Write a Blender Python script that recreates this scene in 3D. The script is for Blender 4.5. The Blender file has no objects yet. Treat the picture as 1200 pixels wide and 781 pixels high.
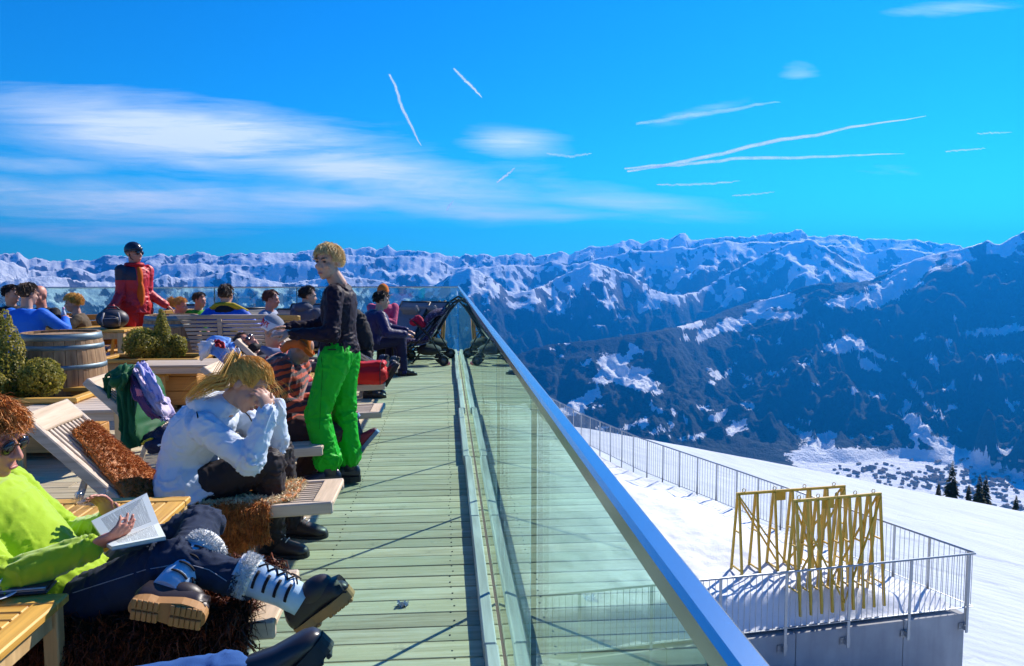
import bpy, bmesh, math, random
import numpy as np
from mathutils import Vector, Matrix

# ------------------------------------------------------------------ camera, sky, sun, exposure
scn = bpy.context.scene
COL = scn.collection
R = math.radians
CAM_H = 1.5
F_PX, CX, CY = 933.0, 600.0, 390.5
PITCH = math.atan(74.5 / F_PX)
YAW = math.atan(78.0 * math.cos(PITCH) / F_PX)
cam_d = bpy.data.cameras.new('camera')
cam_d.sensor_width = 36.0
cam_d.lens = 36.0 * F_PX / 1200.0
cam_d.clip_start = 0.05
cam_d.clip_end = 200000.0
cam = bpy.data.objects.new('camera', cam_d)
COL.objects.link(cam)
cam.location = (0, 0, CAM_H)
cam.rotation_euler = (math.pi / 2 - PITCH, 0, -YAW)
scn.camera = cam

SUN_AZ = R(43.0)      # to the right of +Y
SUN_EL = R(38.0)
world = bpy.data.worlds.new('World')
scn.world = world
world.use_nodes = True
wn, wl = world.node_tree.nodes, world.node_tree.links
wn.clear()
SKY_STRENGTH = 0.080
sun_d = bpy.data.lights.new('sun', 'SUN')
sun_d.energy = 5.0
sun_d.angle = R(0.5)
sun_d.color = (1.0, 0.92, 0.82)
sun = bpy.data.objects.new('sun', sun_d)
COL.objects.link(sun)
SUN_DIR = Vector((math.sin(SUN_AZ) * math.cos(SUN_EL), math.cos(SUN_AZ) * math.cos(SUN_EL), math.sin(SUN_EL)))
sun.rotation_euler = (-SUN_DIR).to_track_quat('-Z', 'Y').to_euler()
sun.location = (0, 0, 60)
vs = scn.view_settings
vs.view_transform = 'Standard'
vs.look = 'None'
vs.gamma = 1.0
vs.use_curve_mapping = False
vs.exposure = 0.55
scn.cycles.max_bounces = 6
scn.cycles.diffuse_bounces = 3
scn.cycles.transparent_max_bounces = 16
scn.cycles.volume_bounces = 0
scn.cycles.use_denoising = True
scn.cycles.use_adaptive_sampling = True
scn.cycles.adaptive_threshold = 0.02
scn.cycles.sample_clamp_indirect = 6.0


def wnode(t, **kw):
    n = wn.new(t)
    for k, v in kw.items():
        setattr(n, k, v)
    return n


def wmath(op, a, b=None, clamp=False):
    n = wnode('ShaderNodeMath', operation=op, use_clamp=clamp)
    for i, v in enumerate((a, b)):
        if v is None:
            continue
        if isinstance(v, (int, float)):
            n.inputs[i].default_value = v
        else:
            wl.new(v, n.inputs[i])
    return n.outputs[0]


def build_sky():
    sky = wnode('ShaderNodeTexSky', sky_type='NISHITA')
    sky.sun_disc = False
    sky.sun_elevation = SUN_EL
    sky.sun_rotation = SUN_AZ
    sky.altitude = 2000.0
    sky.air_density = 1.3
    sky.dust_density = 0.3
    sky.ozone_density = 5.0
    hs = wnode('ShaderNodeHueSaturation')
    hs.inputs['Saturation'].default_value = 1.25
    hs.inputs['Value'].default_value = 1.0
    tint = wnode('ShaderNodeMix', data_type='RGBA', blend_type='MULTIPLY')   # the photograph's azure grading
    tint.inputs[0].default_value = 1.0
    tint.inputs[7].default_value = (.10, .93, 1.32, 1)
    wl.new(sky.outputs[0], hs.inputs['Color'])
    wl.new(hs.outputs[0], tint.inputs[6])
    # cirrus: blobs fixed in the sky (gnomonic coordinates about north) times streaky noise
    tc = wnode('ShaderNodeTexCoord')
    sep = wnode('ShaderNodeSeparateXYZ')
    wl.new(tc.outputs['Generated'], sep.inputs[0])
    yy = wmath('MAXIMUM', wmath('ABSOLUTE', sep.outputs[1]), 0.05)
    u = wmath('DIVIDE', sep.outputs[0], yy)
    v = wmath('DIVIDE', sep.outputs[2], yy)
    cmb = wnode('ShaderNodeCombineXYZ')
    wl.new(u, cmb.inputs[0]); wl.new(v, cmb.inputs[1])

    def noise(scale, sx, sy, rot=0.0, detail=6.0, rough=0.55, dist=0.0, off=(0, 0, 0)):
        mp = wnode('ShaderNodeMapping')
        mp.inputs['Scale'].default_value = (sx, sy, 1)
        mp.inputs['Rotation'].default_value = (0, 0, rot)
        mp.inputs['Location'].default_value = off
        wl.new(cmb.outputs[0], mp.inputs[0])
        nz = wnode('ShaderNodeTexNoise')
        nz.inputs['Scale'].default_value = scale
        nz.inputs['Detail'].default_value = detail
        nz.inputs['Roughness'].default_value = rough
        nz.inputs['Distortion'].default_value = dist
        wl.new(mp.outputs[0], nz.inputs['Vector'])
        return nz.outputs[0]

    warp = noise(3.0, 0.6, 2.2, R(4), 4, 0.55, 0.4)
    warp2 = noise(9.0, 0.5, 2.6, R(5), 5, 0.6, 0.3, (3, 1, 0))

    def blob(cx, cy, rx, ry, rot, amt, soft=1.0):
        c, s = math.cos(rot), math.sin(rot)
        cu, cv = (cx - 522) / F_PX, (316 - cy) / F_PX
        du = wmath('SUBTRACT', u, cu)
        dv = wmath('SUBTRACT', wmath('ADD', v, wmath('MULTIPLY', wmath('SUBTRACT', warp, 0.5), 0.10 * soft)), cv)
        a = wmath('DIVIDE', wmath('ADD', wmath('MULTIPLY', du, c), wmath('MULTIPLY', dv, s)), rx / F_PX)
        b = wmath('DIVIDE', wmath('SUBTRACT', wmath('MULTIPLY', dv, c), wmath('MULTIPLY', du, s)), ry / F_PX)
        d = wmath('ADD', wmath('MULTIPLY', a, a), wmath('MULTIPLY', b, b))
        e = wmath('POWER', 2.718, wmath('MULTIPLY', d, -1.0))
        return wmath('MULTIPLY', e, amt)

    tot = None
    for args in ((265, 172, 190, 34, R(-6), 0.95), (420, 205, 190, 30, R(-9), 0.75), (120, 158, 90, 16, R(2), 0.35),
                 (130, 232, 230, 18, R(-4), 0.75), (430, 244, 300, 12, R(-2), 0.55), (90, 262, 200, 12, R(-1), 0.50),
                 (600, 168, 52, 18, R(-2), 0.62, 0.5), (735, 240, 130, 13, R(-6), 0.40), (940, 87, 26, 12, R(0), 0.36, 0.5),
                 (40, 190, 130, 10, R(-5), 0.35), (660, 215, 120, 16, R(-12), 0.22), (1130, 3, 90, 9, R(6), 0.30, 0.4),
                 (1060, 198, 60, 7, 0, 0.2, 0.3), (830, 130, 80, 8, R(14), 0.18, 0.3),
                 (-260, 200, 160, 40, R(5), 0.6), (1500, 150, 190, 30, R(-8), 0.5)):
        bb = blob(*args)
        tot = bb if tot is None else wmath('MAXIMUM', tot, bb)
    streak = noise(5.0, 0.40, 3.6, R(-8), 9, 0.66, 0.9, (1.7, 0.4, 0))
    fine = noise(16.0, 0.30, 3.4, R(-10), 8, 0.68, 0.7, (4.1, 2.2, 0))
    tex = wmath('ADD', wmath('MULTIPLY', wmath('SUBTRACT', streak, 0.5), 2.3), wmath('MULTIPLY', wmath('SUBTRACT', fine, 0.5), 1.3))
    body = wmath('ADD', wmath('MULTIPLY', tot, 1.05), wmath('MULTIPLY', tex, wmath('ADD', wmath('MULTIPLY', tot, 1.35), 0.09)))
    dens = wmath('MULTIPLY', wmath('SUBTRACT', body, 0.10), 1.10, True)
    dens = wmath('MINIMUM', dens, 0.93)
    mix = wnode('ShaderNodeMix', data_type='RGBA')
    wl.new(dens, mix.inputs[0])
    wl.new(tint.outputs[2], mix.inputs[6])
    mix.inputs[7].default_value = (8.2, 9.4, 10.4, 1)
    bg = wnode('ShaderNodeBackground')
    bg.inputs['Strength'].default_value = SKY_STRENGTH
    out = wnode('ShaderNodeOutputWorld')
    wl.new(mix.outputs[2], bg.inputs['Color'])
    wl.new(bg.outputs[0], out.inputs[0])


build_sky()

# ------------------------------------------------------------------ pixel -> direction helpers (photo is 1200 x 781)
CAM_R = cam.rotation_euler.to_matrix()


def ray(px, py):
    return (CAM_R @ Vector(((px - CX) / F_PX, -(py - CY) / F_PX, -1.0)))


def at_z(px, py, z):
    d = ray(px, py)
    t = (z - CAM_H) / d.z
    return Vector((d.x * t, d.y * t, z))


def at_y(px, py, y):
    d = ray(px, py)
    t = y / d.y
    return Vector((d.x * t, y, CAM_H + d.z * t))


# ------------------------------------------------------------------ mesh helpers
def link(o, parent=None):
    COL.objects.link(o)
    if parent is not None:
        o.parent = parent
    return o


def tag(o, label=None, cat=None, group=None, kind=None):
    if label: o['label'] = label
    if cat: o['category'] = cat
    if group: o['group'] = group
    if kind: o['kind'] = kind
    return o


def empty(name, loc=(0, 0, 0), rz=0.0, label=None, cat=None, group=None):
    o = bpy.data.objects.new(name, None)
    o.empty_display_size = 0.1
    o.location = loc
    o.rotation_euler = (0, 0, rz)
    link(o)
    return tag(o, label, cat, group)


def copy_tree(o, parent=None):
    c = o.copy()
    link(c, parent)
    for ch in list(o.children):
        copy_tree(ch, c)
    return c


class MB:
    """collects geometry for one mesh"""
    def __init__(s):
        s.v = []; s.f = []; s.sm = []; s.mi = []

    def add(s, vs, fs, smooth=False, mi=0):
        b = len(s.v)
        s.v.extend([tuple(p) for p in vs])
        for f in fs:
            s.f.append(tuple(i + b for i in f)); s.sm.append(smooth); s.mi.append(mi)
        return s

    def box(s, c, size, rot=None, bev=0.0, mi=0):
        hx, hy, hz = size[0] / 2, size[1] / 2, size[2] / 2
        c = Vector(c)
        M = rot.to_matrix() if hasattr(rot, 'to_matrix') else rot
        if bev <= 0:
            P = [Vector((x * hx, y * hy, z * hz)) for z in (-1, 1) for y in (-1, 1) for x in (-1, 1)]
            F = [(0, 2, 3, 1), (4, 5, 7, 6), (0, 1, 5, 4), (2, 6, 7, 3), (0, 4, 6, 2), (1, 3, 7, 5)]
        else:
            b = min(bev, hx * .9, hy * .9, hz * .9)
            P = []; idx = {}
            for z in (-1, 1):
                for y in (-1, 1):
                    for x in (-1, 1):
                        for a, q in enumerate(((hx - b, hy - b, hz), (hx, hy - b, hz - b), (hx - b, hy, hz - b))):
                            idx[(x, y, z, a)] = len(P)
                            P.append(Vector((x * q[0], y * q[1], z * q[2])))
            F = []
            g = lambda *k: idx[k]
            for z in (-1, 1):
                f = [g(-1, -1, z, 0), g(1, -1, z, 0), g(1, 1, z, 0), g(-1, 1, z, 0)]
                F.append(f if z > 0 else f[::-1])
            for x in (-1, 1):
                f = [g(x, -1, -1, 1), g(x, 1, -1, 1), g(x, 1, 1, 1), g(x, -1, 1, 1)]
                F.append(f if x > 0 else f[::-1])
            for y in (-1, 1):
                f = [g(-1, y, -1, 2), g(-1, y, 1, 2), g(1, y, 1, 2), g(1, y, -1, 2)]
                F.append(f if y > 0 else f[::-1])
            for y in (-1, 1):
                for z in (-1, 1):
                    f = [g(-1, y, z, 0), g(1, y, z, 0), g(1, y, z, 2), g(-1, y, z, 2)]
                    F.append(f if y * z < 0 else f[::-1])
            for x in (-1, 1):
                for z in (-1, 1):
                    f = [g(x, -1, z, 0), g(x, -1, z, 1), g(x, 1, z, 1), g(x, 1, z, 0)]
                    F.append(f if x * z > 0 else f[::-1])
            for x in (-1, 1):
                for y in (-1, 1):
                    f = [g(x, y, -1, 1), g(x, y, 1, 1), g(x, y, 1, 2), g(x, y, -1, 2)]
                    F.append(f if x * y > 0 else f[::-1])
            for x in (-1, 1):
                for y in (-1, 1):
                    for z in (-1, 1):
                        f = [g(x, y, z, 0), g(x, y, z, 1), g(x, y, z, 2)]
                        F.append(f if x * y * z > 0 else f[::-1])
        P = [(M @ p if M is not None else p) + c for p in P]
        return s.add(P, F, False, mi)

    def beam(s, a, b, w, h, up=(0, 0, 1), bev=0.0, ext=0.0, mi=0):
        """box from a to b; w across (side), h along up"""
        a, b = Vector(a), Vector(b)
        d = (b - a); L = d.length; d.normalize()
        side = d.cross(Vector(up))
        if side.length < 1e-4: side = d.cross(Vector((1, 0, 0)))
        side.normalize(); u = side.cross(d)
        M = Matrix((d, side, u)).transposed()
        return s.box((a + b) / 2, (L + 2 * ext, w, h), M, bev, mi)

    def tube(s, pts, rad, n=8, cap=True, smooth=True, sq=1.0, mi=0, up=None):
        pts = [Vector(p) for p in pts]
        if not hasattr(rad, '__len__'): rad = [rad] * len(pts)
        t0 = (pts[1] - pts[0]).normalized()
        ref = Vector(up) if up is not None else (Vector((0, 0, 1)) if abs(t0.z) < .9 else Vector((1, 0, 0)))
        V = []; nrm = None
        for i, p in enumerate(pts):
            t = (pts[min(i + 1, len(pts) - 1)] - pts[max(i - 1, 0)]).normalized()
            if nrm is None:
                nrm = (ref - t * ref.dot(t)).normalized()
            else:
                nrm = (nrm - t * nrm.dot(t)).normalized()
            bi = t.cross(nrm)
            for k in range(n):
                a = 2 * math.pi * k / n
                V.append(p + (nrm * math.cos(a) * sq + bi * math.sin(a)) * rad[i])
        F = []
        for i in range(len(pts) - 1):
            for k in range(n):
                k2 = (k + 1) % n
                F.append((i * n + k, i * n + k2, (i + 1) * n + k2, (i + 1) * n + k))
        s.add(V, F, smooth, mi)
        if cap:
            b = len(s.v) - len(V)
            s.f.append(tuple(b + k for k in range(n))[::-1]); s.sm.append(False); s.mi.append(mi)
            e = b + (len(pts) - 1) * n
            s.f.append(tuple(e + k for k in range(n))); s.sm.append(False); s.mi.append(mi)
        return s

    def lathe(s, prof, n=24, c=(0, 0, 0), smooth=True, a0=0.0, a1=2 * math.pi, mi=0, M=None):
        """prof: list of (r,z)"""
        full = abs(a1 - a0 - 2 * math.pi) < 1e-6
        m = n if full else n + 1
        V = []
        c = Vector(c)
        for (r, z) in prof:
            for k in range(m):
                a = a0 + (a1 - a0) * k / n
                p = Vector((r * math.cos(a), r * math.sin(a), z))
                V.append((M @ p if M is not None else p) + c)
        F = []
        for i in range(len(prof) - 1):
            for k in range(n):
                k2 = (k + 1) % m
                F.append((i * m + k, i * m + k2, (i + 1) * m + k2, (i + 1) * m + k))
        return s.add(V, F, smooth, mi)

    def capsule(s, a, b, ra, rb, n=12, rings=4, sq=1.0, up=None):
        """tapered rounded limb"""
        a, b = Vector(a), Vector(b)
        d = b - a
        L = d.length
        d = d.normalized() if L > 1e-6 else Vector((0, 0, 1))
        pts = []; rad = []
        for i in range(rings + 1):
            t = math.pi / 2 * i / rings
            pts.append(a - d * ra * math.cos(t) * 0.999); rad.append(max(ra * math.sin(t), ra * .02))
        for i in range(rings + 1):
            t = math.pi / 2 * i / rings
            pts.append(b + d * rb * math.sin(t)); rad.append(max(rb * math.cos(t), rb * .02))
        return s.tube(pts, rad, n, True, True, sq, up=up)

    def ellipsoid(s, c, r, M=None, n=16, m=10):
        c = Vector(c)
        V = []; F = []
        for i in range(m + 1):
            t = math.pi * i / m
            for k in range(n):
                a = 2 * math.pi * k / n
                st = max(math.sin(t), .01)
                p = Vector((r[0] * st * math.cos(a), r[1] * st * math.sin(a), r[2] * math.cos(t)))
                V.append((M @ p if M is not None else p) + c)
        for i in range(m):
            for k in range(n):
                k2 = (k + 1) % n
                F.append((i * n + k, (i + 1) * n + k, (i + 1) * n + k2, i * n + k2))
        F.append(tuple(range(n))); F.append(tuple(m * n + k for k in range(n))[::-1])
        return s.add(V, F, True)

    def loft(s, secs, smooth=True, cap=True, mi=0):
        """secs: list of equal-length point rings"""
        n = len(secs[0])
        V = [p for r in secs for p in r]
        F = []
        for i in range(len(secs) - 1):
            for k in range(n):
                k2 = (k + 1) % n
                F.append((i * n + k, i * n + k2, (i + 1) * n + k2, (i + 1) * n + k))
        if cap:
            F.append(tuple(range(n))[::-1]); F.append(tuple((len(secs) - 1) * n + k for k in range(n)))
        return s.add(V, F, smooth, mi)

    def sheet(s, grid, thick=0.0, smooth=True, mi=0):
        """grid[i][j] of points -> surface, optionally with a thickness (second sheet below)"""
        ni, nj = len(grid), len(grid[0])
        V = [Vector(p) for r in grid for p in r]
        F = []
        for i in range(ni - 1):
            for j in range(nj - 1):
                F.append((i * nj + j, i * nj + j + 1, (i + 1) * nj + j + 1, (i + 1) * nj + j))
        if thick > 0:
            G = np.array([[tuple(p) for p in r] for r in grid])
            du = np.gradient(G, axis=0); dv = np.gradient(G, axis=1)
            nr = np.cross(dv, du); nr /= (np.linalg.norm(nr, axis=2, keepdims=True) + 1e-9)
            W = (G + nr * thick).reshape(-1, 3)
            b = len(V)
            V += [Vector(p) for p in W]
            F += [tuple(i + b for i in f[::-1]) for f in list(F)]
            rim = [(0, j) for j in range(nj)] + [(i, nj - 1) for i in range(1, ni)] + [(ni - 1, j) for j in range(nj - 2, -1, -1)] + [(i, 0) for i in range(ni - 2, 0, -1)]
            ids = [i * nj + j for i, j in rim]
            for k in range(len(ids)):
                a, c = ids[k], ids[(k + 1) % len(ids)]
                F.append((c, a, a + b, c + b))
        return s.add(V, F, smooth, mi)

    def mesh(s, name, mats):
        me = bpy.data.meshes.new(name)
        me.from_pydata(s.v, [], s.f)
        me.polygons.foreach_set('use_smooth', s.sm)
        for m in (mats if isinstance(mats, (list, tuple)) else [mats]):
            me.materials.append(m)
        if any(s.mi): me.polygons.foreach_set('material_index', s.mi)
        me.update()
        return me

    def build(s, name, mats, parent=None, loc=None, label=None, cat=None, group=None, kind=None, recalc=False):
        me = s.mesh(name, mats)
        if recalc:
            bm = bmesh.new(); bm.from_mesh(me)
            bmesh.ops.recalc_face_normals(bm, faces=bm.faces)
            bm.to_mesh(me); bm.free()
        o = bpy.data.objects.new(name, me)
        if loc is not None: o.location = loc
        link(o, parent)
        return tag(o, label, cat, group, kind)


def obj(name, me, parent=None, loc=None, rot=None):
    o = bpy.data.objects.new(name, me)
    if loc is not None: o.location = loc
    if rot is not None: o.rotation_euler = rot
    return link(o, parent)


def np_mesh(name, V, F, mat, smooth=True):
    """fast quad mesh from numpy arrays"""
    me = bpy.data.meshes.new(name)
    V = np.asarray(V, np.float32); F = np.asarray(F, np.int32)
    k = F.shape[1]
    me.vertices.add(len(V)); me.vertices.foreach_set('co', V.ravel())
    me.loops.add(F.size); me.loops.foreach_set('vertex_index', F.ravel())
    me.polygons.add(len(F))
    me.polygons.foreach_set('loop_start', np.arange(len(F), dtype=np.int32) * k)
    me.polygons.foreach_set('loop_total', np.full(len(F), k, np.int32))
    me.polygons.foreach_set('use_smooth', np.full(len(F), smooth, bool))
    me.materials.append(mat)
    me.update(calc_edges=True)
    return me


# ------------------------------------------------------------------ numpy noise
def _hash(ix, iy, iz, seed):
    h = (ix.astype(np.int64) * 374761393 + iy.astype(np.int64) * 668265263 + iz.astype(np.int64) * 2147483647 + seed * 974634777) & 0xffffffff
    h = ((h ^ (h >> 13)) * 1274126177) & 0xffffffff
    h = ((h ^ (h >> 16)) * 2246822519) & 0xffffffff
    return ((h ^ (h >> 15)) & 0xffffff) / float(0xffffff)


def vnoise(x, y, z=None, seed=0):
    """value noise -1..1"""
    x = np.asarray(x, float); y = np.asarray(y, float)
    z = np.zeros_like(x) if z is None else np.asarray(z, float)
    x0, y0, z0 = np.floor(x), np.floor(y), np.floor(z)
    fx, fy, fz = x - x0, y - y0, z - z0
    fx = fx * fx * fx * (fx * (fx * 6 - 15) + 10); fy = fy * fy * fy * (fy * (fy * 6 - 15) + 10); fz = fz * fz * (3 - 2 * fz)
    r = 0
    flat = not np.any(z)
    for dz in ((0,) if flat else (0, 1)):
        wz = 1.0 if flat else (fz if dz else 1 - fz)
        a = _hash(x0, y0, z0 + dz, seed); b = _hash(x0 + 1, y0, z0 + dz, seed)
        c = _hash(x0, y0 + 1, z0 + dz, seed); d = _hash(x0 + 1, y0 + 1, z0 + dz, seed)
        r = r + wz * ((a * (1 - fx) + b * fx) * (1 - fy) + (c * (1 - fx) + d * fx) * fy)
    return r * 2 - 1


def fbm(x, y, z=None, octv=5, seed=0, gain=0.5, lac=2.03):
    s = 0; a = 1.0; t = 0
    for o in range(octv):
        k = lac ** o
        s = s + a * vnoise(np.asarray(x) * k + 17.3 * o, np.asarray(y) * k - 9.1 * o, None if z is None else np.asarray(z) * k, seed + o)
        t += a; a *= gain
    return s / t


def gnoise(x, y, seed=0):
    """gradient noise, about -1..1"""
    x = np.asarray(x, float); y = np.asarray(y, float)
    x0, y0 = np.floor(x), np.floor(y)
    fx, fy = x - x0, y - y0
    z0 = np.zeros_like(x0)
    u = fx * fx * fx * (fx * (fx * 6 - 15) + 10); v = fy * fy * fy * (fy * (fy * 6 - 15) + 10)

    def g(ix, iy, dx, dy):
        a = _hash(ix, iy, z0, seed) * 2 * np.pi
        return np.cos(a) * dx + np.sin(a) * dy
    a = g(x0, y0, fx, fy); b = g(x0 + 1, y0, fx - 1, fy); c = g(x0, y0 + 1, fx, fy - 1); d = g(x0 + 1, y0 + 1, fx - 1, fy - 1)
    return ((a * (1 - u) + b * u) * (1 - v) + (c * (1 - u) + d * u) * v) * 1.5


def ridged(x, y, octv=6, seed=0, gain=0.52, lac=2.05):
    s = 0; a = 1.0; t = 0; w = 1.0
    for o in range(octv):
        k = lac ** o
        n = 1 - np.clip(np.abs(gnoise(x * k + 31.7 * o, y * k + 11.9 * o, seed + o)) * 1.15, 0, 1)
        n = n ** 1.7 * w
        w = np.clip(n * 1.6, 0, 1)
        s = s + a * n; t += a; a *= gain
    return s / t


# ------------------------------------------------------------------ materials
MATS = {}


class NT:
    def __init__(s, name):
        s.m = bpy.data.materials.new(name); s.m.use_nodes = True
        s.t = s.m.node_tree; s.n = s.t.nodes; s.l = s.t.links
        s.b = s.n['Principled BSDF']; s.out = s.n['Material Output']
        s.tc = None

    def node(s, t, **kw):
        n = s.n.new(t)
        for k, v in kw.items(): setattr(n, k, v)
        return n

    def coord(s, kind='Object'):
        if s.tc is None: s.tc = s.node('ShaderNodeTexCoord')
        return s.tc.outputs[kind]

    def put(s, sock, v):
        if isinstance(v, bpy.types.NodeSocket): s.l.new(v, sock)
        elif isinstance(v, (tuple, list)) and len(v) == 3 and sock.type == 'RGBA': sock.default_value = (*v, 1)
        else: sock.default_value = v

    def map(s, scale=(1, 1, 1), rot=(0, 0, 0), kind='Object', loc=(0, 0, 0)):
        n = s.node('ShaderNodeMapping')
        n.inputs['Scale'].default_value = scale; n.inputs['Rotation'].default_value = rot; n.inputs['Location'].default_value = loc
        s.l.new(s.coord(kind), n.inputs[0])
        return n.outputs[0]

    def noise(s, vec, scale, detail=4, rough=.55, dist=0.0):
        n = s.node('ShaderNodeTexNoise')
        s.l.new(vec, n.inputs['Vector'])
        n.inputs['Scale'].default_value = scale; n.inputs['Detail'].default_value = detail
        n.inputs['Roughness'].default_value = rough; n.inputs['Distortion'].default_value = dist
        return n.outputs[0]

    def ramp(s, fac, stops, interp='LINEAR'):
        n = s.node('ShaderNodeValToRGB')
        n.color_ramp.interpolation = interp
        e = n.color_ramp.elements
        while len(e) < len(stops): e.new(0.5)
        for i, (p, c) in enumerate(stops):
            e[i].position = p
            e[i].color = (*c, 1) if hasattr(c, '__len__') else (c, c, c, 1)
        s.put(n.inputs[0], fac)
        return n.outputs[0]

    def math(s, op, a, b=0.5, clamp=False):
        n = s.node('ShaderNodeMath', operation=op, use_clamp=clamp)
        s.put(n.inputs[0], a); s.put(n.inputs[1], b)
        return n.outputs[0]

    def mix(s, fac, a, b, blend='MIX'):
        n = s.node('ShaderNodeMix', data_type='RGBA', blend_type=blend)
        s.put(n.inputs[0], fac); s.put(n.inputs[6], a); s.put(n.inputs[7], b)
        return n.outputs[2]

    def bump(s, h, strength=.3, dist=.01, normal=None):
        n = s.node('ShaderNodeBump')
        n.inputs['Strength'].default_value = strength; n.inputs['Distance'].default_value = dist
        s.put(n.inputs['Height'], h)
        if normal is not None: s.l.new(normal, n.inputs['Normal'])
        return n.outputs[0]

    def set(s, **kw):
        for k, v in kw.items():
            s.put(s.b.inputs[k.replace('_', ' ')], v)
        return s

    def attr(s, name):
        n = s.node('ShaderNodeAttribute'); n.attribute_name = name
        return n

    def rand(s):
        return s.node('ShaderNodeObjectInfo').outputs['Random']


def mat_plain(name, col, rough=.6, metal=0.0, var=.12, scale=30.0, bump=.15, bscale=80.0, bdist=.003, spec=None, sheen=0):
    if name in MATS: return MATS[name]
    t = NT(name)
    v = t.coord()
    n = t.noise(v, scale, 4)
    c = t.mix(n, tuple(max(0, x * (1 - var)) for x in col), tuple(min(1, x * (1 + var)) for x in col))
    t.set(Base_Color=c, Roughness=rough, Metallic=metal)
    if bump: t.set(Normal=t.bump(t.noise(v, bscale, 3), bump, bdist))
    if spec is not None: t.b.inputs['Specular IOR Level'].default_value = spec
    if sheen: t.b.inputs['Sheen Weight'].default_value = sheen
    MATS[name] = t.m
    return t.m


def mat_wood(name, base, dark, axis=0, rough=.6, scale=1.0, island=.18, bump=.25, rnd=True, stain=None):
    """streaky wood, grain along axis of the object; each object gets its own tone"""
    if name in MATS: return MATS[name]
    t = NT(name)
    sc = [22.0 * scale] * 3; sc[axis] = 1.3 * scale
    mp = t.node('ShaderNodeMapping'); mp.inputs['Scale'].default_value = sc
    oi = t.node('ShaderNodeObjectInfo')
    add = t.node('ShaderNodeVectorMath', operation='ADD')
    mul = t.node('ShaderNodeVectorMath', operation='SCALE')
    cmb = t.node('ShaderNodeCombineXYZ')
    for i in range(3): t.l.new(oi.outputs['Random'], cmb.inputs[i])
    t.l.new(cmb.outputs[0], mul.inputs[0]); mul.inputs['Scale'].default_value = 37.0
    t.l.new(t.coord(), add.inputs[0]); t.l.new(mul.outputs[0], add.inputs[1])
    t.l.new(add.outputs[0], mp.inputs[0])
    g = t.noise(mp.outputs[0], 1.6, 6, .6, .35)
    c = t.ramp(g, [(.30, dark), (.55, base), (.75, tuple(min(1, x * 1.18) for x in base))])
    if stain is not None:
        st = t.noise(add.outputs[0], 2.2 * scale, 5, .6)
        c = t.mix(t.ramp(st, [(.50, 0.0), (.72, .75)]), c, stain)
    if rnd:
        hv = t.node('ShaderNodeHueSaturation')
        t.l.new(c, hv.inputs['Color'])
        t.put(hv.inputs['Value'], t.math('ADD', t.math('MULTIPLY', oi.outputs['Random'], island * 2), 1 - island))
        c = hv.outputs[0]
    t.set(Base_Color=c, Roughness=rough)
    if bump: t.set(Normal=t.bump(g, bump, .004))
    MATS[name] = t.m
    return t.m
# ================================================================== mountains
def ss(a, b, x):
    t = np.clip((x - a) / (b - a), 0, 1)
    return t * t * (3 - 2 * t)


def px_dir(pts):
    """skyline pixels -> (azimuth, tan elevation)"""
    az, te = [], []
    for (x, y) in pts:
        d = ray(x, y)
        az.append(math.atan2(d.x, d.y)); te.append(d.z / math.hypot(d.x, d.y))
    return np.array(az), np.array(te)


VALLEY = -1200.0
FAR_SKY = [(-500, 300), (-400, 292), (-300, 301), (-200, 294), (-100, 303), (-40, 298), (0, 296), (8, 298), (21, 294.5), (33, 303), (46, 302), (60, 306), (75, 305), (93, 303.5), (107, 306),
           (120, 300), (133, 298.5), (145, 300), (165, 302), (178, 300), (190, 297), (205, 300), (222, 297.5), (233, 295), (240, 296), (253, 299), (265, 298), (283, 296.5),
           (300, 296.5), (311, 294.8), (325, 295), (340, 297), (361, 292.5), (380, 296), (405, 290), (410, 289), (418, 291), (431, 288), (440, 292), (455, 287), (463, 292.5), (480, 292),
           (498, 294.7), (510, 296), (520, 297.5), (535, 302), (545, 298), (555, 300), (567, 297.5), (573, 300), (585, 300), (602, 297), (620, 297.5), (628, 300), (655, 294),
           (667, 297), (690, 288.5), (717, 287), (725, 285), (736, 280), (746, 283), (752, 284), (775, 278.5), (785, 280), (797, 273), (803, 274), (810, 281), (825, 278), (835, 278), (855, 277),
           (875, 277), (890, 276.5), (900, 275), (912, 271), (925, 270.5), (938, 268), (947, 275), (960, 278), (970, 275), (978, 274), (993, 275), (1000, 277), (1013, 280), (1030, 279),
           (1060, 280), (1075, 281), (1095, 284), (1120, 285), (1128, 291), (1160, 290), (1220, 282), (1300, 286), (1400, 278), (1500, 290), (1700, 280)]
MID_SKY = [(-500, 326), (-350, 318), (-200, 328), (-60, 322), (0, 330), (20, 326), (60, 322), (100, 329), (140, 331), (180, 327), (195, 322), (220, 326), (250, 321), (270, 317), (300, 325), (330, 331),
           (370, 326), (400, 322), (440, 327), (470, 334), (493, 337), (512, 332), (530, 321), (548, 312.5), (562, 317), (580, 328), (600, 343), (620, 340), (640, 331), (665, 319), (692, 307), (712, 312), (740, 322),
           (765, 338), (790, 345), (815, 342), (850, 322), (890, 300), (925, 284), (950, 279), (975, 292), (1000, 308), (1040, 330), (1080, 340), (1200, 345), (1400, 330), (1600, 335)]
FOREST_SKY = [(-500, 420), (200, 430), (420, 440), (520, 436), (560, 428), (600, 416), (640, 403), (700, 397), (760, 388), (800, 380), (830, 371), (855, 360), (880, 352), (905, 348), (925, 342), (940, 335), (960, 331), (1000, 330),
              (1020, 327), (1040, 318), (1060, 308), (1080, 300), (1100, 296), (1115, 292), (1130, 290), (1142, 286), (1158, 280.5), (1166, 284), (1174, 284), (1185, 277), (1200, 270), (1230, 262), (1270, 268), (1320, 256),
              (1400, 268), (1500, 262), (1700, 280)]
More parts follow.
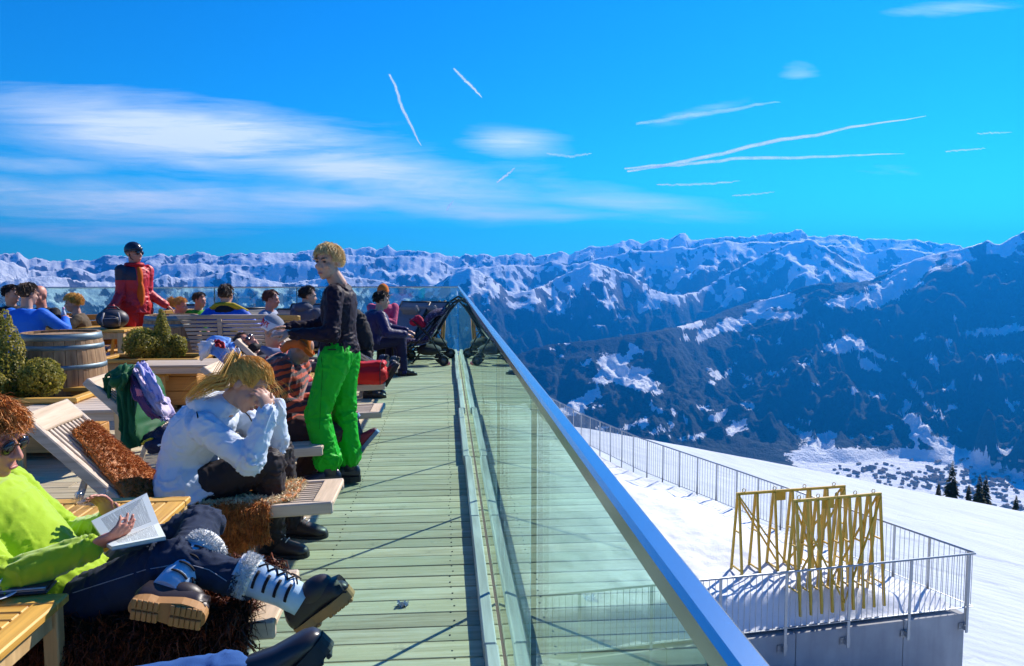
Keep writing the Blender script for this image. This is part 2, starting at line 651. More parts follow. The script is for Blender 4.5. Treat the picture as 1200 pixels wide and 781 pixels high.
# the shallower knoll in front of the forested mountain (the run into the village comes down it)
_nx = np.linspace(-500, 1700, 120)
FAR2_SKY = list(zip(_nx, np.interp(_nx, [q[0] for q in FAR_SKY], [q[1] for q in FAR_SKY]) + 13 + 11 * fbm(_nx / 70, _nx * 0 + 2.2, None, 4, 300)))
LAYERS = [  # skyline, crest radius, its wobble, front width, back width, roughness, noise scale
    (FAR_SKY, 14500., 500., 2500., 2600., .50, 1000., 11),
    (FAR2_SKY, 12300., 500., 2100., 2200., .50, 900., 17),
    (MID_SKY, 9800., 400., 2000., 2000., .46, 900., 23),
    (FOREST_SKY, 6350., 200., 1560., 1900., .20, 800., 37),
]


def build_terrain():
    az_d = np.radians(np.linspace(-46, 56, 900))
    az_o = np.radians(np.concatenate([np.linspace(57.5, 180, 50), np.linspace(-180, -47.5, 54)[1:]]))
    az = np.sort(np.concatenate([az_d, az_o]))
    r = np.concatenate([np.linspace(300, 4300, 24)[:-1], np.linspace(4300, 8000, 250)[:-1], np.linspace(8000, 10300, 130)[:-1], np.linspace(10300, 15200, 190)[:-1], np.linspace(15200, 19000, 14)])
    A, RR = np.meshgrid(az, r, indexing='ij')
    X = RR * np.sin(A); Y = RR * np.cos(A)
    # our own mountain's flank and the valley floor
    Z = np.maximum(-120 - (RR - 300) * .46, VALLEY)
    Z = Z + 60 * fbm(X / 900, Y / 900, None, 4, 5) * ss(400, 1500, RR) * (1 - ss(3000, 3700, RR))
    Z = Z + 10 * fbm(X / 500, Y / 500, None, 4, 6)
    lay = np.zeros_like(Z)
    for li, (sky, rc0, wob, wf, wb, rough, ns, seed) in enumerate(LAYERS):
        a0, te0 = px_dir(sky)
        te = np.interp(az, a0, te0)
        fine = fbm(az * 160, az * 0 + li * 7.7, None, 4, seed + 60) * (.0024 if li < 3 else .0012)
        te = te + fine
        rc = rc0 + wob * fbm(az * 7, az * 0 + 3.3 * li, None, 3, seed + 50)
        if li == 3:
            rc = rc + 1500 * ss(R(14), R(22), az)
            wf = wf + 930 * ss(R(14), R(22), az)[:, None]
        if li == 2:   # the separate pyramids of the middle range stand at different distances
            rc = rc + 900 * ss(R(16), R(19), az) - 500 * ss(R(-5), R(0), az) * (1 - ss(R(6), R(8), az))
        zc = CAM_H + rc * te
        rcg, zcg = rc[:, None], zc[:, None]
        # warp the radius so ridges wander
        wr = RR + ns * .42 * fbm(X / ns / 1.1, Y / ns / 1.1, None, 4, seed + 9) * ss(0, .35, np.abs(RR - rcg) / wf)
        tf = 1 - (rcg - wr) / wf
        tb = 1 - (wr - rcg) / wb
        t = np.clip(np.where(wr < rcg, tf, tb), 0, 1)
        g = t ** 1.15 if li < 3 else t
        relief = zcg - VALLEY
        rx = X / ns; ry = Y / ns
        rd = ridged(rx + .35 * ry + .25 * fbm(rx * 2, ry * 2, None, 3, seed + 77), ry * .7 - .2 * rx, 7, seed, .58)
        spur = ridged(A * rcg / (ns * .62) + .35 * fbm(rx * 1.5, ry * 1.5, None, 3, seed + 3), RR / (ns * 2.4), 5, seed + 4, .56)
        sw = .20 if li < 2 else .38
        n = np.minimum((1 - sw) * rd + sw * spur - .76, .02)
        amp = rough * relief * 2.1 * (ss(0, .25, t) * (.20 + .80 * (1 - ss(.70, 1.0, t))))
        H = VALLEY + relief * g + amp * n
        H = H + relief * .075 * (ridged(X / 260, Y / 260, 5, seed + 8, .62) - .5) * ss(0, .2, t) * (1 - ss(.93, 1, t))
        H = np.maximum(H, np.minimum(zcg - np.abs(RR - rcg) * (.85 + .5 * fbm(X / 300, Y / 300, None, 3, seed + 5)) - 8, VALLEY + relief))
        m = H > Z
        Z = np.where(m, H, Z)
        lay = np.where(m & (t > .02), li + 1, lay)
    # -------- what covers the ground: 1 = snow, 0 = forest / rock
    gz_r = np.gradient(Z, axis=1) / np.gradient(RR, axis=1)
    gz_a = np.gradient(Z, axis=0) / (np.gradient(A, axis=0) * RR)
    slope = np.sqrt(gz_r ** 2 + gz_a ** 2)
    n1 = fbm(X / 480, Y / 480, Z / 480, 5, 71)
    n2 = fbm(X / 110, Y / 110, Z / 110, 4, 81)
    n3 = fbm(X / 1700, Y / 1700, None, 3, 91)
    tree_line = np.where(lay == 4, -60.0, np.where(lay == 3, -460.0, -620.0))
    forest = 1 - ss(-60, 60, Z - (tree_line + 260 * n1 + 200 * n3 + 90 * n2))
    glade = ss(.30, .42, n1 * .6 + n2 * .35 + .35 * n3) * .9
    snow_low = np.maximum(glade * (lay < 4), 0)
    rk = .42 * np.clip(slope, 0, 1.4) + .50 * ridged(X / 380 + .4 * n1, Y / 380, 6, 121, .62) + .28 * ridged(A * RR / 150, Z / 480 + RR / 1200., 4, 131, .6) + .10 * n2 + .10 * n3
    hi = (lay > 0) & (forest < .5)
    th = np.percentile(rk[hi], 60)
    rock = ss(th - .05, th + .07, rk)
    snow = (1 - forest) * (.95 - .80 * rock) + forest * snow_low
    meadow = ss(R(23.6), R(26.2), A + R(2) * n1 + R(1) * n2)
    snow = np.where(Z < VALLEY + 40, meadow, snow)        # meadows on the valley floor
    # glades and pistes on the forested mountain
    P = CAM_R.transposed()
    Pm = np.array(P)
    d = np.stack([X, Y, Z - CAM_H], -1) @ Pm.T
    px = CX + F_PX * d[..., 0] / -d[..., 2]; py = CY - F_PX * d[..., 1] / -d[..., 2]
    front = d[..., 2] < 0
    gl = np.zeros_like(Z)
    wob = 13 * fbm(px / 12, py / 7, None, 6, 101, .62)
    wob2 = 9 * fbm(px / 9, py / 6, None, 6, 111, .62)
    rg = random.Random(44)
    scat = [(rg.uniform(640, 1210), rg.uniform(372, 520), rg.uniform(2.5, 9), rg.uniform(1.2, 3.2), rg.choice((-.9, -.6, -.3, .4, .7)), rg.uniform(.6, 1.0)) for _ in range(70)]
    for (x0, y0, rx_, ry_, an, w) in scat + [
            (920, 352, 20, 8, -.1, 1.), (893, 360, 26, 6, -.35, 1.), (915, 369, 30, 4, 0, 1.), (880, 370, 18, 5, -.5, 1.), (862, 381, 24, 7, -.25, 1.), (838, 386, 20, 6, -.4, 1.), (822, 394, 8, 8, 0, 1.), (812, 380, 18, 3, -.2, .9),
            (884, 396, 8, 4, -.5, .8), (1012, 352, 42, 8, -.12, 1.), (1040, 340, 40, 9, -.35, 1.), (1062, 322, 30, 7, -.4, 1.), (985, 404, 20, 8, -.35, 1.), (1004, 404, 14, 7, .3, 1.), (1022, 412, 16, 2, .6, 1.), (1016, 428, 16, 6, .2, .8),
            (720, 430, 20, 17, .2, .85), (748, 444, 22, 12, .35, .85), (729, 447, 12, 5, 0, 1.), (742, 411, 9, 6, -.6, 1.), (685, 424, 8, 3, -.5, .9), (661, 415, 4, 2, 0, .9), (700, 444, 9, 6, -.8, 1.), (682, 472, 22, 8, -.6, 1.), (664, 482, 9, 5, -.5, 1.),
            (735, 501, 8, 3, -.4, .9), (752, 497, 4, 7, .8, .9), (783, 498, 5, 6, 0, .9), (791, 483, 4, 5, 0, .8), (842, 488, 15, 5, -.5, 1.), (838, 439, 6, 4, .3, .9), (832, 449, 6, 3, .2, .9), (862, 501, 14, 8, -.3, .8), (880, 476, 16, 5, .2, .7), (812, 513, 18, 4, -.2, .6),
            (1172, 387, 50, 4, -.10, 1.), (1094, 424, 5, 10, -.2, .9), (1112, 402, 7, 4, -.8, .8), (1066, 437, 4, 3, 0, .9), (1075, 455, 3, 15, -.6, .75), (1096, 484, 3, 12, -.75, .85), (1112, 478, 7, 6, 0, .7), (1175, 420, 26, 5, 0, .6),
            (1062, 478, 5, 9, -.2, 1.), (1068, 492, 8, 7, .4, 1.), (1082, 506, 18, 8, .55, 1.), (1104, 521, 26, 8, .5, 1.), (1072, 515, 6, 10, 0, 1.), (1140, 538, 46, 9, .22, 1.), (1078, 540, 36, 10, -.1, 1.), (1200, 548, 50, 9, .1, 1.),
            (1012, 528, 26, 4, 0, .6), (1175, 530, 30, 5, -.2, .7), (1030, 462, 10, 5, .4, .7), (915, 526, 8, 3, 0, .9), (1025, 390, 14, 6, 0, .0)]:
        c, s = math.cos(an), math.sin(an)
        dx, dy = px + wob - x0, py + wob2 * .8 - y0
        a = (dx * c + dy * s) / rx_; b = (-dx * s + dy * c) / ry_
        gl = np.maximum(gl, w * ss(1.9, .25, a * a + b * b))
    gl = np.where(front & (lay == 4), gl, 0)
    snow = np.where((lay == 4) & (Z < -40 + 120 * n1), np.maximum(np.clip(gl * 1.1, 0, 1), .22 * ss(.32, .6, n2 + .5 * n1)), snow)
    snow = np.where((lay == 4) & (Z >= -40 + 120 * n1), np.maximum(snow, gl), snow)
    snow = np.where(Z < VALLEY + 60 + 40 * n1, np.maximum(meadow, snow * .3), snow)
    forest = np.where((lay == 4) & (Z < -20 + 60 * n1), 1.0, forest)
    ni, nj = A.shape
    V = np.stack([X, Y, Z], -1).reshape(-1, 3)
    I = np.arange(ni * nj).reshape(ni, nj)
    Fq = np.stack([I[:-1, :-1], I[1:, :-1], I[1:, 1:], I[:-1, 1:]], -1).reshape(-1, 4)
    # close the ring behind
    last = np.stack([I[-1, :-1], I[0, :-1], I[0, 1:], I[-1, 1:]], -1).reshape(-1, 4)
    Fq = np.concatenate([Fq, last])[:, ::-1]
    t = NT('mountain_ground')
    at = t.attr('snow')
    co = t.coord()
    fine = t.noise(t.map((1, 1, .4)), .020, 7, .72)
    grit = t.noise(co, .09, 3, .6)
    f = t.math('ADD', at.outputs['Fac'], t.math('MULTIPLY', t.math('SUBTRACT', fine, .5), 1.5))
    f = t.math('ADD', f, t.math('MULTIPLY', t.math('SUBTRACT', grit, .5), .5))
    mask = t.ramp(f, [(.44, 0.0), (.56, 1.0)])
    dark = t.ramp(t.noise(co, .006, 4), [(.35, (.004, .012, .012)), (.65, (.010, .024, .022))])
    rockc = t.ramp(t.noise(co, .004, 5), [(.35, (.055, .055, .06)), (.65, (.13, .125, .12))])
    hgt = t.attr('bare')
    ground = t.mix(hgt.outputs['Fac'], dark, rockc)
    t.set(Base_Color=t.mix(mask, ground, (.92, .94, .96)), Roughness=.85)
    t.b.inputs['Specular IOR Level'].default_value = .15
    t.set(Normal=t.bump(t.math('ADD', t.noise(co, .018, 6, .6), t.math('MULTIPLY', grit, .35)), 1.0, 34.0))
    me = np_mesh('mountains', V, Fq, t.m)
    a1 = me.attributes.new('snow', 'FLOAT', 'POINT'); a1.data.foreach_set('value', snow.reshape(-1).astype(np.float32))
    a2 = me.attributes.new('bare', 'FLOAT', 'POINT'); a2.data.foreach_set('value', (1 - forest).reshape(-1).astype(np.float32))
    o = obj('mountains', me)
    tag(o, 'snow covered alpine ranges and the forested valley side', kind='structure')
    return az, r, Z


T_AZ, T_R, T_Z = build_terrain()


def terrain_z(x, y):
    a = math.atan2(x, y); rr = math.hypot(x, y)
    i = int(np.clip(np.searchsorted(T_AZ, a), 1, len(T_AZ) - 1)); j = int(np.clip(np.searchsorted(T_R, rr), 1, len(T_R) - 1))
    fa = (a - T_AZ[i - 1]) / (T_AZ[i] - T_AZ[i - 1]); fr = (rr - T_R[j - 1]) / (T_R[j] - T_R[j - 1])
    return float((T_Z[i - 1, j - 1] * (1 - fr) + T_Z[i - 1, j] * fr) * (1 - fa) + (T_Z[i, j - 1] * (1 - fr) + T_Z[i, j] * fr) * fa)


def terrain_hit(px, py):
    d = ray(px, py); h = math.hypot(d.x, d.y)
    for rr in np.arange(1500, 12000, 20.0):
        x, y = d.x / h * rr, d.y / h * rr
        if CAM_H + d.z / h * rr < terrain_z(x, y):
            return Vector((x, y, terrain_z(x, y)))
    return None


# ------------------------------------------------------------------ village houses in the valley
def build_village():
    rnd = random.Random(5)
    mroof = mat_plain('village_roof', (.07, .055, .05), .8, var=.3, scale=.05, bump=0)
    mwall = mat_plain('village_wall', (.30, .26, .22), .8, var=.3, scale=.05, bump=0)
    meshes = []
    for (w, l, h, rf) in ((13, 18, 7, 4.5), (16, 26, 9, 5), (11, 14, 6, 4), (20, 40, 12, 6)):
        m = MB()
        m.box((0, 0, h / 2 - 3), (w, l, h + 6), mi=0)
        o = 1.6
        A = [(-w / 2 - o, -l / 2 - o, h - .4), (w / 2 + o, -l / 2 - o, h - .4), (0, -l / 2 - o, h + rf), (-w / 2 - o, l / 2 + o, h - .4), (w / 2 + o, l / 2 + o, h - .4), (0, l / 2 + o, h + rf)]
        m.add(A, [(0, 1, 2), (3, 5, 4), (0, 2, 5, 3), (1, 4, 5, 2), (0, 3, 4, 1)], mi=1)
        m.box((w * .2, 0, h + rf * .9), (1.2, 1.2, 2.5), mi=0)
        meshes.append(m.mesh('village_house', [mwall, mroof]))
    zones = [(1010, 552, 40, 7, 26), (1060, 562, 50, 9, 60), (1110, 560, 55, 14, 80), (1150, 575, 50, 15, 80), (1180, 560, 40, 10, 34), (1185, 595, 22, 8, 24), (1090, 585, 30, 6, 26), (990, 546, 14, 3, 10), (1120, 535, 30, 4, 14)]
    n = 0
    groups = {0: 'dark roofed chalet among the houses of the valley village', 1: 'wide chalet among the houses of the valley village', 2: 'small chalet among the houses of the valley village', 3: 'long hotel block among the houses of the valley village'}
    for (x0, y0, sx, sy, k) in zones:
        for q in range(k):
            if n >= 300: return
            p = terrain_hit(x0 + rnd.gauss(0, sx * .55), y0 + rnd.gauss(0, sy * .6))
            if p is None: continue
            ki = rnd.choices((0, 1, 2, 3), (5, 3, 4, 1))[0]
            o = obj('village_house', meshes[ki], None, p, (0, 0, rnd.choice((.3, .5, 1.9, 2.1)) + rnd.gauss(0, .1)))
            tag(o, groups[ki], 'house', 'houses of the valley village')
            n += 1


build_village()

# ------------------------------------------------------------------ contrails
def build_contrails():
    t = NT('contrail_ice')
    v = t.coord('Generated')
    t.n.remove(t.b)
    df = t.node('ShaderNodeBsdfDiffuse'); df.inputs[0].default_value = (.95, .97, 1, 1)
    tl = t.node('ShaderNodeBsdfTranslucent'); tl.inputs[0].default_value = (.95, .97, 1, 1)
    mx = t.node('ShaderNodeMixShader'); mx.inputs[0].default_value = .6
    t.l.new(df.outputs[0], mx.inputs[1]); t.l.new(tl.outputs[0], mx.inputs[2])
    tr = t.node('ShaderNodeBsdfTransparent')
    m2 = t.node('ShaderNodeMixShader')
    oi = t.node('ShaderNodeObjectInfo')
    ns = t.noise(t.coord(), .0016, 4, .6)
    lw = t.node('ShaderNodeLayerWeight'); lw.inputs[0].default_value = .5
    edge = t.math('SUBTRACT', 1.0, lw.outputs['Facing'], True)
    al = t.attr('strength')
    f = t.math('MULTIPLY', t.math('MULTIPLY', t.ramp(ns, [(.30, .25), (.6, 1.0)]), edge), al.outputs['Fac'], True)
    t.l.new(f, m2.inputs[0]); t.l.new(tr.outputs[0], m2.inputs[1]); t.l.new(mx.outputs[0], m2.inputs[2])
    t.l.new(m2.outputs[0], t.out.inputs[0])
    T = [([(456, 86), (463, 100), (468, 116), (470, 124), (478, 140), (486, 156), (494, 172)], 1.9, .75, 'bent white contrail hanging alone to the left of the short straight one'),
         ([(531, 80), (548, 97), (565, 115)], 1.7, .85, 'short straight bright contrail falling to the right'),
         ([(582, 214), (593, 206), (604, 197)], 1.5, .75, 'tiny bright contrail rising to the right below the small round cloud'),
         ([(523, 247), (527, 241), (532, 235)], 1.3, .5, 'faint stub of contrail near the large cirrus'),
         ([(735, 201), (780, 194), (820, 186), (860, 177), (900, 167), (950, 159), (1000, 149), (1085, 136)], 2.5, .85, 'long white contrail climbing to the right over the highest peaks'),
         ([(732, 197), (800, 193), (840, 189), (870, 185), (930, 186), (990, 183), (1060, 180)], 2.2, .6, 'long flat contrail running just under the climbing one'),
         ([(770, 217), (820, 216), (868, 213)], 1.6, .45, 'thin level contrail below the two long ones'),
         ([(858, 230), (884, 228), (908, 225)], 1.3, .45, 'small thin contrail, lowest over the ridge'),
         ([(1108, 178), (1130, 176), (1155, 174)], 1.3, .5, 'short thin contrail at the far end of the flat long one'),
         ([(1145, 157), (1166, 156), (1186, 155)], 1.2, .4, 'short thin level contrail high above the dark right hand mountain'),
         ([(640, 180), (668, 184), (694, 180)], 1.8, .3, 'hazy wisp of contrail crossing the small round cloud'),
         ([(745, 146), (800, 137), (850, 130), (915, 119)], 3.0, .22, 'broad fading contrail above the long climbing one')]
    for pts, w, s, lab in T:
        P = [at_y(x, y, 30000.0) for x, y in pts]
        # resample with a little waviness
        Q = []
        k = 26
        rnd = random.Random(int(pts[0][0]))
        for i in range(k + 1):
            f = i / k * (len(P) - 1); a = min(int(f), len(P) - 2); u = f - a
            p = P[a].lerp(P[a + 1], u) + Vector((rnd.gauss(0, 10), 0, rnd.gauss(0, 14)))
            Q.append(p)
        c = Q[k // 2].copy()
        rad = [w * 32 * (.35 + .65 * math.sin(math.pi * min(1, (i + .6) / k * 1.05 + .0)) ** .5 if i < k else .1) for i in range(k + 1)]
        m = MB().tube([q - c for q in Q], rad, 10, True, True)
        o = m.build('contrail', t.m, None, c, lab, 'contrail', 'contrails in the sky')
        at = o.data.attributes.new('strength', 'FLOAT', 'POINT')
        at.data.foreach_set('value', np.full(len(o.data.vertices), s, np.float32))


build_contrails()

# ------------------------------------------------------------------ haze
def build_haze():
    H = 19500.0
    m = MB().box((0, 0, (VALLEY - 60 + 940) / 2), (2 * H, 2 * H, 940 - (VALLEY - 60)))
    t = NT('haze_air')
    t.n.remove(t.b)
    pv = t.node('ShaderNodeVolumePrincipled')
    pv.inputs['Color'].default_value = HAZE_COL
    pv.inputs['Density'].default_value = HAZE_DENSITY
    pv.inputs['Anisotropy'].default_value = 0.55
    t.l.new(pv.outputs[0], t.out.inputs['Volume'])
    o = m.build('haze', t.m, kind='stuff')
    o['label'] = 'thin blue air between the terrace and the far ranges'
    o.display_type = 'WIRE'


HAZE_COL = (.01, .32, 1.0, 1)
HAZE_DENSITY = 6.4e-5
build_haze()
# ================================================================== near snow slope, lower platform
def snow_mat():
    t = NT('snow')
    co = t.coord()
    n = t.noise(co, .35, 6, .6)
    n2 = t.noise(co, 5.0, 6, .65)
    n3 = t.noise(t.map((1, .25, 1), (0, 0, R(20))), 1.4, 5, .6)
    c = t.ramp(n, [(.3, (.66, .70, .77)), (.7, (.80, .83, .87))])
    t.set(Base_Color=c, Roughness=.75)
    t.b.inputs['Specular IOR Level'].default_value = .25
    b1 = t.bump(t.math('ADD', n2, t.math('MULTIPLY', n3, .6)), .55, .05)
    t.set(Normal=t.bump(t.noise(co, 40, 3), .25, .01, b1))
    return t.m


M_SNOW = snow_mat()


def piste_mat():
    t = NT('groomed_snow')
    co = t.coord()
    n = t.noise(t.map((1, .22, 1), (0, 0, R(-58))), .55, 6, .6)
    lines = t.node('ShaderNodeTexWave'); lines.wave_type = 'BANDS'; lines.bands_direction = 'X'
    lines.inputs['Scale'].default_value = .35; lines.inputs['Distortion'].default_value = 9.0; lines.inputs['Detail'].default_value = 3; lines.inputs['Detail Scale'].default_value = .4
    t.l.new(t.map((1, 1, 1), (0, 0, R(-52))), lines.inputs['Vector'])
    n2 = t.noise(co, 3.0, 6, .65)
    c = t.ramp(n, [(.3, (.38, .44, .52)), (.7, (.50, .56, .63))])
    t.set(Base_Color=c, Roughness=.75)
    t.b.inputs['Specular IOR Level'].default_value = .25
    h = t.math('ADD', t.math('MULTIPLY', lines.outputs['Fac'], .35), t.math('ADD', n2, t.math('MULTIPLY', n, 1.3)))
    t.set(Normal=t.bump(h, .8, .10))
    return t.m


def slope_z(x, y):
    r = np.hypot(x, y)
    z = -3 - .19 * np.maximum(x, -5) + .32 * np.minimum(x + 5, 0) - .13 * y - .003 * np.maximum(0, r - 110) ** 2
    z = z + .5 * fbm(x / 40, y / 40, None, 3, 7) * ss(25, 60, r) + .05 * fbm(x / 3, y / 3, None, 4, 8)
    return z


def build_slope():
    xs = np.concatenate([np.linspace(-70, -4, 22)[:-1], np.linspace(-4, 40, 150)[:-1], np.linspace(40, 260, 190)])
    ys = np.concatenate([np.linspace(-30, 6, 14)[:-1], np.linspace(6, 40, 110)[:-1], np.linspace(40, 270, 180)])
    X, Y = np.meshgrid(xs, ys, indexing='ij')
    Z = slope_z(X, Y)
    # ski and snowcat tracks: shallow real grooves running down to the right past the platform corner
    for (x0, y0, an, w, dep) in ((12.3, 12.5, -62, .10, .10), (12.9, 12.6, -62, .12, .12), (13.4, 12.4, -60, .10, .09), (14.3, 12.8, -61, .14, .10), (11.2, 10.6, -55, .10, .12), (11.8, 10.6, -55, .10, .10), (20, 30, -50, .3, .10), (24, 40, -48, .4, .12), (34, 52, -46, .6, .14)):
        a = R(an)
        nx, ny = math.cos(a + math.pi / 2), math.sin(a + math.pi / 2)
        dd = (X - x0) * nx + (Y - y0) * ny + .25 * fbm(X / 4, Y / 4, None, 3, 15)
        Z = Z - dep * np.exp(-(dd / w) ** 2) + .4 * dep * np.exp(-((np.abs(dd) - 1.8 * w) / w) ** 2)
    ni, nj = X.shape
    I = np.arange(ni * nj).reshape(ni, nj)
    F = np.stack([I[:-1, :-1], I[1:, :-1], I[1:, 1:], I[:-1, 1:]], -1).reshape(-1, 4)
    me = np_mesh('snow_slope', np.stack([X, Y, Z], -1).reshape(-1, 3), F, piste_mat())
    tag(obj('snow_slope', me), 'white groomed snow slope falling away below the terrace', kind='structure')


build_slope()

PZ = -4.9
CORNER = (9.75, 13.85)
FRONT_L = (-3.0, 11.9)
FENCE_B = [CORNER, (7.5, 20.3), (6.02, 24.3), (4.95, 28.4), (4.2, 32.5), (3.7, 37.0)]
M_CONC = None


def build_platform():
    global M_CONC
    t = NT('concrete_wall')
    co = t.coord()
    n = t.noise(co, 1.1, 6, .6)
    n2 = t.noise(t.map((3, 3, .35)), 2.0, 5, .6)
    c = t.ramp(n, [(.3, (.27, .28, .30)), (.7, (.40, .41, .42))])
    c = t.mix(t.math('MULTIPLY', t.ramp(n2, [(.45, 0.0), (.75, 1.0)]), .35), c, (.2, .2, .21))
    t.set(Base_Color=c, Roughness=.85, Normal=t.bump(t.noise(co, 25, 4), .2, .004))
    M_CONC = t.m
    root = empty('retaining_wall', (*CORNER, -12), 0, 'grey concrete retaining wall of the snowy lower platform', 'wall')

    def part(m, name, mat=M_CONC):
        o = m.build(name, mat); o.parent = root; o.matrix_parent_inverse = Matrix.Translation((-CORNER[0], -CORNER[1], 12)); return o
    # front face panels between CORNER and FRONT_L, and the side wall along the fence
    a, b = Vector((*CORNER, 0)), Vector((*FRONT_L, 0))
    d = (b - a).normalized()
    L = (b - a).length
    cuts = [0.0, 1.35, 3.6, 6.1, 8.6, 11.1, L]
    for i in range(len(cuts) - 1):
        p, q = a + d * (cuts[i] + .006), a + d * (cuts[i + 1] - .006)
        m = MB().beam((p.x, p.y + .15, (PZ - .1 - 12) / 2), (q.x, q.y + .15, (PZ - .1 - 12) / 2), .3, 12 + PZ - .1 + .0, bev=.008)
        part(m, 'panel')
    for i in range(len(FENCE_B) - 1):
        p, q = Vector((*FENCE_B[i], 0)), Vector((*FENCE_B[i + 1], 0))
        e = (q - p).normalized(); side = Vector((-e.y, e.x, 0)) * .16
        if i == 0: p = p + e * .31
        m = MB().beam((p.x + side.x, p.y + side.y, (PZ - .1 - 12) / 2), (q.x + side.x, q.y + side.y, (PZ - .1 - 12) / 2), .3, 12 + PZ - .1, bev=.006)
        part(m, 'side_wall')
    # snow lying on the platform: grid between the deck side and the fence line
    n_u, n_v = 150, 240
    fb = np.array(FENCE_B)
    vv = np.linspace(0, 1, n_v) ** 1.25
    yb = CORNER[1] + (36.5 - CORNER[1]) * vv
    xr = np.interp(yb, fb[:, 1], fb[:, 0]) - .10
    X = np.zeros((n_u, n_v)); Y = X.copy()
    uu = np.linspace(0, 1, n_u)
    sl = (CORNER[1] - FRONT_L[1]) / (CORNER[0] - FRONT_L[0])
    for i, u in enumerate(uu):
        X[i] = -3.0 + (xr + 3.0) * u
        y_front = FRONT_L[1] + (X[i] + 3.0) * sl + .12
        Y[i] = yb + (y_front - CORNER[1]) * (1 - vv)
    front = (Y - (FRONT_L[1] + (X + 3.0) * sl))       # distance from the front edge
    side = np.interp(Y, fb[:, 1], fb[:, 0]) - X
    H = PZ - .02 + .50 * ss(.10, .62, front) * (.25 + .75 * ss(.3, 2.6, side)) + .10 * fbm(X / 1.3, Y / 1.3, None, 5, 33) * ss(.1, .8, front)
    H = H + .05 * fbm(X / .35, Y / .5, None, 4, 35) * ss(.1, .6, front) + .22 * fbm(X / 6, Y / 6, None, 3, 36) * ss(1, 4, front)
    I = np.arange(n_u * n_v).reshape(n_u, n_v)
    F = np.stack([I[:-1, :-1], I[1:, :-1], I[1:, 1:], I[:-1, 1:]], -1).reshape(-1, 4)
    me = np_mesh('platform_snow', np.stack([X, Y, H], -1).reshape(-1, 3), F, M_SNOW)
    tag(obj('platform_snow', me), 'uneven snow lying on the lower platform', kind='structure')


build_platform()
M_GALV = mat_plain('galvanised_steel', (.34, .37, .40), .42, .75, .15, 14, .1, 60, .001)


def build_fence(path, name, label, post_gap, flip):
    root = empty(name, (path[0][0], path[0][1], PZ), 0, label, 'fence')
    inv = Matrix.Translation((-path[0][0], -path[0][1], -PZ))

    def part(m, nm):
        o = m.build(nm, M_GALV); o.parent = root; o.matrix_parent_inverse = inv; return o
    H = 1.1
    P = [Vector((x, y, PZ)) for x, y in path]
    seg = [(P[i + 1] - P[i]).length for i in range(len(P) - 1)]
    tot = sum(seg)

    def at(s):
        for i, l in enumerate(seg):
            if s <= l or i == len(seg) - 1:
                e = (P[i + 1] - P[i]) / l
                return P[i] + e * s, e
            s -= l
    m = MB().tube([p + Vector((0, 0, H)) for p in P], .021, 8); part(m, 'top_rail')
    m = MB()
    for i in range(len(P) - 1): m.beam(P[i] + Vector((0, 0, .08)), P[i + 1] + Vector((0, 0, .08)), .03, .012)
    part(m, 'bottom_rail')
    bm_ = MB().tube([(0, 0, .08), (0, 0, H - .01)], .0065, 5, False)
    bar_me = bm_.mesh('bar', M_GALV)
    s = .06
    bars = []
    npost = max(1, int(round((tot - .2) / post_gap)))
    posts = [.12 + (tot - .24) * i / npost for i in range(npost + 1)]
    while s < tot - .03:
        if all(abs(s - q) > .05 for q in posts): bars.append(s)
        s += .112
    rest = MB()
    for k, s in enumerate(bars):
        p, e = at(s)
        if k < 290:
            o = obj('bar', bar_me, root, p - P[0])
        else:
            rest.tube([p + Vector((0, 0, .08)), p + Vector((0, 0, H - .01))], .0065, 5, False)
    if rest.v:
        o = part(rest, 'bar_row'); o['kind'] = 'stuff'
    for s in posts:
        p, e = at(s)
        nrm = Vector((e.y, -e.x, 0)) * flip
        m = MB()
        m.beam(p + Vector((0, 0, -.42)), p + Vector((0, 0, H - .02)), .055, .014, up=nrm)
        po = part(m, 'post')
        m = MB()
        ax = e.to_3d()
        q = p - nrm * .075 + Vector((0, 0, -.33))
        m.beam(q - ax * .10, q + ax * .10, .13, .012, up=nrm, bev=.002)
        m.beam(p + Vector((0, 0, -.33)) - nrm * .068, p + Vector((0, 0, -.33)), .05, .1)
        for sx in (-.075, .075):
            for sz in (-.035, .035):
                c = q + ax * sx + Vector((0, 0, sz))
                m.tube([c, c + nrm * .016], .011, 6)
        o = m.build('bracket', M_GALV); o.parent = po


fence_shift = [(CORNER[0] + .08, CORNER[1] - .09)]
ef = (Vector(FRONT_L) - Vector(CORNER)).normalized()
path_front = [(CORNER[0] + .1, CORNER[1] - .095), (FRONT_L[0], FRONT_L[1] - .1)]
build_fence(path_front, 'platform_fence', 'grey steel bar fence bolted to the front of the concrete wall', 1.22, -1)
path_side = [(CORNER[0] + .1, CORNER[1] - .06)] + [(x + .08, y) for x, y in FENCE_B[1:]]
build_fence(path_side, 'platform_fence', 'grey steel bar fence running back along the snow slope', .82, 1)

# ------------------------------------------------------------------ yellow A-frame racks
M_YEL = mat_plain('yellow_paint', (.56, .36, .03), .45, 0, .25, 9, .1, 40, .002)


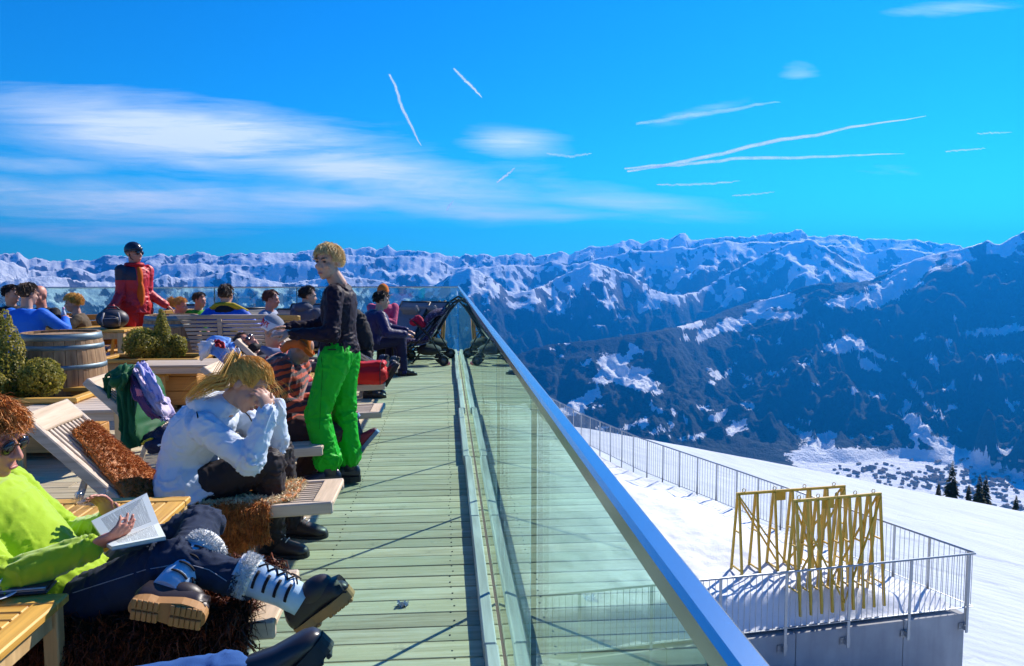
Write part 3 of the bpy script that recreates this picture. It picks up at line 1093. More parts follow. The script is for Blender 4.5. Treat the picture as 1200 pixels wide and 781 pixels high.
def build_rack(a, b, top, foot, n, label, spread):
    """a,b: ground ends of the rack"""
    a, b = Vector(a), Vector(b)
    root = empty('trestle_rack', (a + b) / 2, 0, label, 'rack', 'yellow racks on the platform')
    inv = Matrix.Translation(-(a + b) / 2)
    e = (b - a).normalized(); nr = Vector((-e.y, e.x, 0))
    U = Vector((0, 0, 1))

    def part(m, nm):
        o = m.build(nm, M_YEL); o.parent = root; o.matrix_parent_inverse = inv; return o
    part(MB().beam(a + U * top - e * .04, b + U * top + e * .04, .05, .05), 'top_bar')
    L = (b - a).length
    for i in range(n):
        c = a + e * (L * i / (n - 1))
        ends = []
        for s in (-1, 1):
            p0, p1 = c + U * (top - .02) + nr * .03 * s, c + nr * spread * s + U * foot
            ends.append((p0, p1))
            part(MB().beam(p0, p1, .042, .042, up=nr), 'leg')
        for f in (.40, .80):
            q0 = ends[0][0].lerp(ends[0][1], f); q1 = ends[1][0].lerp(ends[1][1], f)
            part(MB().beam(q0, q1, .028, .028), 'rung')
    for s in (-1, 1):
        for (f0, f1, h0, h1) in ((0.0, .5, .97, .08), (1.0, .5, .97, .08)):
            o0 = nr * s * (spread * (1 - h0) + .05); o1 = nr * s * (spread * (1 - h1) + .05)
            part(MB().beam(a + e * L * f0 + U * (top * h0) + o0, a + e * L * f1 + U * (foot + (top - foot) * h1) + o1, .03, .03), 'brace')
    for i in range(0, n, 2):
        c = a + e * (L * (i + .35) / n) + U * (top + .03)
        ring = [c + e * (.035 * math.cos(k * math.pi / 6)) + U * (.03 + .035 * math.sin(k * math.pi / 6)) for k in range(13)]
        part(MB().tube(ring, .007, 6), 'ring')
    c = a + e * L * .40 + U * (top - .12)
    part(MB().box(c + nr * .04, (.26, .012, .17), Matrix((e, nr, U)).transposed(), .003), 'plate')


r1a = at_z(863, 676, PZ + .38); r1b = at_z(985, 664, PZ + .38)
r2a = at_z(929, 704, PZ + .36); r2b = at_z(1026, 692, PZ + .36)
build_rack(r1a, r1b, 1.66, -.2, 7, 'yellow A-frame rack standing behind the other one in the snow', .24)
build_rack(r2a, r2b, 1.86, -.2, 9, 'yellow A-frame rack next to the front fence, its legs in shadowed snow', .24)


# ------------------------------------------------------------------ fir trees below the crest
def build_firs():
    rnd = random.Random(9)
    mb = mat_plain('fir_bark', (.07, .05, .035), .9)
    t = NT('fir_needles')
    c = t.ramp(t.noise(t.coord(), 3.0, 3), [(.3, (.018, .032, .014)), (.7, (.06, .075, .03))])
    t.set(Base_Color=c, Roughness=.8)
    mn = t.m
    spots = [(1115, 577, 33, 'tall dark fir standing apart, first below the slope crest'), (1135, 584, 14, 'small fir between the lone fir and the pair'), (1147, 588, 28, 'left fir of the close dark pair beyond the slope'),
             (1154, 592, 31, 'right fir of the close dark pair beyond the slope'), (1190, 605, 21, 'dark fir at the low end of the slope crest'), (1100, 573, 6, 'tiny fir poking over the slope crest'), (1230, 618, 25, 'dark fir further down along the slope crest')]
    for (x, y, hp, lab) in spots:
        d = ray(x, y); h = math.hypot(d.x, d.y)
        rr = 150 + rnd.random() * 14
        X, Yy = d.x / h * rr, d.y / h * rr
        base = Vector((X, Yy, float(slope_z(np.array([X]), np.array([Yy]))[0])))
        zpix = CAM_H + d.z / h * rr
        hgt = hp / F_PX * rr * 1.02 + (zpix - base.z)
        root = empty('fir_tree', base, 0, lab, 'tree', 'firs below the slope crest')
        MB().tube([(0, 0, -.4), (0, 0, hgt * .5), (0, 0, hgt * .97)], [.16, .10, .02], 7).build('trunk', mb, root)
        m = MB()
        n = 46
        for i in range(n):
            f = (i + .5) / n
            z = hgt * (.10 + .90 * f)
            rad = (1 - f) ** .85 * hgt * .185 * (.75 + .5 * rnd.random()) + .10
            for k in range(9):
                a = rnd.random() * 6.283
                dr = Vector((math.cos(a), math.sin(a), 0)); sd = Vector((-dr.y, dr.x, 0))
                q0 = Vector((0, 0, z)); droop = rad * (.25 + .3 * rnd.random())
                q1 = q0 + dr * rad * .6 + Vector((0, 0, -droop * .35)); q2 = q0 + dr * rad + Vector((0, 0, -droop))
                w = rad * .22 + .05
                m.add([q0 - sd * w * .3, q0 + sd * w * .3, q1 + sd * w, q2, q1 - sd * w, q1 + Vector((0, 0, -.16)) * (1 - f * .5)], [(0, 1, 2, 3, 4), (0, 1, 5), (1, 2, 5), (2, 3, 5), (3, 4, 5), (4, 0, 5)])
        m.build('crown', mn, root)


build_firs()


# ================================================================== terrace deck
M_PLANK = None
DECK_W = -11.0


def build_deck():
    global M_PLANK
    t = NT('weathered_plank')
    oi = t.node('ShaderNodeObjectInfo')
    cmb = t.node('ShaderNodeCombineXYZ')
    t.l.new(t.math('MULTIPLY', oi.outputs['Random'], 91.0), cmb.inputs[0]); t.l.new(t.math('MULTIPLY', oi.outputs['Random'], 53.0), cmb.inputs[1])
    add = t.node('ShaderNodeVectorMath', operation='ADD')
    t.l.new(t.coord(), add.inputs[0]); t.l.new(cmb.outputs[0], add.inputs[1])
    mp = t.node('ShaderNodeMapping'); mp.inputs['Scale'].default_value = (1.2, 26, 26); t.l.new(add.outputs[0], mp.inputs[0])
    g = t.noise(mp.outputs[0], 1.5, 7, .65, .3)
    c = t.ramp(g, [(.25, (.29, .225, .13)), (.5, (.55, .455, .295)), (.78, (.69, .60, .44))])
    st = t.noise(add.outputs[0], 1.6, 6, .6)
    c = t.mix(t.ramp(st, [(.48, 0.0), (.75, .7)]), c, (.50, .38, .20))
    sp = t.noise(add.outputs[0], 7.0, 6, .7)
    c = t.mix(t.ramp(sp, [(.60, 0.0), (.74, .8)]), c, (.10, .09, .07))
    sm = t.noise(t.map((.5, 1.6, 1)), 1.1, 6, .7)
    c = t.mix(t.ramp(sm, [(.46, 0.0), (.70, .62)]), c, (.24, .19, .12))
    pale = t.noise(t.map((.7, 2.5, 1), loc=(5, 3, 0)), 1.7, 6, .7)
    c = t.mix(t.ramp(pale, [(.55, 0.0), (.75, .6)]), c, (.72, .68, .58))
    gr = t.noise(add.outputs[0], .8, 4, .6)
    c = t.mix(t.ramp(gr, [(.45, 0.0), (.7, .5)]), c, (.40, .44, .30))
    hv = t.node('ShaderNodeHueSaturation'); t.l.new(c, hv.inputs['Color'])
    t.put(hv.inputs['Value'], t.math('ADD', t.math('MULTIPLY', oi.outputs['Random'], .42), .80))
    t.set(Base_Color=hv.outputs[0], Roughness=.8, Normal=t.bump(g, .45, .006))
    M_PLANK = t.m
    m = MB()
    m.box((-5.4, 6.2, -.28), (11.5, 17.0, .40))
    deck = m.build('deck', mat_plain('deck_frame', (.09, .08, .065), .9), None, None, 'weathered plank terrace floor', None, None, 'structure')
    MB().box((.30, 6.2, -.38), (.035, 17.0, .62)).build('fascia', mat_plain('deck_fascia', (.22, .23, .24), .6), deck)
    rnd = random.Random(3)
    pw = .139
    meshes = {}
    y = .62
    k = 0
    while y < 14.55:
        joints = [-2.6 - .9 * (k % 3), -6.4 - 1.1 * ((k + 1) % 3), DECK_W]
        x0 = .215
        for j in joints:
            L = x0 - j - .004
            m = MB()
            m.box((0, 0, -.014 + rnd.random() * .003), (L, pw - .006 - rnd.random() * .004, .028), None, .0025)
            o = m.build('plank', M_PLANK, deck, ((x0 + j) / 2, y + pw / 2, 0))
            o.rotation_euler = (rnd.gauss(0, .006), 0, rnd.gauss(0, .0003))
            x0 = j
        y += pw
        k += 1
    m = MB()
    for q in range(20):
        m.box(((DECK_W + .215) / 2, .62 - pw * (q + .5), -.013), (.215 - DECK_W - .004, pw - .008, .028), None, .0025)
    m.build('plank_row', M_PLANK, deck, kind='stuff')
    # screw heads: one countless row pattern joined
    m = MB()
    y = -2.0
    while y < 9.5:
        for xn in (.02, -.60, -1.22, -1.85, -2.45):
            for dy in (.032, .107):
                m.lathe([(.0005, .0042), (.0042, .0040), (.0045, .001)], 6, (xn + rnd.gauss(0, .006), y + dy + rnd.gauss(0, .004), 0), False)
        y += pw
    m.build('screw', mat_plain('screw_steel', (.05, .047, .043), .5, .6), deck, kind='stuff')


build_deck()

# ------------------------------------------------------------------ glass balustrade
GX = .23
GY = 14.4
RAIL_TOP = 1.203


def glass_mat():
    t = NT('balustrade_glass')
    t.n.remove(t.b)
    tr = t.node('ShaderNodeBsdfTransparent'); tr.inputs[0].default_value = (.77, .95, .90, 1)
    gl = t.node('ShaderNodeBsdfGlossy'); gl.inputs['Roughness'].default_value = .004; gl.inputs[0].default_value = (.92, 1, .97, 1)
    lw = t.node('ShaderNodeLayerWeight'); lw.inputs[0].default_value = .5
    sch = t.math('ADD', t.math('MULTIPLY', t.math('POWER', lw.outputs['Facing'], 5.0), .96), .04)
    mx = t.node('ShaderNodeMixShader')
    t.l.new(sch, mx.inputs[0]); t.l.new(tr.outputs[0], mx.inputs[1]); t.l.new(gl.outputs[0], mx.inputs[2])
    # thin film of dust and dried drops
    df = t.node('ShaderNodeBsdfDiffuse'); df.inputs[0].default_value = (.6, .7, .66, 1)
    m2 = t.node('ShaderNodeMixShader')
    du = t.noise(t.map((1, 1, .6)), 2.2, 6, .7)
    t.l.new(t.ramp(du, [(.45, .006), (.75, .045)]), m2.inputs[0])
    t.l.new(mx.outputs[0], m2.inputs[1]); t.l.new(df.outputs[0], m2.inputs[2])
    t.l.new(m2.outputs[0], t.out.inputs[0])
    return t.m


M_GLASS = glass_mat()
M_RAIL = mat_plain('rail_steel', (.40, .50, .60), .24, 1.0, .06, 8, .06, 200, .0006)
M_SEAL = mat_plain('joint_seal', (.05, .055, .05), .7)


def build_railing():
    root = empty('glass_railing', (GX, 2.0, 0), 0, 'glass balustrade with steel handrail running along the walkway', 'railing')
    inv = Matrix.Translation((-GX, -2.0, 0))

    def part(m, nm, mat, par=root):
        o = m.build(nm, mat); o.parent = par
        if par is root: o.matrix_parent_inverse = inv
        return o
    js = [2.06 + 1.42 * k for k in range(-3, 9)] + [GY - .03]
    for i in range(len(js) - 1):
        a, b = js[i] + .007, js[i + 1] - .007
        p = part(MB().box((GX, (a + b) / 2, .585), (.017, b - a, 1.20)), 'glass_panel', M_GLASS)
        part(MB().box((GX, js[i], .585), (.014, .0135, 1.18)), 'joint_seal', M_SEAL, p)
    part(MB().box((GX, (js[0] + GY) / 2, RAIL_TOP - .017), (.032, GY - js[0] + .05, .034), None, .006), 'handrail', M_RAIL)
    # kerb: sawn timbers in front of the glass foot
    M_KERB = mat_wood('kerb_timber', (.56, .55, .50), (.36, .35, .31), 1, .8, .6, .08)
    ys = [-2.2, 1.0, 2.95, 4.55, 6.05, 8.2, 10.4, 12.4, GY - .12]
    for i in range(len(ys) - 1):
        dx = (-.012, .004, 0, .0, -.012, .006, -.004, .006)[i]
        m = MB().box((.162 + dx, (ys[i] + ys[i + 1]) / 2, .035), (.052, ys[i + 1] - ys[i] - .006, .066), None, .006)
        part(m, 'kerb_timber', M_KERB)
    r2 = empty('glass_railing', (-5, GY, 0), 0, 'glass balustrade closing the far end of the terrace behind the guests', 'railing')
    inv2 = Matrix.Translation((5, -GY, 0))
    xs = [GX - .02 - 1.42 * k for k in range(0, 9)]
    xs[0] = GX - .012
    for i in range(len(xs) - 1):
        b, a = xs[i] - .007, xs[i + 1] + .007
        p = MB().box(((a + b) / 2, GY, .585), (b - a, .017, 1.20)).build('glass_panel', M_GLASS); p.parent = r2; p.matrix_parent_inverse = inv2
        s = MB().box((xs[i + 1], GY, .585), (.0135, .014, 1.18)).build('joint_seal', M_SEAL); s.parent = p
    o = MB().box(((xs[0] + xs[-1]) / 2, GY, RAIL_TOP - .018), (xs[0] - xs[-1], .03, .03), None, .006).build('handrail', M_RAIL); o.parent = r2; o.matrix_parent_inverse = inv2


build_railing()
# ================================================================== furniture on the terrace
M_BLEACH = mat_wood('bleached_teak', (.58, .475, .37), (.40, .31, .23), 0, .7, .8, .10)
M_BLEACH_Y = mat_wood('bleached_teak_cross', (.64, .49, .34), (.45, .33, .21), 1, .7, .8, .10)
M_OILED = mat_wood('oiled_pine', (.66, .37, .07), (.44, .21, .035), 0, .5, .8, .12)
M_OILED_Y = mat_wood('oiled_pine_cross', (.66, .37, .07), (.44, .21, .035), 1, .5, .8, .12)
M_OILED_Z = mat_wood('oiled_pine_upright', (.62, .42, .20), (.44, .28, .12), 2, .55, .8, .12)
M_ORANGE = mat_wood('larch_board', (.58, .30, .09), (.36, .17, .05), 0, .6, .7, .12)
M_STEEL = mat_plain('brushed_bracket', (.45, .46, .48), .4, .9)
M_BLACKM = mat_plain('black_metal', (.02, .02, .022), .45, .3)

# profile of a lounger in its own frame: x runs back from the foot end, z up
LP = [(0.0, .325), (-.93, .285), (-1.46, .80)]
LW = .46


def make_lounger(name='sun_lounger'):
    root = empty(name, (0, 0, 0))
    A, B, C = [Vector((x, 0, z)) for x, z in LP]
    for s in (-1, 1):
        yo = Vector((0, s * (LW / 2 - .018), 0))
        rail = MB()
        rail.beam(A + yo, B + yo, .036, .062, bev=.006); rail.build('side_rail', M_BLEACH, root)
        rail = MB()
        rail.beam(B + yo - Vector((0, s * .0, 0)) + (C - B) * .03, C + yo, .036, .055, up=(0, 0, 1), bev=.006); rail.build('back_rail', M_BLEACH, root)
    # end boards
    d1 = (B - A).normalized(); d2 = (C - B).normalized()
    up1 = Vector((-d1.z, 0, d1.x)) * -1; up2 = Vector((0, 1, 0)).cross(d2)
    MB().beam(A + d1 * .05 + Vector((0, -LW / 2 + .02, .018)), A + d1 * .05 + Vector((0, LW / 2 - .02, .018)), .105, .028, up=(0, 0, 1), bev=.006).build('foot_board', M_BLEACH_Y, root)
    n2 = Vector((-d2.z, 0, d2.x)) * -1
    n2 = n2 if n2.z > 0 else -n2
    MB().beam(C - d2 * .065 + n2 * .014 + Vector((0, -LW / 2 + .02, 0)), C - d2 * .065 + n2 * .014 + Vector((0, LW / 2 - .02, 0)), .125, .028, up=n2, bev=.006).build('head_board', M_BLEACH_Y, root)
    MB().beam(B + d1 * -.03 + Vector((0, -LW / 2 + .04, .01)), B + d1 * -.03 + Vector((0, LW / 2 - .04, .01)), .05, .024, bev=.004).build('cross_bar', M_BLEACH_Y, root)
    n = 10
    sl1 = MB().beam(A + d1 * .105, B - d1 * .06, .021, .016, bev=.003).mesh('slat', M_BLEACH)
    sl2 = MB().beam(B + d2 * .03, C - d2 * .13, .021, .016, up=n2, bev=.003).mesh('slat', M_BLEACH)
    for i in range(n):
        y = (i + .5) / n * (LW - .075) - (LW - .075) / 2
        obj('slat', sl1, root, (0, y, .012)); obj('slat', sl2, root, (0, y, .012))
    for s in (-1, 1):
        y = s * (LW / 2 - .055)
        MB().beam((-.44, y, 0), (-.38, y, .30), .035, .045, up=(1, 0, 0), bev=.004).build('leg', M_BLEACH, root)
        MB().beam((-1.05, y, 0), (-.86, y, .27), .035, .045, up=(1, 0, 0), bev=.004).build('leg', M_BLEACH, root)
        MB().beam((-1.34, y, .05), (-1.18, y, .50), .022, .03, up=(1, 0, 0), bev=.003).build('prop', M_BLEACH, root)
    MB().beam((-1.33, -LW / 2 + .06, .07), (-1.33, LW / 2 - .06, .07), .03, .02).build('stretcher', M_BLEACH_Y, root)
    return root


LX = -.565
LOUNGERS = [(2.80, 'slatted wooden lounger under the reader in the lime fleece', 0.0), (4.14, 'slatted wooden lounger with rust sheepskin on its back, woman in pale blue jacket on it', 0.0),
            (5.40, 'slatted wooden lounger with green and lilac coats thrown over its back', 0.0), (6.92, 'slatted wooden lounger behind the coats, its bare back showing beside the blonde hair', 0.0),
            (8.25, 'slatted wooden lounger with a blue and white jacket over its back', 0.0), (9.55, 'slatted wooden lounger with the red bag and padded boots at its foot', 0.0),
            (1.52, 'slatted wooden lounger of the guest in blue jeans', 0.0)]
_l0 = make_lounger()
for i, (y, lab, rz) in enumerate(LOUNGERS):
    o = _l0 if i == 0 else copy_tree(_l0)
    o.location = (LX + (-.24 if i == 2 else 0) + (.02 if i == 3 else 0) - (.05 if i == 4 else 0), y, 0)
    if i == 3: o.scale = (1, 1, .86)
    o.rotation_euler.z = rz
    tag(o, lab, 'lounger', 'loungers facing the railing')


def make_side_table(name, sx, sy, h, top, legm, label, loc, group, rz=0.0, slats=7, along='y', frame=True):
    root = empty(name, loc, rz, label, 'table', group)
    t = .028
    if frame:
        fw = .075
        MB().box((0, sy / 2 - fw / 2, h - t / 2), (sx, fw, t), None, .005).build('frame_board', top[0], root)
        MB().box((0, -sy / 2 + fw / 2, h - t / 2), (sx, fw, t), None, .005).build('frame_board', top[0], root)
        for s in (-1, 1):
            MB().box((s * (sx / 2 - fw / 2), 0, h - t / 2), (fw, sy - 2 * fw - .004, t), None, .005).build('frame_board', top[1], root)
        inx, iny = sx - 2 * fw - .006, sy - 2 * fw - .006
    else:
        inx, iny = sx, sy
    if along == 'y':
        w = inx / slats
        me = MB().box((0, 0, 0), (w - .006, iny, t - .004), None, .004).mesh('slat', top[1])
        for i in range(slats): obj('slat', me, root, (-inx / 2 + w * (i + .5), 0, h - t / 2 - .001))
    else:
        w = iny / slats
        me = MB().box((0, 0, 0), (inx, w - .006, t - .004), None, .004).mesh('slat', top[0])
        for i in range(slats): obj('slat', me, root, (0, -iny / 2 + w * (i + .5), h - t / 2 - .001))
    lg = .045
    me = MB().box((0, 0, (h - t) / 2), (lg, lg, h - t - .001), None, .004).mesh('leg', legm)
    for a in (-1, 1):
        for b in (-1, 1): obj('leg', me, root, (a * (sx / 2 - .035), b * (sy / 2 - .035), 0))
    ap = .06
    for b in (-1, 1):
        MB().box((0, b * (sy / 2 - .035), h - t - ap / 2 - .002), (sx - .12, .02, ap), None, .003).build('apron', M_OILED_Z if legm != M_OILED_Z else top[0], root)
    for a in (-1, 1):
        MB().box((a * (sx / 2 - .035), 0, h - t - ap / 2 - .002), (.02, sy - .12, ap), None, .003).build('apron', legm, root)
    return root


make_side_table('side_table', .58, .47, .50, (M_OILED, M_OILED_Y), M_OILED_Z, 'honey coloured slatted side table with a glass ashtray, beside the lime fleece', (-1.42, 3.33, 0), 'honey side tables', 0, 9, 'y', True)
make_side_table('side_table', .58, .47, .50, (M_OILED, M_OILED_Y), M_OILED_Z, 'honey coloured slatted side table with a dark wallet on it', (-1.46, 2.27, 0), 'honey side tables', 0, 6, 'x', True)
make_side_table('side_table', .58, .47, .50, (M_OILED, M_OILED_Y), M_OILED_Z, 'honey coloured side table behind the striped child', (-1.50, 6.16, 0), 'honey side tables', 0, 9, 'y', True)
make_side_table('side_table', .58, .47, .50, (M_OILED, M_OILED_Y), M_OILED_Z, 'honey coloured side table between the red jacketed child and the sunburnt man', (-1.40, 7.58, 0), 'honey side tables', 0, 9, 'y', True)
# grey low benches between the planters and the loungers
pA = at_z(100, 473, .45); pB = at_z(206, 424, .55)
make_side_table('low_table', .78, .62, .45, (M_BLEACH, M_BLEACH_Y), M_OILED_Z, 'pale grey low table beside the near wine barrel', (pA.x + .0, pA.y, 0), 'grey low tables', 0, 6, 'x', False)
make_side_table('low_table', .78, .62, .55, (M_BLEACH, M_BLEACH_Y), M_OILED_Z, 'pale grey low table in front of the second shrub planter', (pB.x + .05, pB.y, 0), 'grey low tables', 0, 6, 'x', False)
pC = at_z(178, 436, .42)
make_side_table('side_table', .40, .40, .42, (M_OILED, M_OILED_Y), M_OILED_Z, 'small honey coloured stool table beside the pale grey low table', (pC.x, pC.y, 0), None, 0, 5, 'x', True)


# ------------------------------------------------------------------ things on the near tables
def glass_clear():
    t = NT('clear_glass')
    t.n.remove(t.b)
    tr = t.node('ShaderNodeBsdfTransparent'); tr.inputs[0].default_value = (.93, .96, .96, 1)
    gl = t.node('ShaderNodeBsdfGlossy'); gl.inputs['Roughness'].default_value = .03
    lw = t.node('ShaderNodeLayerWeight'); lw.inputs[0].default_value = .5
    mx = t.node('ShaderNodeMixShader')
    t.l.new(t.math('ADD', t.math('MULTIPLY', t.math('POWER', lw.outputs['Facing'], 3.0), .75), .06), mx.inputs[0])
    t.l.new(tr.outputs[0], mx.inputs[1]); t.l.new(gl.outputs[0], mx.inputs[2]); t.l.new(mx.outputs[0], t.out.inputs[0])
    return t.m


M_CLEAR = glass_clear()
p = at_z(108, 589, .50)
m = MB().lathe([(.001, .006), (.045, .006), (.050, .014), (.056, .045), (.064, .046), (.066, .040), (.062, .004), (.055, .0), (.001, .0)], 28)
o = m.build('ashtray', M_CLEAR, None, (p.x, p.y, .502), 'round clear glass ashtray on the honey side table', 'ashtray')
rnd = random.Random(2)
b = MB()
for k in range(3):
    a = rnd.random() * 6.28
    c = Vector((.02 * math.cos(a * 2), .02 * math.sin(a * 2), .013))
    b.tube([c, c + Vector((.022 * math.cos(a), .022 * math.sin(a), .004))], .0038, 6)
b.build('cigarette_end', mat_plain('filter_paper', (.6, .42, .22), .8), o)
p = at_z(30, 688, .515)
w = empty('wallet', (p.x - .02, p.y, .502), R(8), 'closed dark leather wallet lying on the honey side table', 'wallet')
ML = mat_plain('wallet_leather', (.035, .03, .035), .35, 0, .3, 20, .3, 90, .002)
MB().box((0, 0, .006), (.19, .095, .010), None, .004).build('cover', ML, w)
MB().box((-.002, 0, .0135), (.18, .088, .004), None, .001).build('lining', mat_plain('wallet_paper', (.35, .33, .30), .7), w)
MB().box((0, .002, .021), (.19, .095, .010), None, .004).build('cover', ML, w)
MB().tube([(-.09, -.044, .020), (.09, -.044, .020)], .0035, 6).build('zip', M_STEEL, w)
p = at_z(3, 698, .51)
sc_ = empty('saucer', (p.x - .03, p.y, .503), 0, 'white china saucer with cup beside the dark wallet', 'saucer')
MCH = mat_plain('white_china', (.8, .82, .84), .2, 0, .02)
MB().lathe([(.001, .003), (.03, .003), (.068, .016), (.070, .014), (.035, .0), (.001, .0)], 28).build('plate', MCH, sc_)
MB().lathe([(.001, .006), (.020, .006), (.032, .03), (.038, .056), (.036, .056), (.029, .03), (.016, .012), (.001, .011)], 24, (-.01, 0, 0)).build('cup', MCH, sc_)


# ------------------------------------------------------------------ barrels
def barrel_mats():
    t = NT('barrel_oak')
    oi = t.node('ShaderNodeObjectInfo')
    g = t.noise(t.map((14, 14, 1.0)), 1.6, 6, .6, .3)
    c = t.ramp(g, [(.3, (.20, .11, .05)), (.55, (.38, .23, .11)), (.8, (.52, .34, .18))])
    hv = t.node('ShaderNodeHueSaturation'); t.l.new(c, hv.inputs['Color'])
    t.put(hv.inputs['Value'], t.math('ADD', t.math('MULTIPLY', oi.outputs['Random'], .55), .72))
    t.set(Base_Color=hv.outputs[0], Roughness=.75, Normal=t.bump(g, .3, .004))
    t2 = NT('barrel_hoop')
    n = t2.noise(t2.map((2, 2, 9)), 3.0, 5)
    t2.set(Base_Color=t2.ramp(n, [(.3, (.10, .16, .19)), (.7, (.22, .30, .34))]), Roughness=.5, Metallic=.35)
    return t.m, t2.m


M_OAK, M_HOOP = barrel_mats()


def make_barrel(loc, rb, rt, h, label, rz=0.0):
    root = empty('wine_barrel', loc, rz, label, 'barrel', 'wine barrels')
    n = 24
    zs = np.linspace(0, h, 11)

    def rad(z):
        u = 2 * z / h - 1
        return rt + (rb - rt) * (1 - u * u)
    half = math.pi / n - .006
    V = []; F = []
    for z in zs:
        r = rad(z)
        for (rr, a) in ((r, -half), (r + .002, 0), (r, half), (r - .026, half), (r - .026, -half)):
            V.append((rr * math.cos(a), rr * math.sin(a), z))
    for i in range(len(zs) - 1):
        for k in range(5):
            F.append((i * 5 + k, i * 5 + (k + 1) % 5, (i + 1) * 5 + (k + 1) % 5, (i + 1) * 5 + k))
    e = (len(zs) - 1) * 5
    F.append((0, 4, 3, 2, 1)); F.append((e, e + 1, e + 2, e + 3, e + 4))
    me = MB().add(V, F, False).mesh('stave', M_OAK)
    for k in range(n): obj('stave', me, root, None, (0, 0, 2 * math.pi * k / n))
    for (z0, z1) in ((.0, .055), (.10, .14), (.27, .31), (h - .31, h - .27), (h - .14, h - .10), (h - .06, h - .004)):
        MB().lathe([(rad(z0) + .001, z0), (rad(z0) + .005, z0 + .001), (rad(z1) + .005, z1 - .001), (rad(z1) + .001, z1)], 40).build('hoop', M_HOOP, root)
    bw = 2 * (rt - .03) / 6
    for k in range(6):
        x0 = -(rt - .03) + bw * k
        hw = math.sqrt(max(.0004, (rt - .03) ** 2 - max(abs(x0), abs(x0 + bw)) ** 2)); hm = math.sqrt(max(0, (rt - .03) ** 2 - min(abs(x0), abs(x0 + bw)) ** 2))
        pts = [(x0 + .002, -hw if abs(x0) > abs(x0 + bw) else -hm), (x0 + bw - .002, -hm if abs(x0) > abs(x0 + bw) else -hw), (x0 + bw - .002, hm if abs(x0) > abs(x0 + bw) else hw), (x0 + .002, hw if abs(x0) > abs(x0 + bw) else hm)]
        m = MB(); zt = h - .022
        m.add([(x, y, zt) for x, y in pts] + [(x, y, zt - .02) for x, y in pts], [(0, 1, 2, 3), (7, 6, 5, 4), (0, 4, 5, 1), (1, 5, 6, 2), (2, 6, 7, 3), (3, 7, 4, 0)])
        m.build('head_board', M_OAK, root)
    return root


b1 = at_z(72, 389, .95); b2 = at_z(201, 369, .95)
make_barrel((b1.x, b1.y, 0), .355, .31, .95, 'big weathered wine barrel beside the near shrub planter', .1)
make_barrel((b2.x, b2.y, 0), .345, .30, .95, 'weathered wine barrel at the end of the slatted bench', .23)


# ------------------------------------------------------------------ planters with clipped box
def leaf_mat():
    t = NT('box_leaves')
    at = t.attr('tone')
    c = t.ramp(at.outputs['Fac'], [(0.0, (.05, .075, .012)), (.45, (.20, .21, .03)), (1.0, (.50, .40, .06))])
    t.set(Base_Color=c, Roughness=.5)
    t.b.inputs['Subsurface Weight'].default_value = 0.0
    t.b.inputs['Transmission Weight'].default_value = 0.0
    tr = t.node('ShaderNodeBsdfTranslucent'); t.l.new(c, tr.inputs[0])
    mx = t.node('ShaderNodeMixShader'); mx.inputs[0].default_value = .5
    t.l.new(t.b.outputs[0], mx.inputs[1]); t.l.new(tr.outputs[0], mx.inputs[2]); t.l.new(mx.outputs[0], t.out.inputs[0])
    return t.m


M_LEAF = leaf_mat()
M_STEM = mat_plain('shrub_stem', (.10, .07, .04), .9)


def foliage_mesh(kind, rx, rz, n, seed, leaf=.022):
    rs = np.random.RandomState(seed)
    u = rs.rand(n); a = rs.rand(n) * 2 * np.pi
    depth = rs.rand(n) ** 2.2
    if kind == 'ball':
        ct = 1 - 1.85 * u; st = np.sqrt(np.clip(1 - ct * ct, 0, 1))
        lump = 1 + .10 * vnoise(a * 1.6, ct * 3.0, None, seed) + .06 * vnoise(a * 5, ct * 8, None, seed + 1)
        f = (1 - .45 * depth) * lump
        P = np.stack([rx * st * np.cos(a) * f, rx * st * np.sin(a) * f, rz + rz * ct * f], -1)
        N = np.stack([st * np.cos(a), st * np.sin(a), ct], -1)
    else:
        h = 1 - np.sqrt(u)
        lump = 1 + .16 * vnoise(a * 1.6, h * 7, None, seed) + .10 * vnoise(a * 5, h * 18, None, seed + 1)
        rr = rx * (1 - h) ** .82 * lump * (1 - .45 * depth) + .012
        rr *= ss(-.02, .10, h) * .25 + .75
        P = np.stack([rr * np.cos(a), rr * np.sin(a), h * 2 * rz], -1)
        N = np.stack([np.cos(a), np.sin(a), np.full(n, .45)], -1)
    N = N + rs.randn(n, 3) * .55
    N /= np.linalg.norm(N, axis=1, keepdims=True)
    T = np.cross(N, rs.randn(n, 3)); T /= np.linalg.norm(T, axis=1, keepdims=True)
    B = np.cross(N, T)
    L = leaf * (.6 + .8 * rs.rand(n))[:, None]
    W = L * .36
    V = np.stack([P - T * L * .5, P + B * W + N * L * .10, P + T * L * .55, P - B * W + N * L * .10], 1).reshape(-1, 3)
    F = np.arange(4 * n).reshape(n, 4)
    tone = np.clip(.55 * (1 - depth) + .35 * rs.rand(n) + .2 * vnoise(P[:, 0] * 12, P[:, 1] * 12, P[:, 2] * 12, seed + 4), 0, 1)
    me = np_mesh('foliage', V, F, M_LEAF, False)
    t = me.attributes.new('tone', 'FLOAT', 'POINT'); t.data.foreach_set('value', np.repeat(tone, 4).astype(np.float32))
    return me


M_SOIL = mat_plain('potting_soil', (.045, .03, .02), .95, 0, .4, 20, .6, 40, .02)


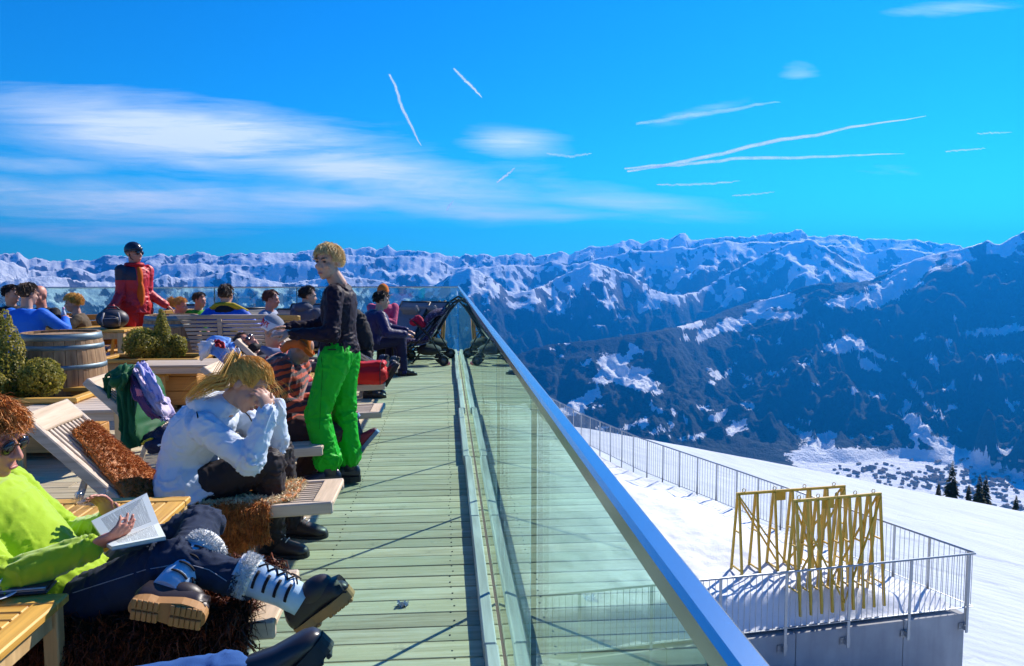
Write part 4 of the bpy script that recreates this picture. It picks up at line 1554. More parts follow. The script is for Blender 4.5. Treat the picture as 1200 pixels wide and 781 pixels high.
def make_planter(c, sx, sy, h, rz, label, shrubs):
    root = empty('planter_box', (c[0], c[1], 0), rz, label, 'planter', 'planter boxes')
    nb = 3
    bh = (h - .10) / nb
    for s in (-1, 1):
        for k in range(nb):
            z = .06 + bh * (k + .5)
            MB().box((0, s * (sy / 2 - .014), z), (sx, .028, bh - .006), None, .004).build('board', M_ORANGE, root)
            MB().box((s * (sx / 2 - .014), 0, z), (.028, sy - .058, bh - .006), None, .004).build('board', M_ORANGE, root)
        MB().box((0, s * (sy / 2 - .02), h - .022), (sx + .04, .07, .035), None, .005).build('rim_board', M_OILED, root)
        MB().box((s * (sx / 2 - .02), 0, h - .0225), (.07, sy - .12, .034), None, .005).build('rim_board', M_OILED_Y, root)
        for s2 in (-1, 1):
            MB().box((s * (sx / 2 - .06), s2 * (sy / 2 - .06), .03), (.05, .05, .058)).build('foot', M_ORANGE, root)
    G = [[(-sx / 2 + .03 + (sx - .06) * i / 12, -sy / 2 + .03 + (sy - .06) * j / 8, h - .08 + .02 * random.random()) for j in range(9)] for i in range(13)]
    MB().sheet(G).build('soil', M_SOIL, root)
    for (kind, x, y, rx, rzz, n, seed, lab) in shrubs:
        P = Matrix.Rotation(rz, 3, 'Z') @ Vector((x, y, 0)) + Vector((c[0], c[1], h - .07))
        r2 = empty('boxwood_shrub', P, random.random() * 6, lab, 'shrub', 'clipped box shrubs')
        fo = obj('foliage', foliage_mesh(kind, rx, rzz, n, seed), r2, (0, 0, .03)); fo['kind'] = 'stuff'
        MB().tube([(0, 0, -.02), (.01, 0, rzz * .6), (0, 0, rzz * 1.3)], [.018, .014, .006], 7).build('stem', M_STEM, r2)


q = at_z(20, 458, .50)
qa = at_z(-8, 474, .50); qb = at_z(83, 456, .50)
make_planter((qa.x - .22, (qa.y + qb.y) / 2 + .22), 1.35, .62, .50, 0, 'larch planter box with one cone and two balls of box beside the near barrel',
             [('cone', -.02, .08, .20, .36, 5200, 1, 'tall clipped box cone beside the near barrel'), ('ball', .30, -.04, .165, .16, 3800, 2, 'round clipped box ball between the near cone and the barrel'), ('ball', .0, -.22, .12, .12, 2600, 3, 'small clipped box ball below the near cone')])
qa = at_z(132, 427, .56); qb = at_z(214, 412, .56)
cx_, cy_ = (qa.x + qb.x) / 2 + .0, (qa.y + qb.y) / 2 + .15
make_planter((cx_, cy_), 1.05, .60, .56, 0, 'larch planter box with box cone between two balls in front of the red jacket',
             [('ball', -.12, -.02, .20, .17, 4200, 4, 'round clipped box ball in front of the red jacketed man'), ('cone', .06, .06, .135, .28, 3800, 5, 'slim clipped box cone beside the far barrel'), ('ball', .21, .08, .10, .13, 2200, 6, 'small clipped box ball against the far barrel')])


# ------------------------------------------------------------------ dining tables, chairs, bench at the back
def make_table(loc, sx, sy, h, label, rz=0.0, name='dining_table'):
    root = empty(name, loc, rz, label, 'table', 'dining tables at the back')
    n = 6
    me = MB().box((0, 0, 0), (sx, sy / n - .005, .03), None, .004).mesh('board', M_OILED)
    for i in range(n): obj('board', me, root, (0, -sy / 2 + sy / n * (i + .5), h - .015))
    lm = MB().box((0, 0, (h - .032) / 2), (.075, .075, h - .032), None, .005).mesh('leg', M_OILED_Z)
    for a in (-1, 1):
        for b in (-1, 1): obj('leg', lm, root, (a * (sx / 2 - .06), b * (sy / 2 - .06), 0))
    for b in (-1, 1): MB().box((0, b * (sy / 2 - .06), h - .075), (sx - .2, .025, .08), None, .003).build('apron', M_OILED_Z, root)
    for a in (-1, 1): MB().box((a * (sx / 2 - .06), 0, h - .075), (.025, sy - .2, .08), None, .003).build('apron', M_OILED_Z, root)
    return root


def make_armchair(loc, rz, label, wood=M_OILED):
    """slatted garden chair, faces local -y"""
    root = empty('garden_chair', loc, rz, label, 'chair', 'garden chairs at the tables')
    w, d = .52, .48
    for i in range(6): MB().box((0, -d / 2 + d / 6 * (i + .5), .43), (w, d / 6 - .012, .022), None, .003).build('slat', wood, root)
    for s in (-1, 1):
        MB().beam((s * (w / 2 + .01), -d / 2 + .02, 0), (s * (w / 2 + .01), -d / 2 + .02, .64), .04, .04, up=(0, 1, 0), bev=.004).build('leg', wood, root)
        MB().beam((s * (w / 2 + .01), d / 2, 0), (s * (w / 2 + .01), d / 2 + .12, .90), .04, .04, up=(0, 1, 0), bev=.004).build('leg', wood, root)
        MB().box((s * (w / 2 + .01), .02, .655), (.06, d + .04, .025), None, .004).build('armrest', wood, root)
    for i in range(5):
        z = .53 + i * .085
        y = d / 2 + .12 * z / .90
        MB().box((0, y - .012, z), (w - .02, .018, .07), None, .003).build('back_slat', wood, root)
    return root


def make_bench(loc, rz, width, label):
    root = empty('slatted_bench', loc, rz, label, 'bench')
    for i in range(6): MB().box((0, -.22 + .075 * i, .43), (width, .06, .022), None, .003).build('slat', M_BLEACH, root)
    for s in (-1, 0, 1):
        x = s * (width / 2 - .03)
        MB().beam((x, .20, 0), (x, .36, .93), .05, .045, up=(0, 1, 0), bev=.004).build('upright', M_BLEACH, root)
        MB().beam((x, -.22, 0), (x, -.22, .42), .05, .045, up=(0, 1, 0), bev=.004).build('leg', M_BLEACH, root)
        MB().beam((x, -.24, .40), (x, .26, .40), .04, .05).build('bearer', M_BLEACH, root)
    half = (width - .16) / 2
    for i in range(9):
        z = .50 + i * .047
        y = .20 + .16 * z / .93
        for s in (-1, 1): MB().box((s * (half / 2 + .027), y, z), (half - .01, .016, .034), Matrix.Rotation(-.17, 3, 'X'), .003).build('back_slat', M_BLEACH, root)
    MB().box((0, .362, .935), (width, .03, .05), Matrix.Rotation(-.17, 3, 'X'), .004).build('top_rail', M_BLEACH, root)
    return root


def deck_chair(loc, rz, label, cloth, recl=.55, group='grey deck chairs'):
    """sling lounge chair, its head towards local +x ... seat faces -x"""
    root = empty('deck_chair', loc, rz, label, 'deck chair', group)
    w = .56
    P = [(-.75, .30), (-.35, .26), (0.0, .25), (.30, .52), (.58, .82), (.70, .94)]
    for s in (-1, 1):
        MB().tube([(x, s * w / 2, z) for x, z in P], .018, 8).build('side_rail', M_BLACKM, root)
        MB().tube([(-.45, s * (w / 2 + .02), 0), (.28, s * (w / 2 + .02), .50)], .014, 7).build('leg', M_BLACKM, root)
        MB().tube([(.35, s * (w / 2 + .022), 0), (-.30, s * (w / 2 + .022), .26)], .014, 7).build('leg', M_BLACKM, root)
    MB().tube([(.70, -w / 2, .94), (.70, w / 2, .94)], .016, 8).build('head_bar', M_BLACKM, root)
    G = []
    for k in range(19):
        f = k / 18 * (len(P) - 1); a = min(int(f), len(P) - 2); u = f - a
        x = P[a][0] * (1 - u) + P[a + 1][0] * u; z = P[a][1] * (1 - u) + P[a + 1][1] * u
        G.append([(x, -w / 2 + .01 + (w - .02) * j / 8, z + .012 - .035 * math.sin(math.pi * j / 8) * (1 if k < 17 else .3)) for j in range(9)])
    MB().sheet(G, .012).build('sling', cloth, root)
    MB().box((.52, 0, .80), (.10, w * .62, .22), Matrix.Rotation(-.75, 3, 'Y'), .03).build('head_pillow', cloth, root)
    return root


M_GREYSLING = mat_plain('grey_sling', (.22, .22, .24), .9, 0, .2, 40, .4, 300, .001)
M_TAUPE = mat_plain('taupe_sling', (.33, .30, .25), .9, 0, .2, 40, .4, 300, .001)
t1 = at_z(70, 384, .76); t2 = at_z(120, 387, .76)
make_table((t1.x - .1, t1.y + .35, 0), 1.25, .75, .76, 'long wooden dining table with a plastic water bottle on it')
make_table((t2.x - .05, t2.y + .30, 0), .62, .62, .76, 'honey wooden table carrying the dark backpack')
ch1 = at_y(112, 372, t1.y + .55)
make_armchair((ch1.x, ch1.y + .15, 0), R(200), 'slatted wooden armchair beside the backpack table')
ch2 = at_y(143, 390, t2.y + .9)
make_armchair((ch2.x, ch2.y, 0), R(250), 'wooden chair behind the backpack table near the red jacket')
bn = at_y(266, 372, 10.1)
make_bench((bn.x, 10.12, 0), math.pi, 1.16, 'weathered slatted bench with its back turned, man in blue jacket on it')
# bottle, glass, menu holder on the long table
p = at_y(75, 380, t1.y + .28)
bt = empty('water_bottle', (p.x, p.y, .762), 0, 'clear plastic water bottle with blue and pink label on the long table', 'bottle')
MB().lathe([(.001, 0), (.030, 0), (.033, .01), (.033, .06), (.030, .07), (.033, .08), (.033, .15), (.020, .195), (.013, .205), (.013, .22)], 20).build('body', mat_plain('bottle_pet', (.55, .65, .85), .15), bt)
MB().lathe([(.0338, .085), (.0338, .145)], 20).build('label', mat_plain('bottle_label', (.45, .18, .42), .5), bt)
MB().lathe([(.015, .218), (.015, .245), (.001, .247)], 14).build('cap', mat_plain('bottle_cap', (.5, .25, .55), .4), bt)
p = at_y(62, 380, t1.y + .2)
gb = empty('beer_glass', (p.x, p.y, .762), 0, 'tall glass of amber beer beside the water bottle', 'glass')
MB().lathe([(.001, .0), (.026, 0), (.034, .15), (.032, .15), (.026, .01)], 18).build('glass', M_CLEAR, gb)
MB().lathe([(.001, .008), (.025, .008), (.031, .125), (.001, .125)], 18).build('beer', mat_plain('beer', (.65, .30, .03), .2), gb)
MB().lathe([(.031, .126), (.0325, .148), (.001, .15)], 18).build('foam', mat_plain('beer_foam', (.8, .75, .65), .8), gb)
p = at_y(54, 380, t1.y + .2)
MB().box((0, 0, .06), (.10, .06, .12), None, .01).build('condiment_box', mat_plain('condiment_box', (.30, .14, .08), .6), None, (p.x, p.y, .762), 'brown wooden condiment box beside the beer glass', 'box')
# backpack on the honey table
bp = at_y(134, 380, t2.y + .25)
pk = empty('backpack', (bp.x - .02, bp.y, .762), R(15), 'dark rounded backpack lying on the honey wooden table', 'bag')
MPK = mat_plain('backpack_nylon', (.03, .03, .045), .5, 0, .3, 15, .3, 60, .004)
m = MB(); m.ellipsoid((0, 0, .12), (.19, .13, .13)); m.build('body', MPK, pk)
m = MB(); m.ellipsoid((-.02, -.10, .09), (.13, .06, .085)); m.build('pocket', MPK, pk)
MB().tube([(-.10, -.02, .22), (-.05, -.02, .27), (.05, -.02, .27), (.10, -.02, .22)], .011, 7).build('handle', MPK, pk)
for s in (-1, 1): MB().tube([(s * .08, -.11, .20), (s * .10, -.155, .12), (s * .09, -.14, .04)], .012, 7).build('strap', mat_plain('strap_grey', (.2, .2, .22), .6), pk)
MB().tube([(-.09, -.145, .13), (0, -.165, .135), (.09, -.145, .13)], .004, 6).build('zip', M_STEEL, pk)

# grey deck chairs near the far railing
for (x, y, Y, rz, lab, mt) in ((306, 362, 11.0, 250, 'taupe sling deck chair right behind the slatted bench', M_TAUPE), (335, 366, 11.4, 300, 'taupe deck chair with the resting dark haired guest', M_TAUPE),
                               (334, 356, 12.7, 255, 'grey deck chair against the far glass near the grey hooded man', M_GREYSLING), (122, 356, 12.4, 262, 'grey deck chair against the far glass behind the wooden armchair', M_GREYSLING),
                               (482, 352, 13.5, 240, 'grey deck chair against the far glass, first beside the pushchairs', M_GREYSLING), (503, 354, 13.5, 238, 'grey deck chair against the far glass, jammed behind the pushchairs', M_GREYSLING), (196, 358, 12.6, 262, 'grey deck chair against the far glass behind the far barrel', M_GREYSLING)):
    q = at_y(x, y, Y)
    a = R(rz)
    deck_chair((q.x + (.45 * math.cos(a + math.pi) if x < 470 else -.28), q.y - .3, 0), a + math.pi, lab, mt)
# ================================================================== people
def cloth(name, col, rough=.75, var=.10, bump=.25, bscale=140, sheen=.04, spec=.15):
    return mat_plain('cloth_' + name, col, rough, 0, var, 6, bump, bscale, .0015, spec, sheen)


def skin_mat(name, col):
    if name in MATS: return MATS[name]
    t = NT(name)
    n = t.noise(t.coord(), 25, 4)
    c = t.mix(n, tuple(x * .92 for x in col), (min(1, col[0] * 1.08), col[1], col[2] * .97))
    t.set(Base_Color=c, Roughness=.5)
    t.b.inputs['Subsurface Weight'].default_value = .08
    t.b.inputs['Subsurface Radius'].default_value = (.02, .008, .004)
    t.b.inputs['Subsurface Scale'].default_value = .6
    t.set(Normal=t.bump(t.noise(t.coord(), 220, 2), .12, .0006))
    MATS[name] = t.m
    return t.m


SKIN = skin_mat('skin', (.52, .29, .20))
SKIN_RED = skin_mat('skin_sunburnt', (.58, .25, .17))
M_EYE = mat_plain('eye_dark', (.03, .02, .02), .25)
M_LIP = mat_plain('lip', (.42, .14, .12), .45)
M_LENS = mat_plain('sunglass_lens', (.02, .012, .012), .12, 0, .05, 5, 0, spec=.7)
M_FRAME = mat_plain('sunglass_frame', (.10, .035, .02), .3)


def hair_mat(name, dark, light):
    key = 'hair_' + name
    if key in MATS: return MATS[key]
    t = NT(key)
    at = t.attr('tone')
    t.set(Base_Color=t.ramp(at.outputs['Fac'], [(0, dark), (1, light)]), Roughness=.55)
    t.b.inputs['Specular IOR Level'].default_value = .25
    MATS[key] = t.m
    return t.m


H_BLOND = hair_mat('blond', (.55, .33, .10), (1.0, .78, .40))
H_GINGER = hair_mat('ginger', (.26, .075, .015), (.78, .30, .06))
H_BROWN = hair_mat('brown', (.035, .022, .015), (.14, .085, .05))
H_DARK = hair_mat('dark', (.012, .009, .008), (.05, .035, .03))
H_HONEY = hair_mat('honey', (.60, .27, .04), (1.0, .60, .15))
H_AUBURN = hair_mat('auburn', (.06, .018, .012), (.24, .07, .04))


def ik(a, b, l1, l2, hint):
    """elbow / knee between a and b"""
    a, b, hint = Vector(a), Vector(b), Vector(hint)
    d = b - a
    L = min(max(d.length, 1e-3), (l1 + l2) * .999)
    d.normalize()
    b2 = a + d * L
    x = (l1 * l1 - l2 * l2 + L * L) / (2 * L)
    h = math.sqrt(max(0, l1 * l1 - x * x))
    n = hint - d * hint.dot(d)
    if n.length < 1e-5: n = Vector((0, 0, 1)) - d * d.z
    n.normalize()
    return a + d * x + n * h, b2


def remeshed(mb, name, mat, parent, voxel, smooth=4, bones=None, fold=0.0, seed=0, lump=0.0, kind=None):
    me = mb.mesh(name + '_src', mat)
    bm = bmesh.new(); bm.from_mesh(me); bmesh.ops.recalc_face_normals(bm, faces=bm.faces); bm.to_mesh(me); bm.free()
    o = bpy.data.objects.new(name + '_src', me)
    COL.objects.link(o)
    r = o.modifiers.new('r', 'REMESH'); r.mode = 'VOXEL'; r.voxel_size = voxel; r.use_smooth_shade = True
    if smooth:
        s = o.modifiers.new('s', 'SMOOTH'); s.factor = .5; s.iterations = smooth
    dg = bpy.context.evaluated_depsgraph_get()
    me2 = bpy.data.meshes.new_from_object(o.evaluated_get(dg))
    bpy.data.objects.remove(o); bpy.data.meshes.remove(me)
    me2.name = name
    n = len(me2.vertices)
    if (fold or lump) and n:
        co = np.empty(n * 3, np.float32); me2.vertices.foreach_get('co', co); co = co.reshape(-1, 3).astype(float)
        no = np.empty(n * 3, np.float32); me2.vertices.foreach_get('normal', no); no = no.reshape(-1, 3).astype(float)
        disp = np.zeros(n)
        if lump: disp += lump * fbm(co[:, 0] * 7, co[:, 1] * 7, co[:, 2] * 7, 2, seed + 5)
        if fold and bones:
            best = np.full(n, 1e9); s_ = np.zeros(n); ang = np.zeros(n); jw = np.zeros(n)
            for (a, b, w) in bones:
                a = np.array(a); b = np.array(b)
                d = b - a; L = np.linalg.norm(d) + 1e-6; d = d / L
                t = np.clip((co - a) @ d, 0, L)
                q = co - (a + t[:, None] * d)
                dist = np.linalg.norm(q, axis=1)
                u = np.cross(d, [0.3, .5, .8]); u /= np.linalg.norm(u); v = np.cross(d, u)
                an = np.arctan2(q @ v, q @ u)
                m = dist < best
                best = np.where(m, dist, best); s_ = np.where(m, t, s_); ang = np.where(m, an, ang)
                f = t / L
                wt = .30 + .70 * np.maximum(np.exp(-(f / .28) ** 2) * w[0], np.exp(-((1 - f) / .28) ** 2) * w[1])
                jw = np.where(m, wt, jw)
            wob = fbm(co[:, 0] * 10, co[:, 1] * 10, co[:, 2] * 10, 3, seed)
            a2 = np.cos(ang) * .9 + .6 * np.sin(ang)
            w1 = np.clip(1 - np.abs(gnoise(s_ / .085 + 1.3 * wob + .5 * np.sin(ang), a2 + 7, seed + 1)) * 2.2, 0, 1) ** 1.6
            w2 = np.clip(1 - np.abs(gnoise(s_ / .040 + 1.7 * wob - .7 * np.cos(ang), a2 * 1.6 + 3, seed + 2)) * 2.2, 0, 1) ** 1.6
            disp += fold * jw * (1.25 * w1 + .75 * w2 - .6)
        co += no * disp[:, None]
        me2.vertices.foreach_set('co', co.astype(np.float32).ravel())
        me2.update()
    me2.polygons.foreach_set('use_smooth', np.ones(len(me2.polygons), bool))
    if not me2.materials: me2.materials.append(mat)
    ob = bpy.data.objects.new(name, me2)
    link(ob, parent)
    return tag(ob, kind=kind)


def frame3(f, u):
    f = Vector(f).normalized(); u = Vector(u)
    r = f.cross(u).normalized(); u = r.cross(f).normalized()
    return r, f, u            # right, forward, up


def head_geo(mb, c, r, f, u, k=1.0, neck=None, female=True):
    P = lambda x, y, z: c + (r * x + f * y + u * z) * k
    M = Matrix((r, f, u)).transposed()
    S = lambda *a: tuple(x * k for x in a)
    mb.ellipsoid(P(0, -.012, .028), S(.073, .094, .088), M, 20, 14)
    mb.ellipsoid(P(0, .030, -.035), S(.060, .066, .080), M, 18, 12)
    mb.ellipsoid(P(0, .066, -.098), S(.024, .022, .020), M, 12, 8)
    mb.ellipsoid(P(0, .040, -.085), S(.045, .045, .028), M, 14, 8)
    mb.capsule(P(0, .088, .012), P(0, .112, -.032), .008 * k, .0135 * k, 10, 3)
    for s in (-1, 1):
        mb.ellipsoid(P(.014 * s, .098, -.036), S(.010, .011, .009), M, 8, 6)
        mb.ellipsoid(P(.031 * s, .083, .022), S(.026, .014, .010), M, 10, 6)
        mb.ellipsoid(P(.042 * s, .066, -.028), S(.020, .020, .020), M, 10, 6)
        mb.ellipsoid(P(.077 * s, -.012, -.012), S(.009, .021, .031), M, 10, 8)
    mb.ellipsoid(P(0, .090, -.068), S(.024, .012, .007), M, 12, 6)
    mb.ellipsoid(P(0, .087, -.080), S(.020, .012, .007), M, 12, 6)
    if neck is not None:
        mb.capsule(Vector(neck), P(0, -.015, -.06), .060 * k if not female else .060 * k, .056 * k if not female else .052 * k, 14, 3)


def face_bits(root, c, r, f, u, k=1.0, shades=False, eyes=True):
    P = lambda x, y, z: c + (r * x + f * y + u * z) * k
    M = Matrix((r, f, u)).transposed()
    if shades:
        g = empty_child('sunglasses', root)
        for s in (-1, 1):
            m = MB(); m.ellipsoid(P(.033 * s, .094, .004), (.028 * k, .010 * k, .023 * k), M, 16, 10); m.build('lens', M_LENS, g)
            ring = [P(.033 * s + .030 * math.cos(a), .094 - .004 * abs(math.cos(a)), .004 + .025 * math.sin(a)) for a in np.linspace(0, 2 * math.pi, 17)]
            MB().tube(ring, .0028 * k, 6, False).build('rim', M_FRAME, g)
            MB().tube([P(.062 * s, .086, .010), P(.078 * s, .03, .012), P(.080 * s, -.02, .004)], .003 * k, 6).build('temple', M_FRAME, g)
        MB().tube([P(-.008, .100, .008), P(0, .104, .011), P(.008, .100, .008)], .0028 * k, 6).build('bridge', M_FRAME, g)
    elif eyes:
        for s in (-1, 1):
            m = MB(); m.ellipsoid(P(.031 * s, .0865, .003), (.013 * k, .006 * k, .006 * k), M, 12, 8); m.build('eye', M_EYE, root)
            MB().tube([P(.014 * s, .096, .021), P(.032 * s, .096, .026), P(.050 * s, .082, .020)], .0034 * k, 6).build('eyebrow', H_BROWN, root)
    m = MB(); m.ellipsoid(P(0, .0985, -.073), (.021 * k, .006 * k, .0065 * k), M, 12, 8); m.build('mouth', M_LIP, root)


def empty_child(name, parent):
    o = bpy.data.objects.new(name, None); o.empty_display_size = .05
    return link(o, parent)


def strands(me_name, roots, paths_fn, mat, parent, width, seed, name='hair'):
    """ribbons: paths_fn(i) -> list of points, tone"""
    V = []; F = []; T = []
    rs = random.Random(seed)
    for i in range(roots):
        pts, tone = paths_fn(i, rs)
        n = len(pts)
        b = len(V)
        for j, p in enumerate(pts):
            t = (pts[min(j + 1, n - 1)] - pts[max(j - 1, 0)])
            if t.length < 1e-6: t = Vector((0, 0, 1))
            t.normalize()
            if j == 0: ref = Vector((rs.gauss(0, 1), rs.gauss(0, 1), rs.gauss(0, 1)))
            sd = t.cross(ref)
            if sd.length < 1e-5: sd = t.cross(Vector((1, 0, 0)))
            sd.normalize()
            w = width * (1 - .75 * (j / (n - 1)) ** 2)
            V.append(p - sd * w); V.append(p + sd * w)
            T += [tone, tone]
        for j in range(n - 1):
            F.append((b + 2 * j, b + 2 * j + 1, b + 2 * j + 3, b + 2 * j + 2))
    me = np_mesh(me_name, np.array([tuple(v) for v in V]), np.array(F), mat, True)
    a = me.attributes.new('tone', 'FLOAT', 'POINT'); a.data.foreach_set('value', np.array(T, np.float32))
    o = obj(name, me, parent)
    return o


def hair(root, c, r, f, u, mat, k=1.0, length=.07, lift=.012, n=700, seed=1, style='short', tie=None, tail=None, face_line=.42, curl=0.0, width=.0028, rough=.22):
    M = Matrix((r, f, u)).transposed()
    R3 = Vector((.079, .100, .096)) * k
    cc = c + (f * -.012 + u * .028) * k
    crown = Vector((0, -.35, .94)).normalized()
    cap = MB()
    cap.ellipsoid(cc - f * .012 * k + u * .006 * k, (.0775 * k, .092 * k, .0925 * k), M, 22, 14)
    # open the cap where the face is
    keep = []
    for fc, sm in zip(cap.f, cap.sm):
        q = sum((Vector(cap.v[i]) for i in fc), Vector()) / len(fc) - cc
        lx, ly, lz = q.dot(r) / R3.x, q.dot(f) / R3.y, q.dot(u) / R3.z
        if (ly > face_line and lz < .55) or lz < -.62 or (lz < -.15 and ly > -.05): continue
        keep.append(fc)
    cap.f = keep; cap.sm = [True] * len(keep); cap.mi = [0] * len(keep)
    o = cap.build('hair_cap', mat, root)
    a = o.data.attributes.new('tone', 'FLOAT', 'POINT'); a.data.foreach_set('value', np.full(len(o.data.vertices), .30, np.float32))

    def path(i, rs):
        while True:
            d = Vector((rs.gauss(0, 1), rs.gauss(0, 1), rs.gauss(0, 1))).normalized()
            if d.y > face_line and d.z < .45: continue
            if d.z < -.55 or (d.z < -.2 and d.y > -.05): continue
            break
        L = length * (.6 + .7 * rs.random()) * k
        seg = 6
        pts = []
        q = d.copy()
        lf = .02
        for j in range(seg + 1):
            loc = Vector((q.x * R3.x, q.y * R3.y, q.z * R3.z)) * (1 + lf)
            if curl: loc += Vector((rs.gauss(0, curl), rs.gauss(0, curl), rs.gauss(0, curl)))
            pts.append(cc + M @ loc)
            if style == 'back' and tie is not None:
                if (tie - q).length < .30: L *= .25
                fl = (tie - q).normalized()
            else:
                fl = (q - crown * q.dot(crown))
                if fl.length < .05: fl = Vector((rs.gauss(0, 1), rs.gauss(0, 1), 0))
                fl = fl.normalized() + Vector((0, 0, -.35))
            fl = fl + Vector((rs.gauss(0, .22), rs.gauss(0, .22), rs.gauss(0, .22)))
            fl = fl - q * fl.dot(q)
            q = (q + fl * (L / seg / (.09 * k))).normalized()
            lf += lift * rs.random() * 2.0 / (.09) * .25
        return pts, min(1, max(0, .5 + .30 * math.sin(d.x * 9 + d.z * 7) * math.cos(d.y * 11 + d.x * 4) + rs.gauss(0, .16)))
    o = strands('hair', n, path, mat, root, width * k, seed)
    if tail:
        def tp(i, rs):
            pts = []
            jit = Vector((rs.gauss(0, 1), rs.gauss(0, 1), rs.gauss(0, 1)))
            m = len(tail)
            stop = m - (1 if rs.random() < .7 else 2)
            for j in range(stop + 1 if stop < m else m):
                sp = .008 + .022 * math.sin(math.pi * min(1, j / (m - 1) * .9))
                pts.append(Vector(tail[j]) + jit * sp * .8 + Vector((rs.gauss(0, .0035), rs.gauss(0, .0035), rs.gauss(0, .0035))))
            return pts, min(1, max(0, rs.gauss(.55, .18)))
        strands('ponytail', 260, tp, mat, root, width * 1.1 * k, seed + 7, 'ponytail')


def hand_geo(mb, w, d, pn, side, curl=.5, k=1.0):
    """w wrist, d hand direction, pn palm normal, side +1 = thumb to d x pn"""
    w = Vector(w); d = Vector(d).normalized(); pn = Vector(pn); pn = (pn - d * pn.dot(d)).normalized()
    s = d.cross(pn) * side
    M = Matrix((s, d, pn)).transposed()
    mb.ellipsoid(w + d * .045 * k, (.038 * k, .052 * k, .015 * k), M, 14, 10)
    mb.capsule(w - d * .02 * k, w + d * .03 * k, .024 * k, .022 * k, 12, 3, .7, up=pn)
    tips = []
    for i, (off, L) in enumerate(((.031, .070), (.0105, .079), (-.010, .073), (-.030, .058))):
        p = w + d * (.084 * k - abs(off) * .15 * k) + s * off * k
        cu = curl * (1 + .12 * i)
        dirn = d.copy(); q = p.copy()
        for j, (fl, rr) in enumerate(((.46, .0078), (.30, .0072), (.24, .0064))):
            a = cu * (.55 if j == 0 else .8)
            dirn = (dirn * math.cos(a) + pn * math.sin(a)).normalized() if True else dirn
            nx = q + dirn * L * fl * k
            mb.capsule(q, nx, rr * k, rr * .93 * k, 9, 3)
            q = nx
            # rotate palm normal with the finger
            pn_l = pn
        tips.append(q)
    # thumb leaves the side of the palm near its base
    p = w + d * .028 * k + s * .026 * k
    q = p + (s * .72 + d * .62 + pn * .25).normalized() * .040 * k
    q2 = q + (s * .35 + d * .85 + pn * .40).normalized() * .030 * k
    mb.capsule(p, q, .0125 * k, .0105 * k, 10, 3); mb.capsule(q, q2, .0105 * k, .008 * k, 10, 3)


def torso_secs(pel, mid, nk, rp, rc, scale, prof, n=20):
    """pelvis, control and neck points; right vectors at pelvis and chest"""
    secs = []
    for (t, rx, ry) in prof:
        tt = max(t, 0)
        p = pel * (1 - tt) ** 2 + mid * 2 * tt * (1 - tt) + nk * tt * tt
        tg = ((mid - pel) * (1 - tt) + (nk - mid) * tt).normalized()
        if t < 0: p = pel + tg * t * (nk - pel).length
        r = (rp * (1 - tt) + rc * tt); r = (r - tg * r.dot(tg)).normalized()
        f = tg.cross(r) * -1
        secs.append([p + r * math.cos(a) * rx * scale + f * math.sin(a) * ry * scale for a in [2 * math.pi * i / n for i in range(n)]])
    return secs


PROF = [(-.20, .02, .02), (-.17, .10, .075), (-.10, .150, .105), (0, .162, .115), (.12, .155, .110), (.30, .132, .098), (.5, .142, .108), (.70, .160, .112), (.86, .165, .098), (.95, .12, .075), (1.0, .06, .055), (1.03, .02, .02)]


